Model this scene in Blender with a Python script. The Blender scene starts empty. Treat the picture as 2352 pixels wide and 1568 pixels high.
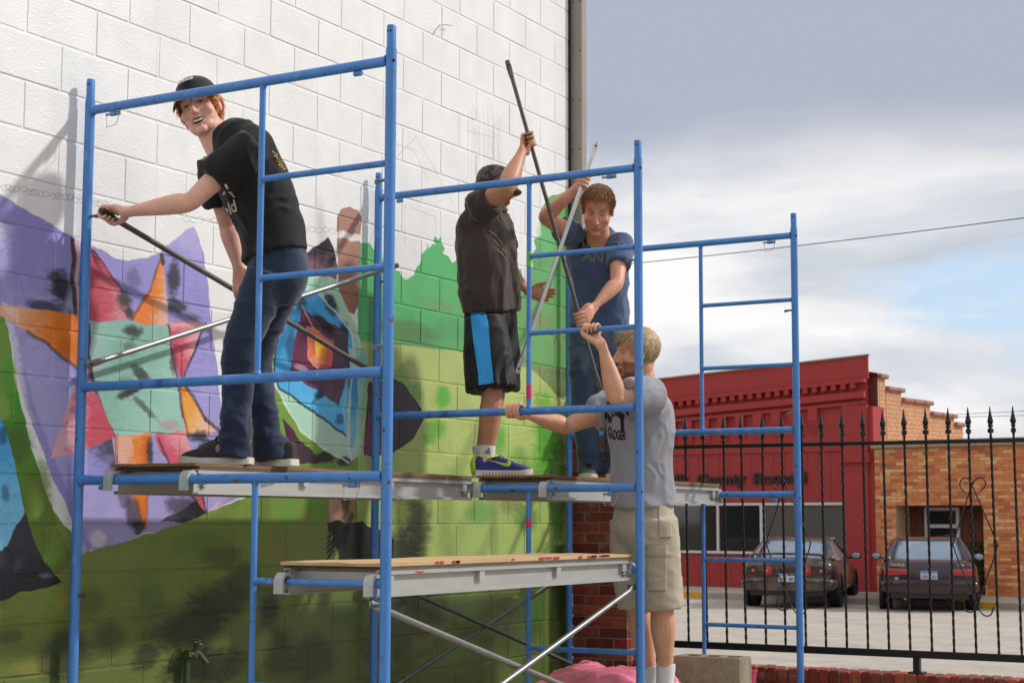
import bpy, bmesh, math, random
import numpy as np
from mathutils import Vector, Matrix
from mathutils.bvhtree import BVHTree
random.seed(7); RNG = np.random.RandomState(7)

# ------------------------------------------------------------------ camera, world, sun, exposure
EYE = 1.5                      # eye height above the yard (m); world: +Y along the painted wall, +X away from it
PITCH, ROLL, YAW = 0.1072, 0.0031, 0.5152
FPX = 3811.0                   # focal length for a 2352 px wide picture
sc = bpy.context.scene
_fwd = np.array([-math.sin(YAW)*math.cos(PITCH), math.cos(YAW)*math.cos(PITCH), math.sin(PITCH)])
_rt = np.array([math.cos(YAW), math.sin(YAW), 0.0]); _up = np.cross(_rt, _fwd)
_r2 = _rt*math.cos(ROLL)+_up*math.sin(ROLL); _u2 = -_rt*math.sin(ROLL)+_up*math.cos(ROLL)
cam = bpy.data.cameras.new('camera'); camo = bpy.data.objects.new('camera', cam)
sc.collection.objects.link(camo); sc.camera = camo
cam.sensor_width = 36.0; cam.lens = 36.0*FPX/2352.0; cam.clip_end = 3000; cam.clip_start = 0.05
M = Matrix.Identity(4)
for i in range(3):
    M[i][0] = _r2[i]; M[i][1] = _u2[i]; M[i][2] = -_fwd[i]
M[2][3] = EYE
camo.matrix_world = M
cam.dof.use_dof = True; cam.dof.focus_distance = 7.8; cam.dof.aperture_fstop = 8.0

SUN = Vector((1.0, 0.86, 0.98)).normalized()        # direction towards the sun
sun = bpy.data.lights.new('sun', 'SUN'); suno = bpy.data.objects.new('sun', sun)
sc.collection.objects.link(suno)
sun.energy = 2.0; sun.angle = math.radians(3.0); sun.color = (1.0, 0.96, 0.90)
suno.rotation_euler = SUN.to_track_quat('Z', 'Y').to_euler()

w = bpy.data.worlds.new('World'); sc.world = w; w.use_nodes = True
nt = w.node_tree; nt.nodes.clear()
def N(t, **k):
    n = nt.nodes.new(t)
    for a, b in k.items(): setattr(n, a, b)
    return n
L = lambda a, b: nt.links.new(a, b)
out = N('ShaderNodeOutputWorld'); bg = N('ShaderNodeBackground'); bg.inputs[1].default_value = 0.1
sky = N('ShaderNodeTexSky'); sky.sky_type = 'NISHITA'; sky.sun_disc = False
sky.sun_elevation = math.asin(SUN.z); sky.sun_rotation = math.atan2(SUN.x, SUN.y); sky.dust_density = 2.0
tc = N('ShaderNodeTexCoord')
def cloud_noise(scale, zs, off, detail, rough=0.55, dist=0.0, tilt=0.0):
    mp = N('ShaderNodeMapping'); mp.inputs['Scale'].default_value = (1, 1, zs); mp.inputs['Location'].default_value = off
    mp.inputs['Rotation'].default_value = (tilt, tilt*0.5, 0)
    L(tc.outputs['Generated'], mp.inputs[0])
    n = N('ShaderNodeTexNoise'); n.inputs['Scale'].default_value = scale; n.inputs['Detail'].default_value = detail
    n.inputs['Roughness'].default_value = rough; n.inputs['Distortion'].default_value = dist
    L(mp.outputs[0], n.inputs['Vector']); return n
def ramp(src, stops):
    r = N('ShaderNodeValToRGB'); e = r.color_ramp.elements
    while len(e) < len(stops): e.new(0.5)
    for el, (p, c) in zip(e, stops): el.position = p; el.color = (*c, 1) if len(c) == 3 else c
    L(src, r.inputs[0]); return r
def mix(fac, a, b, mode='MIX'):
    m = N('ShaderNodeMix', data_type='RGBA', blend_type=mode)
    if isinstance(fac, float): m.inputs[0].default_value = fac
    else: L(fac, m.inputs[0])
    for s, i in ((a, 6), (b, 7)):
        if isinstance(s, tuple): m.inputs[i].default_value = (*s, 1)
        else: L(s, m.inputs[i])
    return m.outputs[2]
CL = 7.0                       # cloud radiance scale (the background strength is 0.1)
n1 = cloud_noise(2.6, 4.2, (2.914, 1.358, 5.858), 6, 0.48, 0.25, 0.10)
n2 = cloud_noise(6.0, 4.0, (0.652, 4.823, 3.291), 7, 0.5, 0.35, 0.12)
tone = ramp(n1.outputs[0], [(0.40, (0.42*CL, 0.48*CL, 0.59*CL)), (0.485, (0.66*CL, 0.70*CL, 0.76*CL)), (0.56, (1.04*CL, 1.035*CL, 1.02*CL))])
tone2 = ramp(n2.outputs[0], [(0.42, (0.50*CL, 0.56*CL, 0.67*CL)), (0.58, (1.04*CL, 1.01*CL, 1.0*CL))])
cl = mix(0.40, tone.outputs[0], tone2.outputs[0])
# a flat grey-blue stratus deck from about twelve degrees upwards, its lower border wavy
sep = N('ShaderNodeSeparateXYZ'); L(tc.outputs['Generated'], sep.inputs[0])
wv = cloud_noise(1.6, 2.0, (0.522, 4.567, 0.337), 4)
ad = N('ShaderNodeMath', operation='MULTIPLY_ADD'); L(wv.outputs[0], ad.inputs[0]); ad.inputs[1].default_value = 0.16; L(sep.outputs[2], ad.inputs[2])
deck = N('ShaderNodeMapRange', interpolation_type='SMOOTHSTEP'); L(ad.outputs[0], deck.inputs[0])
deck.inputs[1].default_value = 0.26; deck.inputs[2].default_value = 0.35
wb = cloud_noise(1.15, 1.0, (3.903, 0.629, 0.816), 6, 0.5, 0.4)
dcol = ramp(wb.outputs[0], [(0.40, (0.455*CL, 0.495*CL, 0.60*CL)), (0.52, (0.80*CL, 0.82*CL, 0.86*CL)), (0.62, (1.12*CL, 1.11*CL, 1.09*CL))])
cl = mix(deck.outputs[0], cl, dcol.outputs[0])
# gaps of open sky
n3 = cloud_noise(3.4, 4.5, (4.222, 2.219, 4.894), 6, 0.5, 0.3, 0.12)
gap = ramp(n3.outputs[0], [(0.33, (0, 0, 0)), (0.385, (1, 1, 1))])
skyc = mix(0.70, sky.outputs[0], (0.62*CL, 0.82*CL, 1.06*CL))
gm = N('ShaderNodeMath', operation='MAXIMUM'); L(gap.outputs[0], gm.inputs[0]); L(deck.outputs[0], gm.inputs[1])
final = mix(gm.outputs[0], skyc, cl)
L(final, bg.inputs[0]); L(bg.outputs[0], out.inputs[0])

sc.view_settings.view_transform = 'Standard'; sc.view_settings.look = 'None'
sc.view_settings.exposure = 0.45; sc.view_settings.gamma = 1.0; sc.view_settings.use_curve_mapping = False
sc.render.engine = 'CYCLES'; sc.cycles.max_bounces = 6; sc.cycles.diffuse_bounces = 3; sc.cycles.use_denoising = True

# ------------------------------------------------------------------ helpers
COL = sc.collection
def srgb(r, g, b):
    f = lambda v: (v/255/12.92) if v/255 <= 0.04045 else ((v/255+0.055)/1.055)**2.4
    return (f(r), f(g), f(b))
def V(*a): return np.array(a, float)
def at(x, y, dep):               # point seen at (x, y) of the 2352 px wide photograph, at a camera depth in metres
    return V(0, 0, EYE) + (_fwd + _r2*(x-1176)/FPX + _u2*(784-y)/FPX)*dep
def on_wall(x, y, X):
    d = _fwd + _r2*(x-1176)/FPX + _u2*(784-y)/FPX
    return V(0, 0, EYE) + d*X/d[0]
def on_y(x, y, Y):
    d = _fwd + _r2*(x-1176)/FPX + _u2*(784-y)/FPX
    return V(0, 0, EYE) + d*Y/d[1]
def unit(v): v = np.asarray(v, float); return v/np.linalg.norm(v)

def tag(o, label=None, cat=None, group=None, kind=None):
    if label: o['label'] = label
    if cat: o['category'] = cat
    if group: o['group'] = group
    if kind: o['kind'] = kind
    return o
def empty(name, loc=(0, 0, 0), rz=0, parent=None):
    o = bpy.data.objects.new(name, None); COL.objects.link(o); o.location = loc; o.rotation_euler = (0, 0, rz)
    o.empty_display_size = 0.1
    if parent: o.parent = parent
    return o
def link(name, me, mat=None, parent=None, loc=None):
    o = bpy.data.objects.new(name, me); COL.objects.link(o)
    if mat is not None:
        mats = mat if isinstance(mat, (list, tuple)) else [mat]
        if len(me.materials) == 0:
            for m in mats: me.materials.append(m)
    if parent: o.parent = parent
    if loc is not None: o.location = loc
    return o
class MB:
    """collects pieces of one mesh"""
    def __init__(s): s.v = []; s.f = []; s.m = []
    def add(s, vs, fs, mi=0):
        b = len(s.v); s.v += [tuple(map(float, p)) for p in vs]; s.f += [tuple(b+i for i in f) for f in fs]; s.m += [mi]*len(fs); return s
    def box(s, x0, x1, y0, y1, z0, z1, mi=0):
        v = [(x, y, z) for z in (z0, z1) for y in (y0, y1) for x in (x0, x1)]
        return s.add(v, [(0, 2, 3, 1), (4, 5, 7, 6), (0, 1, 5, 4), (2, 6, 7, 3), (0, 4, 6, 2), (1, 3, 7, 5)], mi)
    def bbox(s, x0, x1, y0, y1, z0, z1, b, mi=0):   # box with all edges chamfered
        vs = []; idx = {}
        for ix, x in enumerate((x0, x1)):
            for iy, y in enumerate((y0, y1)):
                for iz, z in enumerate((z0, z1)):
                    sx = b if ix == 0 else -b; sy = b if iy == 0 else -b; sz = b if iz == 0 else -b
                    for k, p in enumerate(((x, y+sy, z+sz), (x+sx, y, z+sz), (x+sx, y+sy, z))):
                        idx[ix, iy, iz, k] = len(vs); vs.append(p)
        I = idx; f = []
        for i in (0, 1):
            q = [I[i, 0, 0, 0], I[i, 1, 0, 0], I[i, 1, 1, 0], I[i, 0, 1, 0]]; f.append(q if i else q[::-1])
            q = [I[0, i, 0, 1], I[1, i, 0, 1], I[1, i, 1, 1], I[0, i, 1, 1]]; f.append(q[::-1] if i else q)
            q = [I[0, 0, i, 2], I[1, 0, i, 2], I[1, 1, i, 2], I[0, 1, i, 2]]; f.append(q if i else q[::-1])
        for a in (0, 1):
            for c in (0, 1):
                q = [I[0, a, c, 1], I[1, a, c, 1], I[1, a, c, 2], I[0, a, c, 2]]; f.append(q if a == c else q[::-1])
                q = [I[a, 0, c, 0], I[a, 1, c, 0], I[a, 1, c, 2], I[a, 0, c, 2]]; f.append(q[::-1] if a == c else q)
                q = [I[a, c, 0, 0], I[a, c, 1, 0], I[a, c, 1, 1], I[a, c, 0, 1]]; f.append(q if a == c else q[::-1])
                for e in (0, 1):
                    q = [I[a, c, e, 0], I[a, c, e, 1], I[a, c, e, 2]]; f.append(q if (a+c+e) % 2 else q[::-1])
        return s.add(vs, f, mi)
    def tube(s, p, q, r, n=14, r2=None, caps=True, mi=0):
        p, q = np.array(p, float), np.array(q, float); d = unit(q-p); a = unit(np.cross(d, (0.31, 0.52, 0.8))); b = np.cross(d, a)
        r2 = r if r2 is None else r2; vs = []
        for c, rr in ((p, r), (q, r2)):
            for i in range(n):
                t = 2*math.pi*i/n; vs.append(c+(a*math.cos(t)+b*math.sin(t))*rr)
        f = [(i, (i+1) % n, n+(i+1) % n, n+i) for i in range(n)]
        if caps: f += [tuple(range(n))[::-1], tuple(range(n, 2*n))]
        return s.add(vs, f, mi)
    def path(s, pts, r, n=8, closed=False, mi=0):
        v, f = limb(pts, [r]*len(pts), n=n, sub=1, round_ends=False); return s.add(v, f, mi)
    def lathe(s, prof, c, axis=(0, 0, 1), n=16, mi=0):     # prof: (radius, height)
        c = np.array(c, float); d = unit(axis); a = unit(np.cross(d, (0.31, 0.52, 0.8))); b = np.cross(d, a); vs = []
        for r, h in prof:
            for i in range(n):
                t = 2*math.pi*i/n; vs.append(c+d*h+(a*math.cos(t)+b*math.sin(t))*r)
        f = [(k*n+i, k*n+(i+1) % n, (k+1)*n+(i+1) % n, (k+1)*n+i) for k in range(len(prof)-1) for i in range(n)]
        f += [tuple(range(n))[::-1], tuple(range((len(prof)-1)*n, len(prof)*n))]
        return s.add(vs, f, mi)
    def mesh(s, name, smooth=0):
        me = bpy.data.meshes.new(name); me.from_pydata(s.v, [], s.f); me.update()
        me.polygons.foreach_set('material_index', s.m)
        if smooth:
            me.polygons.foreach_set('use_smooth', [True]*len(s.f))
            if smooth < 180: me.set_sharp_from_angle(angle=math.radians(smooth))
        return me
    def build(s, name, mat=None, parent=None, smooth=0, loc=None):
        return link(name, s.mesh(name, smooth), mat, parent, loc)

def crom(P, sub):
    P = np.asarray(P, float); n = len(P)
    if sub <= 1 or n < 2: return P
    out = []
    for i in range(n-1):
        p0 = P[i-1] if i > 0 else 2*P[0]-P[1]; p1 = P[i]; p2 = P[i+1]; p3 = P[i+2] if i+2 < n else 2*P[-1]-P[-2]
        for k in range(sub):
            t = k/sub
            out.append(0.5*((2*p1)+(-p0+p2)*t+(2*p0-5*p1+4*p2-p3)*t*t+(-p0+3*p1-3*p2+p3)*t**3))
    out.append(P[-1]); return np.array(out)
def limb(pts, radii, n=14, sub=5, side=None, flat=None, round_ends=True):
    """tapered tube through pts; radii may differ along it; flat = ratio of second axis"""
    pts = np.asarray(pts, float); R = np.asarray(radii, float)
    F = np.ones(len(pts)) if flat is None else np.asarray(flat, float)
    A = crom(np.column_stack([pts, R, F]), sub); P, R, F = A[:, :3], np.maximum(A[:, 3], 1e-4), A[:, 4]
    if round_ends:
        d0 = unit(P[0]-P[1]); d1 = unit(P[-1]-P[-2])
        P = np.vstack([P[0]+d0*R[0]*0.75, P[0]+d0*R[0]*0.45, P, P[-1]+d1*R[-1]*0.45, P[-1]+d1*R[-1]*0.75])
        R = np.concatenate([[R[0]*0.35, R[0]*0.8], R, [R[-1]*0.8, R[-1]*0.35]]); F = np.concatenate([[F[0]]*2, F, [F[-1]]*2])
    T = np.gradient(P, axis=0); T /= np.linalg.norm(T, axis=1)[:, None]+1e-12
    a = np.array(side, float) if side is not None else np.cross(T[0], (0.3, 0.5, 0.81))
    vs = []
    for i in range(len(P)):
        a = a-T[i]*np.dot(a, T[i]); a = unit(a); b = np.cross(T[i], a)
        for k in range(n):
            t = 2*math.pi*k/n; vs.append(P[i]+(a*math.cos(t)+b*math.sin(t)*F[i])*R[i])
    m = len(P)
    f = [(i*n+k, i*n+(k+1) % n, (i+1)*n+(k+1) % n, (i+1)*n+k) for i in range(m-1) for k in range(n)]
    f += [tuple(range(n))[::-1], tuple(range((m-1)*n, m*n))]
    return vs, f
def loft(rings, n=28, sub=5, ex=2.0):
    """rings: (centre, side vector, front vector)"""
    A = crom(np.array([np.concatenate(r) for r in rings]), sub); vs = []
    for r in A:
        for k in range(n):
            t = 2*math.pi*k/n; c, s = math.cos(t), math.sin(t)
            c = math.copysign(abs(c)**(2/ex), c); s = math.copysign(abs(s)**(2/ex), s)
            vs.append(r[:3]+r[3:6]*c+r[6:9]*s)
    m = len(A)
    f = [(i*n+k, i*n+(k+1) % n, (i+1)*n+(k+1) % n, (i+1)*n+k) for i in range(m-1) for k in range(n)]
    f += [tuple(range(n))[::-1], tuple(range((m-1)*n, m*n))]
    return vs, f
def ellipsoid(c, ax, ay, az, nu=20, nv=12):
    c, ax, ay, az = [np.asarray(q, float) for q in (c, ax, ay, az)]; vs = [c-az]; f = []
    for j in range(1, nv):
        p = -math.pi/2+math.pi*j/nv
        for i in range(nu):
            t = 2*math.pi*i/nu; vs.append(c+(ax*math.cos(t)+ay*math.sin(t))*math.cos(p)+az*math.sin(p))
    vs.append(c+az); top = len(vs)-1
    for i in range(nu): f.append((0, 1+(i+1) % nu, 1+i)); f.append((top, 1+(nv-2)*nu+i, 1+(nv-2)*nu+(i+1) % nu))
    for j in range(nv-2):
        for i in range(nu): a = 1+j*nu; f.append((a+i, a+(i+1) % nu, a+nu+(i+1) % nu, a+nu+i))
    return vs, f
def remeshed(parts, voxel, smooth=6, fac=0.5, adapt=0.0):
    """union of closed overlapping pieces as one continuous skin"""
    mb = MB()
    for v, f in parts: mb.add(v, f)
    me = mb.mesh('tmp'); o = bpy.data.objects.new('tmp', me); COL.objects.link(o)
    bm = bmesh.new(); bm.from_mesh(me); bmesh.ops.recalc_face_normals(bm, faces=bm.faces); bm.to_mesh(me); bm.free()
    r = o.modifiers.new('r', 'REMESH'); r.mode = 'VOXEL'; r.voxel_size = voxel; r.adaptivity = adapt
    if smooth: s = o.modifiers.new('s', 'SMOOTH'); s.iterations = smooth; s.factor = fac
    dg = bpy.context.evaluated_depsgraph_get(); dg.update()
    res = bpy.data.meshes.new_from_object(o.evaluated_get(dg))
    bpy.data.objects.remove(o); bpy.data.meshes.remove(me)
    res.polygons.foreach_set('use_smooth', [True]*len(res.polygons))
    return res
def getv(me):
    a = np.empty(len(me.vertices)*3); me.vertices.foreach_get('co', a); return a.reshape(-1, 3)
def getn(me):
    a = np.empty(len(me.vertices)*3); me.vertex_normals.foreach_get('vector', a); return a.reshape(-1, 3)
def setv(me, v): me.vertices.foreach_set('co', v.ravel()); me.update()
def _h(i, j, k, s):
    n = (i*374761393+j*668265263+k*2147483647+s*974711) & 0xffffffff
    n = ((n ^ (n >> 13))*1274126177) & 0xffffffff
    return ((n ^ (n >> 16)) & 0xffff)/65535.0
def noise3(p, s=0):
    p = np.asarray(p, float); i = np.floor(p).astype(np.int64); f = p-i; u = f*f*(3-2*f); r = 0
    for dx in (0, 1):
        for dy in (0, 1):
            for dz in (0, 1):
                r = r+_h(i[:, 0]+dx, i[:, 1]+dy, i[:, 2]+dz, s)*np.where(dx, u[:, 0], 1-u[:, 0])*np.where(dy, u[:, 1], 1-u[:, 1])*np.where(dz, u[:, 2], 1-u[:, 2])
    return r
def set_col(me, rgb, name='col'):
    a = me.color_attributes.new(name, 'FLOAT_COLOR', 'POINT')
    a.data.foreach_set('color', np.column_stack([rgb, np.ones(len(rgb))]).astype(np.float32).ravel())

_mats = {}
def mat(name, col, rough=0.6, metal=0.0, var=0.12, scale=8.0, bump=0.0, bscale=120.0, spec=0.5, attr=None, sss=0.0, coat=0.0, stretch=None, chips=None, sheen=0.0, fold=0.0):
    """procedural principled material: colour varied by noise, optional bump, chips of another colour"""
    if name in _mats: return _mats[name]
    m = bpy.data.materials.new(name); m.use_nodes = True; t = m.node_tree; b = t.nodes['Principled BSDF']; ln = t.links.new
    b.inputs['Roughness'].default_value = rough; b.inputs['Metallic'].default_value = metal; b.inputs['Specular IOR Level'].default_value = spec
    if coat: b.inputs['Coat Weight'].default_value = coat; b.inputs['Coat Roughness'].default_value = 0.08
    if sheen: b.inputs['Sheen Weight'].default_value = sheen
    if sss: b.inputs['Subsurface Weight'].default_value = sss; b.inputs['Subsurface Radius'].default_value = (0.012, 0.005, 0.003); b.inputs['Subsurface Scale'].default_value = 1.0
    tcn = t.nodes.new('ShaderNodeTexCoord'); src = tcn.outputs['Object']
    if stretch:
        mp = t.nodes.new('ShaderNodeMapping'); mp.inputs['Scale'].default_value = stretch; ln(src, mp.inputs[0]); src = mp.outputs[0]
    nz = t.nodes.new('ShaderNodeTexNoise'); nz.inputs['Scale'].default_value = scale; nz.inputs['Detail'].default_value = 6; nz.inputs['Roughness'].default_value = 0.6
    ln(src, nz.inputs['Vector'])
    mr = t.nodes.new('ShaderNodeMapRange'); mr.inputs[1].default_value = 0.25; mr.inputs[2].default_value = 0.75
    mr.inputs[3].default_value = 1-var; mr.inputs[4].default_value = 1+var; ln(nz.outputs[0], mr.inputs[0])
    mx = t.nodes.new('ShaderNodeMix'); mx.data_type = 'RGBA'; mx.blend_type = 'MULTIPLY'; mx.inputs[0].default_value = 1.0
    if attr:
        at_ = t.nodes.new('ShaderNodeVertexColor'); at_.layer_name = attr; ln(at_.outputs[0], mx.inputs[6])
    else: mx.inputs[6].default_value = (*col, 1)
    ln(mr.outputs[0], mx.inputs[7]); cur = mx.outputs[2]
    if chips:
        for ccol, cs, lo, hi in chips:
            n2 = t.nodes.new('ShaderNodeTexNoise'); n2.inputs['Scale'].default_value = cs; n2.inputs['Detail'].default_value = 5; n2.inputs['Roughness'].default_value = 0.65
            ln(tcn.outputs['Object'], n2.inputs['Vector'])
            r2 = t.nodes.new('ShaderNodeMapRange'); r2.inputs[1].default_value = lo; r2.inputs[2].default_value = hi; ln(n2.outputs[0], r2.inputs[0])
            m2 = t.nodes.new('ShaderNodeMix'); m2.data_type = 'RGBA'; ln(r2.outputs[0], m2.inputs[0]); ln(cur, m2.inputs[6]); m2.inputs[7].default_value = (*ccol, 1); cur = m2.outputs[2]
    ln(cur, b.inputs['Base Color'])
    if bump:
        nb = t.nodes.new('ShaderNodeTexNoise'); nb.inputs['Scale'].default_value = bscale; nb.inputs['Detail'].default_value = 4; ln(src, nb.inputs['Vector'])
        bp = t.nodes.new('ShaderNodeBump'); bp.inputs['Strength'].default_value = bump; bp.inputs['Distance'].default_value = 0.004; ln(nb.outputs[0], bp.inputs['Height']); ln(bp.outputs[0], b.inputs['Normal'])
    if fold:
        nf = t.nodes.new('ShaderNodeTexNoise'); nf.noise_type = 'RIDGED_MULTIFRACTAL'; nf.inputs['Scale'].default_value = fold; nf.inputs['Detail'].default_value = 2; nf.inputs['Distortion'].default_value = 0.8; ln(tcn.outputs['Object'], nf.inputs['Vector'])
        bf = t.nodes.new('ShaderNodeBump'); bf.inputs['Strength'].default_value = 0.32; bf.inputs['Distance'].default_value = 0.012; ln(nf.outputs[0], bf.inputs['Height'])
        if bump: ln(bp.outputs[0], bf.inputs['Normal'])
        ln(bf.outputs[0], b.inputs['Normal'])
    _mats[name] = m; return m
def text_mesh(body, size, depth=0.0, bold=0.0, spacing=1.0):
    c = bpy.data.curves.new('t', 'FONT'); c.body = body; c.size = size; c.offset = bold; c.extrude = depth; c.space_character = spacing; c.align_x = 'CENTER'; c.resolution_u = 4
    o = bpy.data.objects.new('t', c); COL.objects.link(o); dg = bpy.context.evaluated_depsgraph_get(); dg.update()
    me = bpy.data.meshes.new_from_object(o.evaluated_get(dg)); bpy.data.objects.remove(o); bpy.data.curves.remove(c); return me
def drape(me, target, origin, ex, ey, direction, off=0.003, grid=None):
    """lay flat artwork (x, y of me) on a cloth mesh: cast each vertex along direction"""
    bm = bmesh.new(); bm.from_mesh(me); bmesh.ops.triangulate(bm, faces=bm.faces)
    bmesh.ops.subdivide_edges(bm, edges=[e for e in bm.edges if e.calc_length() > 0.012], cuts=2)
    bm2 = bmesh.new(); bm2.from_mesh(target); bv = BVHTree.FromBMesh(bm2); d = Vector(unit(direction))
    o0 = Vector(origin); ex = Vector(ex); ey = Vector(ey); bad = []
    for v in bm.verts:
        p = o0+ex*v.co.x+ey*v.co.y
        h = bv.ray_cast(p-d*0.25, d, 0.6)
        if h[0] is None: bad.append(v); v.co = p
        else: v.co = h[0]-d*off
    bmesh.ops.delete(bm, geom=bad, context='VERTS'); r = bpy.data.meshes.new(me.name); bm.to_mesh(r); bm.free(); bm2.free(); return r
def poly_mesh(pts, name='poly'):
    me = bpy.data.meshes.new(name); me.from_pydata([(x, y, 0) for x, y in pts], [], [tuple(range(len(pts)))]); return me

# ------------------------------------------------------------------ ground, yard and street
WX = -5.0743; Y0 = 4.8536; ZK = 2.0069+EYE; BL, BH = 0.4064, 0.2032; WEND = Y0+12*BL
def sheet(name, pts, z, m, kind='structure'):
    mb = MB(); mb.add([(x, y, z) for x, y in pts], [tuple(range(len(pts)))]); o = mb.build(name, m); o['kind'] = kind; return o
M_dirt = mat('yard_soil', srgb(150, 138, 118), 0.95, var=0.25, scale=3.0, bump=0.6, bscale=40)
M_road = mat('road_surface', srgb(172, 163, 152), 0.9, var=0.22, scale=2.2, bump=0.5, bscale=35, chips=[(srgb(170, 160, 148), 0.8, 0.56, 0.74), (srgb(208, 196, 182), 6.0, 0.60, 0.72)])
M_walk = mat('sidewalk_concrete', srgb(172, 163, 150), 0.9, var=0.12, scale=2.0, bump=0.3, bscale=30)
M_grass = mat('far_grass', srgb(105, 110, 70), 0.95, var=0.3, scale=0.5, bump=0.3, bscale=5)
sheet('ground', [(-900, -700), (900, -700), (900, 1200), (-900, 1200)], -0.215, M_grass)
mb = MB(); mb.box(-5.05, 7.0, -6.0, 10.25, -0.6, 0.0); o = mb.build('yard', M_dirt); o['kind'] = 'structure'

# ------------------------------------------------------------------ the painted wall
IW, IH, PPM = 2490, 1350, 300.0; IY0, IZ0 = 1.5, 0.0
_ri = np.random.RandomState(3)
def fnoise(sx, sy, octv=3, seed=0):
    r = np.random.RandomState(seed); out = np.zeros((IH, IW), np.float32); amp = 1; tot = 0
    for o_ in range(octv):
        gx, gy = max(2, int(IW/sx)+2), max(2, int(IH/sy)+2); g = r.rand(gy, gx).astype(np.float32)
        xs = np.linspace(0, gx-1.001, IW); ys = np.linspace(0, gy-1.001, IH); xi = xs.astype(int); yi = ys.astype(int)
        fx = (xs-xi); fy = (ys-yi); fx = (fx*fx*(3-2*fx))[None]; fy = (fy*fy*(3-2*fy))[:, None]
        a = g[yi][:, xi]; b = g[yi][:, xi+1]; c = g[yi+1][:, xi]; d = g[yi+1][:, xi+1]
        out += amp*((a*(1-fx)+b*fx)*(1-fy)+(c*(1-fx)+d*fx)*fy); tot += amp; amp *= 0.55; sx /= 2; sy /= 2
    return out/tot
NA, NB, NC, ND = fnoise(24, 24, 3, 1), fnoise(24, 24, 3, 2), fnoise(60, 10, 4, 3), fnoise(150, 110, 4, 4)
NS = fnoise(9, 4, 3, 5)
_gy, _gx = np.mgrid[0:IH, 0:IW].astype(np.float32)
WXP = _gx+(NA-0.5)*7; WYP = _gy+(NB-0.5)*7            # brush-wavered coordinates
img = np.empty((IH, IW, 3), np.float32); img[:] = np.array([229, 229, 229])/255
img *= (0.985+0.03*ND)[..., None]
def mp_(x, y):
    p = on_wall(x, y, WX); return ((p[1]-IY0)*PPM, (p[2]-IZ0)*PPM)
def inside(pts):
    q = np.array([mp_(*p) for p in pts]); x0, y0 = np.floor(q.min(0)).astype(int)-6; x1, y1 = np.ceil(q.max(0)).astype(int)+6
    x0, y0 = max(x0, 0), max(y0, 0); x1, y1 = min(x1, IW), min(y1, IH)
    if x1 <= x0 or y1 <= y0: return None
    acc = 0
    for ox, oy in ((-0.25, -0.25), (0.25, 0.25), (-0.25, 0.25), (0.25, -0.25)):
        X = WXP[y0:y1, x0:x1]+ox; Y = WYP[y0:y1, x0:x1]+oy; c = np.zeros(X.shape, bool)
        for (ax, ay), (bx, by) in zip(q, np.roll(q, -1, 0)):
            if ay == by: continue
            c ^= ((ay > Y) != (by > Y)) & (X < (bx-ax)*(Y-ay)/(by-ay)+ax)
        acc = acc+c
    return (slice(y0, y1), slice(x0, x1)), acc/4.0
def P(pts, ca, cb=None, a=None, b=None, op=1.0, dry=0.0, edge=None):
    """one painted shape: colour ca, blending to cb from point a to point b, dry = broken brushwork"""
    r = inside(pts)
    if r is None: return
    s, m = r; ca = np.array(ca, np.float32)/255
    if cb is None: col = ca[None, None]
    else:
        cb = np.array(cb, np.float32)/255; pa = np.array(mp_(*a)); pb = np.array(mp_(*b)); d = pb-pa
        t = ((_gx[s]-pa[0])*d[0]+(_gy[s]-pa[1])*d[1])/(d@d); t = t+(NS[s]-0.5)*0.7+(NC[s]-0.5)*0.4
        t = np.clip(t, 0, 1)[..., None]; t = t*t*(3-2*t); col = ca*(1-t)+cb*t
    m = m*op
    if dry: m = m*np.clip((NC[s]-dry*0.6)*6, 0, 1)
    img[s] = img[s]*(1-m[..., None])+col*m[..., None]*(0.94+0.12*ND[s][..., None])
def dab(x, y, rx, ry, col, op=0.8, ang=0.0, hard=1.0):
    cx, cy = mp_(x, y); q = np.array(mp_(x+rx, y)); rx_ = abs(q[0]-cx)+1; ry_ = abs(mp_(x, y+ry)[1]-cy)+1
    R = max(rx_, ry_)*1.6; x0, x1 = int(max(cx-R, 0)), int(min(cx+R, IW)); y0, y1 = int(max(cy-R, 0)), int(min(cy+R, IH))
    if x1 <= x0 or y1 <= y0: return
    s = (slice(y0, y1), slice(x0, x1)); dx = WXP[s]-cx; dy = WYP[s]-cy; c, sn = math.cos(ang), math.sin(ang)
    u = (dx*c+dy*sn)/rx_; v = (-dx*sn+dy*c)/ry_; d = np.sqrt(u*u+v*v)+(ND[s]-0.5)*0.9+(NS[s]-0.5)*0.4+(NC[s]-0.5)*0.4
    m = np.clip((1.0-d)*1.6*hard, 0, 1); m = (m*m*(3-2*m)*op)[..., None]
    img[s] = img[s]*(1-m)+np.array(col, np.float32)/255*m
def stroke(pts, wd, col, op=0.8, noisy=True):
    q = [np.array(mp_(*p)) for p in pts]
    for a, b in zip(q[:-1], q[1:]):
        x0, y0 = np.floor(np.minimum(a, b)-wd-4).astype(int); x1, y1 = np.ceil(np.maximum(a, b)+wd+4).astype(int)
        x0, y0 = max(x0, 0), max(y0, 0); x1, y1 = min(x1, IW), min(y1, IH)
        if x1 <= x0 or y1 <= y0: continue
        s = (slice(y0, y1), slice(x0, x1)); X, Y = (WXP[s], WYP[s]) if noisy else (_gx[s], _gy[s]); d = b-a; l = max(d@d, 1e-6)
        t = np.clip(((X-a[0])*d[0]+(Y-a[1])*d[1])/l, 0, 1); dist = np.hypot(X-a[0]-d[0]*t, Y-a[1]-d[1]*t)
        m = np.clip((wd-dist)/max(wd*0.45, 0.7), 0, 1)*op
        if noisy: m = m*np.clip(0.45+1.2*NC[s], 0, 1)
        m = m[..., None]; img[s] = img[s]*(1-m)+np.array(col, np.float32)/255*m
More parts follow.
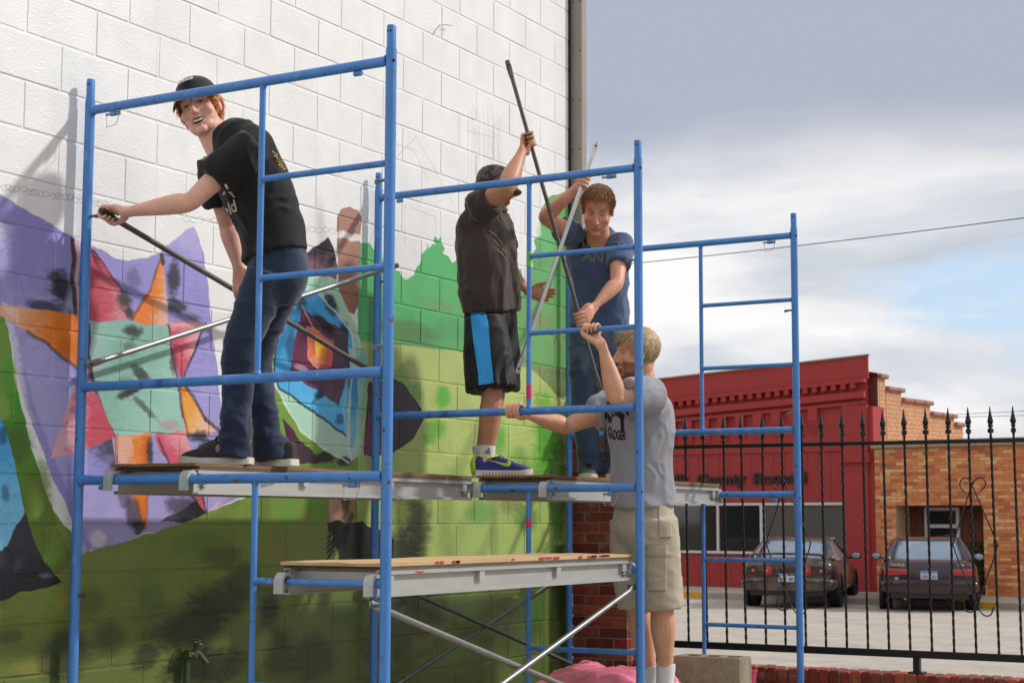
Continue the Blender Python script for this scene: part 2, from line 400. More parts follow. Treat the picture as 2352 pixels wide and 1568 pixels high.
# --- pencil construction lines and plumb lines
for x, y0_, x1, y1_ in ((361, 0, 357, 560), (729, 0, 724, 540)): stroke([(x, y0_), (x1, y1_)], 0.8, (222, 170, 165), 0.55, False)
PENC = (150, 150, 152); rp = random.Random(5)
for k in range(26):
    x = 1075+rp.random()*75; y = 235+rp.random()*60; stroke([(x, y), (x+rp.uniform(-3, 3), y+rp.uniform(40, 170))], 0.9, PENC, 0.5, False)
for a in ([(908, 365), (955, 315), (1005, 400), (1040, 470)], [(905, 330), (950, 345), (985, 420)], [(1070, 300), (1140, 318), (1150, 380)], [(1165, 480), (1168, 545)], [(1180, 480), (1182, 560)], [(1195, 485), (1197, 560)],
          [(930, 470), (930, 560)], [(940, 475), (1000, 500), (1000, 560)], [(850, 470), (842, 500), (860, 520), (850, 560)]): stroke(a, 0.9, PENC, 0.55, False)
for k in range(44):
    x = (k % 22)*11+rp.uniform(-4, 4) if k < 22 else 420+(k-22)*16; y = (428+x*0.17 if x < 260 else 468+x*0.08)+rp.uniform(-3, 3)
    stroke([(x, y), (x+6, y-5), (x+14, y-2), (x+14, y+7), (x+5, y+8), (x, y)], 0.9, PENC, 0.5, False)
# --- meadow and trees
P([(-700, 650), (5, 690), (40, 900), (75, 1050), (120, 1170), (205, 1268), (340, 1225), (480, 1175), (600, 1125), (610, 900), (640, 640), (700, 700), (830, 780), (1000, 790), (1310, 850), (1310, 1900), (-700, 1900)], (112, 152, 62), (116, 134, 56), (300, 1000), (300, 1330))
P([(1310, 845), (1310, 1400), (820, 1300), (820, 785), (905, 788), (1075, 808), (1194, 838)], (178, 192, 110), (154, 178, 96), (1050, 820), (1050, 1250))
P([(-700, 1300), (120, 1300), (500, 1290), (900, 1285), (1310, 1300), (1310, 1900), (-700, 1900)], (116, 132, 54), (94, 108, 48), (300, 1300), (300, 1520), dry=0.25)
P([(-300, 900), (40, 900), (80, 1060), (130, 1200), (170, 1290), (60, 1360), (-300, 1400)], (76, 146, 42), (98, 112, 40), (20, 930), (60, 1290))
for x, y, rx, ry, c, o_ in ((5, 930, 22, 45, (150, 165, 80), 0.7), (35, 1020, 45, 60, (66, 84, 34), 0.75), (20, 860, 25, 60, (82, 158, 48), 0.8), (95, 1120, 40, 90, (92, 110, 40), 0.6),
        (130, 1250, 30, 60, (120, 150, 70), 0.6), (110, 1290, 25, 30, (86, 150, 40), 0.7), (250, 1290, 120, 30, (126, 136, 70), 0.5), (480, 1250, 90, 50, (88, 112, 44), 0.5),
        (640, 1240, 70, 60, (126, 120, 62), 0.5), (520, 1290, 60, 25, (120, 130, 44), 0.5), (660, 1190, 28, 70, (100, 150, 60), 0.6), (725, 1160, 26, 50, (96, 158, 48), 0.7), (350, 1370, 40, 40, (74, 110, 44), 0.6),
        (140, 1380, 25, 30, (150, 140, 40), 0.5), (75, 1530, 60, 25, (128, 122, 52), 0.7), (205, 1385, 40, 40, (70, 80, 34), 0.7), (20, 1460, 40, 25, (48, 62, 30), 0.7),
        (150, 1500, 70, 70, (38, 48, 26), 0.8), (250, 1470, 50, 45, (50, 58, 28), 0.7), (335, 1510, 40, 50, (30, 34, 20), 0.85), (430, 1440, 120, 80, (24, 26, 16), 0.9), (500, 1390, 90, 60, (28, 30, 18), 0.9), (560, 1340, 50, 60, (40, 44, 22), 0.75),
        (520, 1280, 60, 30, (60, 66, 28), 0.7), (480, 1530, 130, 60, (26, 28, 18), 0.9), (350, 1410, 60, 40, (72, 84, 34), 0.4), (640, 1480, 60, 90, (44, 48, 24), 0.8), (620, 1400, 40, 70, (22, 24, 16), 0.85), (720, 1500, 60, 70, (36, 44, 24), 0.7),
        (790, 1400, 80, 60, (66, 92, 36), 0.6), (680, 1400, 40, 50, (84, 96, 40), 0.6), (760, 1320, 120, 40, (34, 36, 20), 0.8), (850, 1300, 60, 60, (20, 20, 16), 0.9), (910, 1290, 70, 120, (26, 26, 18), 0.85), (960, 1200, 40, 120, (30, 30, 20), 0.75),
        (980, 1380, 60, 120, (36, 44, 22), 0.6), (900, 1480, 80, 80, (40, 44, 24), 0.7), (1060, 1400, 50, 90, (92, 130, 50), 0.6), (1090, 1330, 60, 40, (118, 122, 60), 0.6), (1040, 1500, 60, 60, (104, 128, 56), 0.5),
        (925, 870, 25, 40, (104, 165, 66), 0.6), (955, 900, 22, 30, (86, 160, 50), 0.6), (1018, 912, 22, 32, (78, 172, 44), 0.85), (1000, 985, 34, 26, (92, 162, 46), 0.8), (985, 1010, 20, 16, (84, 158, 44), 0.7), (1150, 1000, 26, 80, (88, 168, 52), 0.8),
        (1190, 1060, 30, 60, (104, 150, 60), 0.6), (1100, 1180, 45, 40, (92, 148, 66), 0.6), (1170, 1160, 30, 30, (126, 124, 74), 0.6), (1210, 1190, 40, 40, (72, 110, 44), 0.6), (1060, 1130, 30, 30, (188, 166, 118), 0.5), (930, 1130, 30, 40, (150, 160, 84), 0.6),
        (1250, 1000, 40, 120, (66, 150, 36), 0.85), (1280, 1150, 26, 200, (38, 92, 26), 0.9), (1230, 1120, 30, 50, (110, 150, 66), 0.5), (1285, 1350, 30, 160, (28, 52, 20), 0.9), (1230, 1380, 40, 100, (60, 108, 40), 0.7), (1190, 1450, 60, 60, (54, 74, 34), 0.7)):
    dab(x, y, rx, ry, c, o_*(0.74 if sum(c) < 200 else 1.0))
tree = [(822, 556), (846, 558), (858, 574), (872, 590), (890, 612), (907, 622), (918, 624), (926, 642), (934, 644), (950, 634), (954, 618), (967, 603), (968, 585), (981, 573), (978, 557), (984, 572), (994, 562), (1001, 566), (996, 549), (1002, 543), (1007, 552), (1014, 543), (1014, 558), (1021, 573), (1016, 583), (1029, 588), (1038, 603), (1048, 598), (1075, 612), (1090, 640),
        (1120, 650), (1150, 630), (1170, 640), (1194, 616), (1200, 643), (1210, 652), (1214, 640), (1224, 610), (1219, 590), (1231, 573), (1226, 553), (1244, 540), (1240, 513), (1236, 493), (1249, 470), (1262, 452), (1280, 446), (1310, 440), (1310, 850), (1194, 838), (1072, 808), (905, 790), (822, 784)]
P(tree, (82, 178, 104), (100, 160, 88), (1000, 600), (1150, 800))
for x, y, rx, ry, c, o_ in ((870, 600, 40, 30, (112, 178, 92), 0.6), (960, 660, 60, 26, (96, 178, 112), 0.5), (1000, 700, 60, 18, (120, 150, 96), 0.5), (880, 680, 40, 30, (84, 160, 84), 0.6), (930, 760, 90, 30, (86, 120, 66), 0.7), (1040, 760, 50, 30, (74, 152, 96), 0.6),
        (1260, 560, 30, 50, (104, 186, 120), 0.6), (1270, 650, 40, 40, (92, 176, 110), 0.6), (1250, 740, 40, 30, (128, 138, 88), 0.6), (1280, 790, 40, 30, (120, 150, 92), 0.6), (1210, 800, 36, 30, (92, 160, 92), 0.6), (1180, 770, 30, 40, (100, 156, 82), 0.5)): dab(x, y, rx, ry, c, o_)
P([(1194, 838), (1310, 848), (1310, 912), (1280, 912), (1262, 888), (1225, 852)], (128, 140, 88), (96, 118, 62), (1220, 850), (1300, 905))
stroke([(906, 788), (1072, 808), (1150, 826)], 1.6, (60, 80, 44), 0.4)
# --- the violet figure
VI, VL, BK = (146, 140, 204), (190, 186, 224), (34, 34, 40)
P([(-700, 300), (0, 447), (38, 470), (110, 512), (178, 550), (172, 620), (176, 720), (178, 860), (180, 1280), (200, 1267), (150, 1160), (110, 1070), (60, 940), (25, 790), (4, 700), (-700, 620)], VI, (172, 166, 214), (80, 560), (60, 940))
P([(168, 560), (205, 562), (240, 580), (275, 597), (310, 598), (342, 594), (380, 570), (415, 542), (446, 520), (458, 545), (470, 600), (480, 700), (488, 770), (500, 860), (514, 985), (600, 1090), (575, 1130), (520, 1155), (470, 1180), (415, 1203), (335, 1224), (262, 1251), (212, 1266), (190, 1250), (150, 1160), (168, 900)], VI, (164, 158, 212), (250, 620), (300, 1200))
P([(380, 570), (415, 542), (446, 520), (460, 560), (470, 640), (440, 600)], (172, 166, 216), VI, (440, 540), (420, 640))
P([(-20, 500), (30, 520), (60, 545), (20, 560), (-20, 580)], (212, 208, 226), VI, (0, 510), (40, 560), op=0.8, dry=0.3); dab(8, 620, 10, 60, (168, 164, 206), 0.5)
P([(0, 690), (25, 790), (60, 940), (110, 1070), (150, 1160), (200, 1266), (210, 1262), (165, 1150), (128, 1068), (78, 930), (42, 790), (18, 700)], (206, 202, 226), VI, (40, 850), (60, 845), op=0.9)
dab(140, 660, 34, 52, BK, 0.85, 0.3); dab(105, 705, 55, 16, (36, 34, 48), 0.7); dab(160, 690, 16, 40, (150, 148, 160), 0.6); dab(160, 740, 18, 30, BK, 0.7)
P([(172, 550), (184, 552), (180, 640), (186, 720), (178, 724), (168, 640)], (214, 190, 196)); stroke([(168, 552), (166, 640), (172, 726)], 5, BK, 0.85); stroke([(172, 550), (170, 640), (176, 720)], 1.6, (168, 40, 50), 0.9)
P([(203, 572), (236, 608), (275, 660), (302, 728), (270, 738), (203, 742)], (184, 66, 88), (206, 128, 138), (225, 680), (290, 690)); P([(204, 570), (216, 574), (240, 612), (228, 640)], (92, 30, 44), (184, 66, 88), (212, 580), (230, 630))
stroke([(207, 572), (238, 610), (277, 662), (303, 730)], 2.2, (120, 30, 40), 0.7)
dab(285, 690, 30, 40, BK, 0.8, 0.5); dab(305, 640, 26, 36, (92, 86, 130), 0.6); dab(400, 640, 20, 60, (30, 30, 36), 0.8); dab(405, 705, 36, 24, BK, 0.8); dab(440, 728, 40, 14, (40, 40, 50), 0.5); dab(295, 720, 20, 18, BK, 0.8)
P([(369, 588), (378, 620), (384, 690), (386, 747), (362, 752), (336, 748), (302, 733), (322, 702), (346, 668)], (226, 124, 40), (222, 176, 160), (340, 700), (386, 720)); stroke([(369, 588), (346, 668), (303, 733)], 3, (120, 60, 24), 0.6); stroke([(371, 588), (374, 600)], 5, (40, 20, 10), 0.8)
P([(-40, 694), (0, 700), (60, 710), (122, 716), (180, 726), (180, 850), (140, 812), (100, 785), (50, 758), (5, 728), (-40, 715)], (226, 122, 32), (226, 176, 150), (130, 780), (30, 720)); P([(2, 706), (70, 716), (110, 724), (90, 740), (40, 745)], (232, 206, 194), (226, 140, 70), (20, 710), (90, 740), op=0.75, dry=0.25)
dab(150, 800, 30, 34, (196, 92, 20), 0.5); stroke([(60, 762), (110, 792), (180, 850)], 3, (60, 40, 60), 0.5)
P([(203, 738), (255, 741), (301, 734), (336, 748), (386, 750), (394, 792), (406, 870), (416, 950), (428, 988), (340, 1000), (264, 1002), (240, 962), (214, 890), (204, 820)], (130, 178, 162), (150, 196, 182), (260, 820), (360, 960)); P([(203, 738), (258, 741), (262, 860), (215, 890), (204, 820)], (150, 176, 172), (130, 178, 162), (210, 800), (262, 800))
dab(305, 760, 34, 22, (40, 44, 44), 0.85); dab(300, 800, 22, 30, (64, 74, 72), 0.5); dab(325, 862, 32, 18, (40, 44, 44), 0.75, -0.5); dab(300, 900, 36, 13, (24, 26, 26), 0.9, 0.3); dab(330, 935, 44, 13, (60, 74, 70), 0.7, -0.5); dab(285, 880, 26, 26, (84, 110, 102), 0.5); dab(390, 975, 30, 16, (200, 120, 130), 0.5)
P([(200, 840), (208, 840), (214, 868), (204, 870)], (120, 58, 20)); stroke([(204, 745), (206, 820), (216, 890), (242, 962), (264, 1002)], 3.2, (46, 36, 40), 0.8); stroke([(386, 750), (395, 800), (408, 870), (420, 960)], 2.6, (60, 40, 50), 0.7)
P([(386, 742), (430, 738), (472, 744), (462, 768), (436, 824), (416, 876), (404, 830), (394, 780)], (196, 78, 98), (226, 160, 168), (400, 780), (450, 770)); P([(386, 742), (472, 744), (462, 760), (392, 764)], (226, 168, 172), (206, 110, 124), (420, 744), (420, 764)); stroke([(472, 746), (437, 826), (418, 876)], 2.6, (40, 36, 50), 0.7)
dab(400, 830, 10, 40, (86, 24, 44), 0.6)
P([(178, 884), (200, 894), (222, 905), (246, 962), (266, 1002), (255, 1006), (198, 1030), (114, 1056), (126, 1016), (150, 940), (164, 902)], (196, 72, 94), (226, 172, 182), (225, 960), (140, 960)); dab(160, 1010, 30, 16, (224, 196, 204), 0.5)
P([(414, 884), (424, 886), (442, 916), (470, 962), (498, 986), (470, 1000), (432, 996), (420, 950)], (232, 160, 60), (232, 186, 160), (428, 930), (478, 990)); dab(424, 900, 10, 16, (214, 110, 40), 0.7); stroke([(424, 884), (470, 962), (508, 992)], 4, (44, 38, 44), 0.6); stroke([(415, 884), (421, 950), (432, 996)], 2.2, (150, 70, 20), 0.7)
P([(264, 1002), (300, 1000), (350, 998), (342, 1060), (336, 1216), (326, 1216), (304, 1140), (286, 1080), (272, 1050)], (224, 172, 150), (222, 118, 34), (290, 1020), (336, 1040)); P([(300, 1010), (344, 1006), (340, 1060), (336, 1216), (330, 1216), (318, 1100)], (228, 130, 40), (200, 92, 24), (318, 1060), (340, 1060)); stroke([(266, 1003), (268, 1060)], 3, (196, 96, 30), 0.8)
dab(345, 1040, 10, 38, BK, 0.8); dab(305, 1180, 18, 44, (56, 50, 66), 0.7, 0.4); dab(318, 1210, 16, 14, BK, 0.8); dab(285, 1140, 16, 40, (60, 54, 70), 0.5, 0.3)
P([(356, 1000), (392, 992), (428, 986), (440, 1040), (456, 1100), (474, 1178), (450, 1156), (420, 1118), (392, 1070), (366, 1030)], (208, 90, 108), (226, 150, 158), (400, 1060), (430, 1010)); stroke([(366, 1010), (392, 1070), (450, 1156)], 3, (50, 40, 60), 0.6); stroke([(440, 1050), (458, 1110), (474, 1176)], 2.5, (30, 28, 40), 0.7)
P([(200, 1030), (255, 1006), (266, 1060), (262, 1090), (204, 1110)], (70, 66, 92), VI, (250, 1015), (215, 1080)); dab(455, 1000, 30, 18, BK, 0.85); dab(480, 1020, 34, 18, (40, 40, 54), 0.6)
P([(474, 1178), (446, 1152), (410, 1176), (368, 1198), (420, 1200)], (22, 22, 26), (70, 66, 90), (460, 1170), (390, 1180)); dab(420, 1165, 40, 24, (40, 38, 48), 0.6); dab(380, 1110, 16, 30, (160, 154, 206), 0.6)
P([(476, 1176), (520, 1150), (575, 1128), (590, 1100), (500, 1150)], (226, 176, 178), (170, 150, 200), (480, 1170), (520, 1130)); dab(225, 1240, 24, 22, (222, 220, 232), 0.7)
# --- blue and slate shapes at the wall's near end
P([(-700, 860), (0, 955), (18, 1000), (40, 1090), (56, 1168), (48, 1206), (14, 1266), (-700, 1200)], (70, 164, 220), (120, 190, 230), (0, 1000), (40, 1200)); dab(12, 1130, 14, 34, (60, 90, 120), 0.6); dab(8, 1000, 10, 30, (30, 80, 120), 0.7); stroke([(14, 1266), (48, 1206)], 4, (70, 130, 170), 0.7)
P([(-700, 1230), (0, 1268), (12, 1262), (28, 1222), (56, 1178), (66, 1204), (78, 1240), (98, 1284), (124, 1318), (142, 1336), (100, 1350), (40, 1364), (0, 1378), (-700, 1480)], (52, 52, 64), (34, 34, 42), (40, 1240), (70, 1330)); stroke([(12, 1262), (40, 1300), (52, 1340)], 5, (28, 28, 34), 0.8); dab(40, 1300, 16, 30, (96, 96, 110), 0.5); dab(105, 1320, 20, 8, (140, 140, 150), 0.6)
# --- the diamond figure
MI = (164, 210, 184)
P([(690, 640), (765, 632), (790, 690), (812, 740), (836, 800), (846, 860), (834, 960), (828, 1040), (800, 1066), (742, 1030), (690, 990), (655, 930), (634, 890), (604, 840), (612, 760), (640, 690)], MI, (176, 206, 188), (660, 900), (810, 1000)); dab(615, 830, 14, 60, (150, 176, 160), 0.7)
P([(642, 716), (672, 668), (690, 660), (730, 676), (770, 718), (808, 764), (812, 800), (802, 880), (796, 1004), (768, 980), (700, 932), (640, 892), (630, 850), (634, 780)], (62, 158, 220), (90, 182, 232), (660, 760), (720, 940))
dab(760, 700, 22, 24, (20, 36, 50), 0.85, -0.6); dab(790, 760, 14, 26, (24, 40, 56), 0.8); dab(690, 690, 14, 30, (26, 44, 60), 0.85); dab(668, 800, 12, 50, (24, 60, 100), 0.6); dab(735, 905, 34, 16, (26, 44, 60), 0.85, 0.6); dab(800, 850, 8, 60, (30, 50, 66), 0.8); dab(780, 960, 14, 24, (40, 90, 130), 0.7)
P([(694, 704), (712, 724), (760, 742), (800, 770), (796, 862), (778, 932), (742, 904), (704, 884), (668, 852), (674, 790), (686, 740)], (108, 40, 78), (92, 72, 90), (690, 780), (770, 800))
dab(745, 745, 34, 12, (30, 30, 34), 0.9, -0.4); dab(785, 790, 16, 26, (66, 64, 70), 0.8); dab(775, 870, 16, 40, (90, 60, 84), 0.7); dab(715, 850, 26, 12, (60, 16, 50), 0.7); dab(690, 845, 18, 8, (180, 178, 184), 0.7)
P([(704, 752), (722, 756), (766, 784), (762, 846), (732, 850), (704, 826)], (232, 124, 88), (210, 96, 100), (710, 780), (760, 820)); P([(721, 774), (750, 796), (745, 830), (726, 820)], (242, 196, 46), (232, 140, 50), (725, 790), (750, 815)); P([(706, 826), (722, 814), (746, 834), (730, 850)], (236, 150, 120)); stroke([(704, 752), (706, 826)], 2, (236, 160, 120), 0.7)
stroke([(694, 704), (712, 742), (722, 756)], 2.2, (196, 190, 196), 0.8); stroke([(642, 716), (634, 780), (630, 850), (640, 892)], 2.4, (20, 30, 36), 0.7); stroke([(798, 870), (790, 940), (796, 1004)], 2.6, (186, 196, 200), 0.8); stroke([(640, 892), (700, 932), (768, 980), (796, 1004)], 2.6, (24, 40, 44), 0.7); stroke([(796, 1004), (806, 1060)], 3, (210, 220, 214), 0.8)
P([(800, 800), (836, 800), (846, 860), (834, 960), (828, 1040), (806, 1050), (800, 1000), (806, 900)], (178, 204, 190), (120, 180, 160), (806, 860), (842, 860)); P([(806, 870), (822, 860), (818, 1000), (806, 1040)], (60, 150, 206), (120, 180, 200), (808, 900), (820, 1000))
P([(648, 960), (664, 976), (690, 1010), (712, 1032), (742, 1060), (720, 1064), (690, 1064), (662, 1020)], (76, 22, 54), (60, 40, 54), (660, 980), (720, 1060)); dab(745, 1050, 24, 14, (24, 20, 24), 0.85); dab(790, 1060, 16, 10, (30, 24, 26), 0.8)
P([(846, 880), (905, 868), (930, 885), (958, 925), (976, 956), (950, 1010), (905, 1036), (860, 1050), (834, 1042), (840, 960)], (72, 24, 50), (40, 22, 34), (850, 980), (940, 960)); stroke([(905, 868), (976, 956), (905, 1036)], 2, (20, 14, 18), 0.6); P([(836, 1000), (850, 940), (856, 1040), (834, 1046)], (112, 34, 90))
P([(706, 584), (752, 548), (764, 570), (776, 614), (770, 640), (708, 628)], (30, 26, 32), (132, 90, 110), (740, 556), (735, 634)); stroke([(704, 584), (752, 549), (764, 572)], 2.6, (20, 20, 22), 0.8)
for L_ in ([(642, 716), (672, 668), (692, 660), (730, 676), (770, 718), (808, 764)], [(612, 760), (606, 830), (634, 890), (690, 990), (742, 1030), (800, 1064)], [(808, 764), (814, 820), (806, 900)]): stroke(L_, 2.6, (214, 222, 222), 0.75)
# --- brown stake
stake = [(774, 500), (782, 484), (802, 478), (822, 484), (831, 502), (828, 540), (824, 700), (812, 720), (800, 716), (776, 660)]
P(stake, (166, 124, 108), (150, 108, 92), (800, 500), (800, 700)); stroke([(775, 541), (790, 538), (806, 546), (832, 546)], 7, (232, 228, 224), 0.95); P([(756, 1124), (818, 1130), (812, 1210), (756, 1204)], (190, 152, 132), (160, 112, 92), (760, 1150), (815, 1160)); dab(795, 1150, 12, 30, (70, 50, 40), 0.8); dab(800, 1185, 14, 20, (60, 50, 40), 0.7)
P([(752, 1202), (775, 1196), (800, 1203), (830, 1198), (850, 1212), (880, 1220), (905, 1240), (900, 1300), (780, 1300), (775, 1262), (762, 1250), (768, 1232), (752, 1216)], (20, 19, 16))
for k in range(14): stroke([(758+rp.random()*12, 1206+k*5), (745+rp.random()*10, 1212+k*6)], 1.6, (20, 19, 16), 0.9, False)
img = np.clip(img, 0, 1)
mi = bpy.data.images.new('mural_paint', IW, IH, alpha=False); mi.pixels.foreach_set(np.concatenate([img, np.ones((IH, IW, 1), np.float32)], 2).astype(np.float32).ravel()); mi.pack()

def wall_paint():
    m = bpy.data.materials.new('painted_block'); m.use_nodes = True; t = m.node_tree; b = t.nodes['Principled BSDF']; ln = t.links.new; nn = t.nodes.new
    g = nn('ShaderNodeNewGeometry'); s = nn('ShaderNodeSeparateXYZ'); ln(g.outputs['Position'], s.inputs[0])
    def lin(src, k, c):
        a = nn('ShaderNodeMath'); a.operation = 'MULTIPLY_ADD'; ln(src, a.inputs[0]); a.inputs[1].default_value = k; a.inputs[2].default_value = c; return a.outputs[0]
    u = lin(s.outputs[1], PPM/IW, -IY0*PPM/IW); v = lin(s.outputs[2], PPM/IH, -IZ0*PPM/IH)
    c = nn('ShaderNodeCombineXYZ'); ln(u, c.inputs[0]); ln(v, c.inputs[1])
    it = nn('ShaderNodeTexImage'); it.image = mi; it.extension = 'EXTEND'; ln(c.outputs[0], it.inputs[0])
    nz = nn('ShaderNodeTexNoise'); nz.inputs['Scale'].default_value = 5; nz.inputs['Detail'].default_value = 6; ln(g.outputs['Position'], nz.inputs[0])
    mr = nn('ShaderNodeMapRange'); mr.inputs[1].default_value = 0.3; mr.inputs[2].default_value = 0.7; mr.inputs[3].default_value = 0.93; mr.inputs[4].default_value = 1.04; ln(nz.outputs[0], mr.inputs[0])
    mx = nn('ShaderNodeMix'); mx.data_type = 'RGBA'; mx.blend_type = 'MULTIPLY'; mx.inputs[0].default_value = 1; ln(it.outputs[0], mx.inputs[6]); ln(mr.outputs[0], mx.inputs[7])
    ln(mx.outputs[2], b.inputs['Base Color'])
    b.inputs['Roughness'].default_value = 0.42; b.inputs['Specular IOR Level'].default_value = 0.5
    mp1 = nn('ShaderNodeMapping'); mp1.inputs['Scale'].default_value = (1, 0.35, 1.0); ln(g.outputs['Position'], mp1.inputs[0])
    n1 = nn('ShaderNodeTexNoise'); n1.inputs['Scale'].default_value = 120; n1.inputs['Detail'].default_value = 5; ln(mp1.outputs[0], n1.inputs[0])
    n2 = nn('ShaderNodeTexNoise'); n2.inputs['Scale'].default_value = 28; n2.inputs['Detail'].default_value = 4; n2.inputs['Distortion'].default_value = 1.5; ln(g.outputs['Position'], n2.inputs[0])
    rr = nn('ShaderNodeMapRange'); rr.inputs[1].default_value = 0.56; rr.inputs[2].default_value = 0.70; ln(n2.outputs[0], rr.inputs[0])
    ad = nn('ShaderNodeMath'); ad.operation = 'MULTIPLY_ADD'; ln(rr.outputs[0], ad.inputs[0]); ad.inputs[1].default_value = 0.5; ln(n1.outputs[0], ad.inputs[2])
    bp = nn('ShaderNodeBump'); bp.inputs['Strength'].default_value = 0.42; bp.inputs['Distance'].default_value = 0.003; ln(ad.outputs[0], bp.inputs['Height']); ln(bp.outputs[0], b.inputs['Normal'])
    return m
M_wall = wall_paint()
bld = empty('painted_building', (WX-4, 6.0, 0)); tag(bld, 'white painted concrete block building with a half finished colourful mural', 'building')
bld_loc = V(WX-4, 6.0, 0)
def reg(o, parent_loc): o.location = o.location-Vector(parent_loc); return o
KT, KB = -14, 18                                   # top and bottom mortar lines of the wall
zt = ZK-KT*BH
mb = MB(); mb.box(WX-8, WX-0.0034, -9, WEND-0.012, -0.3, zt-0.01); core = mb.build('mortar_core', M_wall, bld); reg(core, bld_loc)
def block_mesh(name, wy):
    mb = MB(); b = 0.0055; g = 0.0026; x0, x1 = -0.02, 0.0
    y0, y1, z0, z1 = g, wy-g, g, BH-g
    v = [(x0, y0, z0), (x0, y1, z0), (x0, y1, z1), (x0, y0, z1), (x1-b, y0, z0), (x1-b, y1, z0), (x1-b, y1, z1), (x1-b, y0, z1), (x1, y0+b, z0+b), (x1, y1-b, z0+b), (x1, y1-b, z1-b), (x1, y0+b, z1-b)]
    f = [(8, 9, 10, 11)]+[(4+i, 4+(i+1) % 4, 8+(i+1) % 4, 8+i) for i in range(4)]+[(i, (i+1) % 4, 4+(i+1) % 4, 4+i) for i in range(4)]
    mb.add(v, f); return mb
bm_full, bm_half = block_mesh('block', BL), block_mesh('block', BL/2)
me_full, me_half = bm_full.mesh('block'), bm_half.mesh('block')
for m_ in (me_full, me_half): m_.materials.append(M_wall)
rest = MB(); cand = []
for k in range(KT, KB):
    zb = ZK-(k+1)*BH; t = (12.0 if k % 2 else 11.5); spans = [] if k % 2 else [(11.5, 12.0)]
    while t > -30: spans.append((t-1, t)); t -= 1
    for a, b_ in spans:
        y = Y0+a*BL; c = V(WX, (Y0+(a+b_)/2*BL), zb+BH/2)-V(0, 0, EYE); d = c@_fwd
        vis = d > 1 and abs((c@_r2)/d*FPX) < 1176+40 and abs((c@_u2)/d*FPX) < 784+40
        cand.append((0 if vis else 1, d, y, zb, b_-a))
cand.sort(); jit = random.Random(2)
for i, (nv, d, y, zb, wd) in enumerate(cand):
    dx = jit.uniform(-0.0012, 0.0012)
    if not nv and i < 300:
        o = link('block', me_full if wd > 0.7 else me_half, None, bld); o.location = Vector((WX+dx, y, zb))-Vector(bld_loc)
        o.rotation_euler = (0, jit.uniform(-0.004, 0.004), jit.uniform(-0.003, 0.003))
    else:
        src = bm_full if wd > 0.7 else bm_half
        rest.add([(x+WX+dx, yy+y, z+zb) for x, yy, z in src.v], src.f)
o = rest.build('block_courses', M_wall, bld); o['kind'] = 'stuff'; reg(o, bld_loc)
# metal corner flashing on the street side and parapet cap
M_flash = mat('corner_flashing', srgb(150, 140, 132), 0.5, 0.35, var=0.12, scale=3, bump=0.1, chips=[(srgb(170, 130, 112), 2.0, 0.62, 0.75)])
M_dark = mat('dark_gap', srgb(38, 36, 36), 0.8)
zf = EYE+0.92
mb = MB(); zc = zf
for seg in (3.05-1.5+EYE, zt+0.05):
    mb.bbox(WX-0.3, WX+0.086, WEND+0.022, WEND+0.10, zc, seg-0.004, 0.006); zc = seg
o = mb.build('corner_flashing', M_flash, bld); reg(o, bld_loc)
mb = MB(); mb.box(WX-0.28, WX+0.004, WEND-0.004, WEND+0.022, 0.0, zt); o = mb.build('corner_gap', M_dark, bld); reg(o, bld_loc)
mb = MB()
for zz in np.arange(zf+0.2, zt, 0.34):
    for xx in (WX+0.02, WX+0.07): mb.lathe([(0.006, 0), (0.005, 0.003), (0.002, 0.004)], (xx, WEND+0.022, zz), (0, -1, 0), 8)
o = mb.build('screw', mat('screw_steel', srgb(90, 88, 86), 0.5, 0.6), bld); reg(o, bld_loc)
mb = MB(); mb.box(WX-8.05, WX+0.03, -9.05, WEND+0.12, zt, zt+0.06); o = mb.build('parapet_cap', M_flash, bld); reg(o, bld_loc)
mb = MB(); mb.box(WX-8, WX-0.3, WEND+0.0, WEND+0.09, 0, zt-0.02); o = mb.build('street_front', M_flash, bld); reg(o, bld_loc)
# masonry tie sticking out of the wall, tap with its pipe
wp = on_wall(1012, 57, WX); mb = MB(); mb.path([wp+V(0, 0, 0), wp+V(0.02, 0.02, 0.005), wp+V(0.035, 0.07, 0.008)], 0.004, 6); mb.path([wp, wp+V(0.03, -0.045, -0.03), wp+V(0.035, -0.06, -0.05), wp+V(0.03, -0.03, -0.03)], 0.004, 6)
o = mb.build('wall_tie', mat('tie_white', srgb(220, 218, 214), 0.5), bld, 40); reg(o, bld_loc)
tp = on_wall(424, 1500, WX); tapo = empty('garden_tap', tp); tag(tapo, 'green painted garden tap low on the mural wall', 'tap')
M_tap = mat('tap_green', srgb(54, 74, 34), 0.5, var=0.25, scale=30); M_tapd = mat('tap_handle', srgb(66, 70, 44), 0.5, 0.2, var=0.2, scale=30)
mb = MB(); mb.tube((0.0, 0, 0), (0.07, 0, 0), 0.016); mb.tube((0.05, -0.03, 0), (0.05, 0.035, 0.0), 0.019); mb.tube((0.06, 0.03, 0.0), (0.095, 0.045, -0.045), 0.013); mb.tube((0.05, -0.035, 0), (0.05, -0.05, 0), 0.024, 6)
mb.build('tap_body', M_tap, tapo, 40)
mb = MB(); mb.tube((0.055, 0.0, 0.01), (0.07, 0.0, 0.05), 0.008)
for k in range(12):
    a, b_ = 2*math.pi*k/12, 2*math.pi*(k+1)/12
    q = lambda t: V(0.072, 0, 0.055)+V(0.0, 1, 0)*0.03*math.cos(t)+V(0.94, 0, -0.3)*0.03*math.sin(t)
    mb.tube(q(a), q(b_), 0.005, 6)
for k in range(4): mb.tube(V(0.072, 0, 0.055), V(0.072, 0, 0.055)+V(0.0, 1, 0)*0.03*math.cos(k*1.57)+V(0.94, 0, -0.3)*0.03*math.sin(k*1.57), 0.004, 6)
mb.build('tap_handle', M_tapd, tapo, 60)
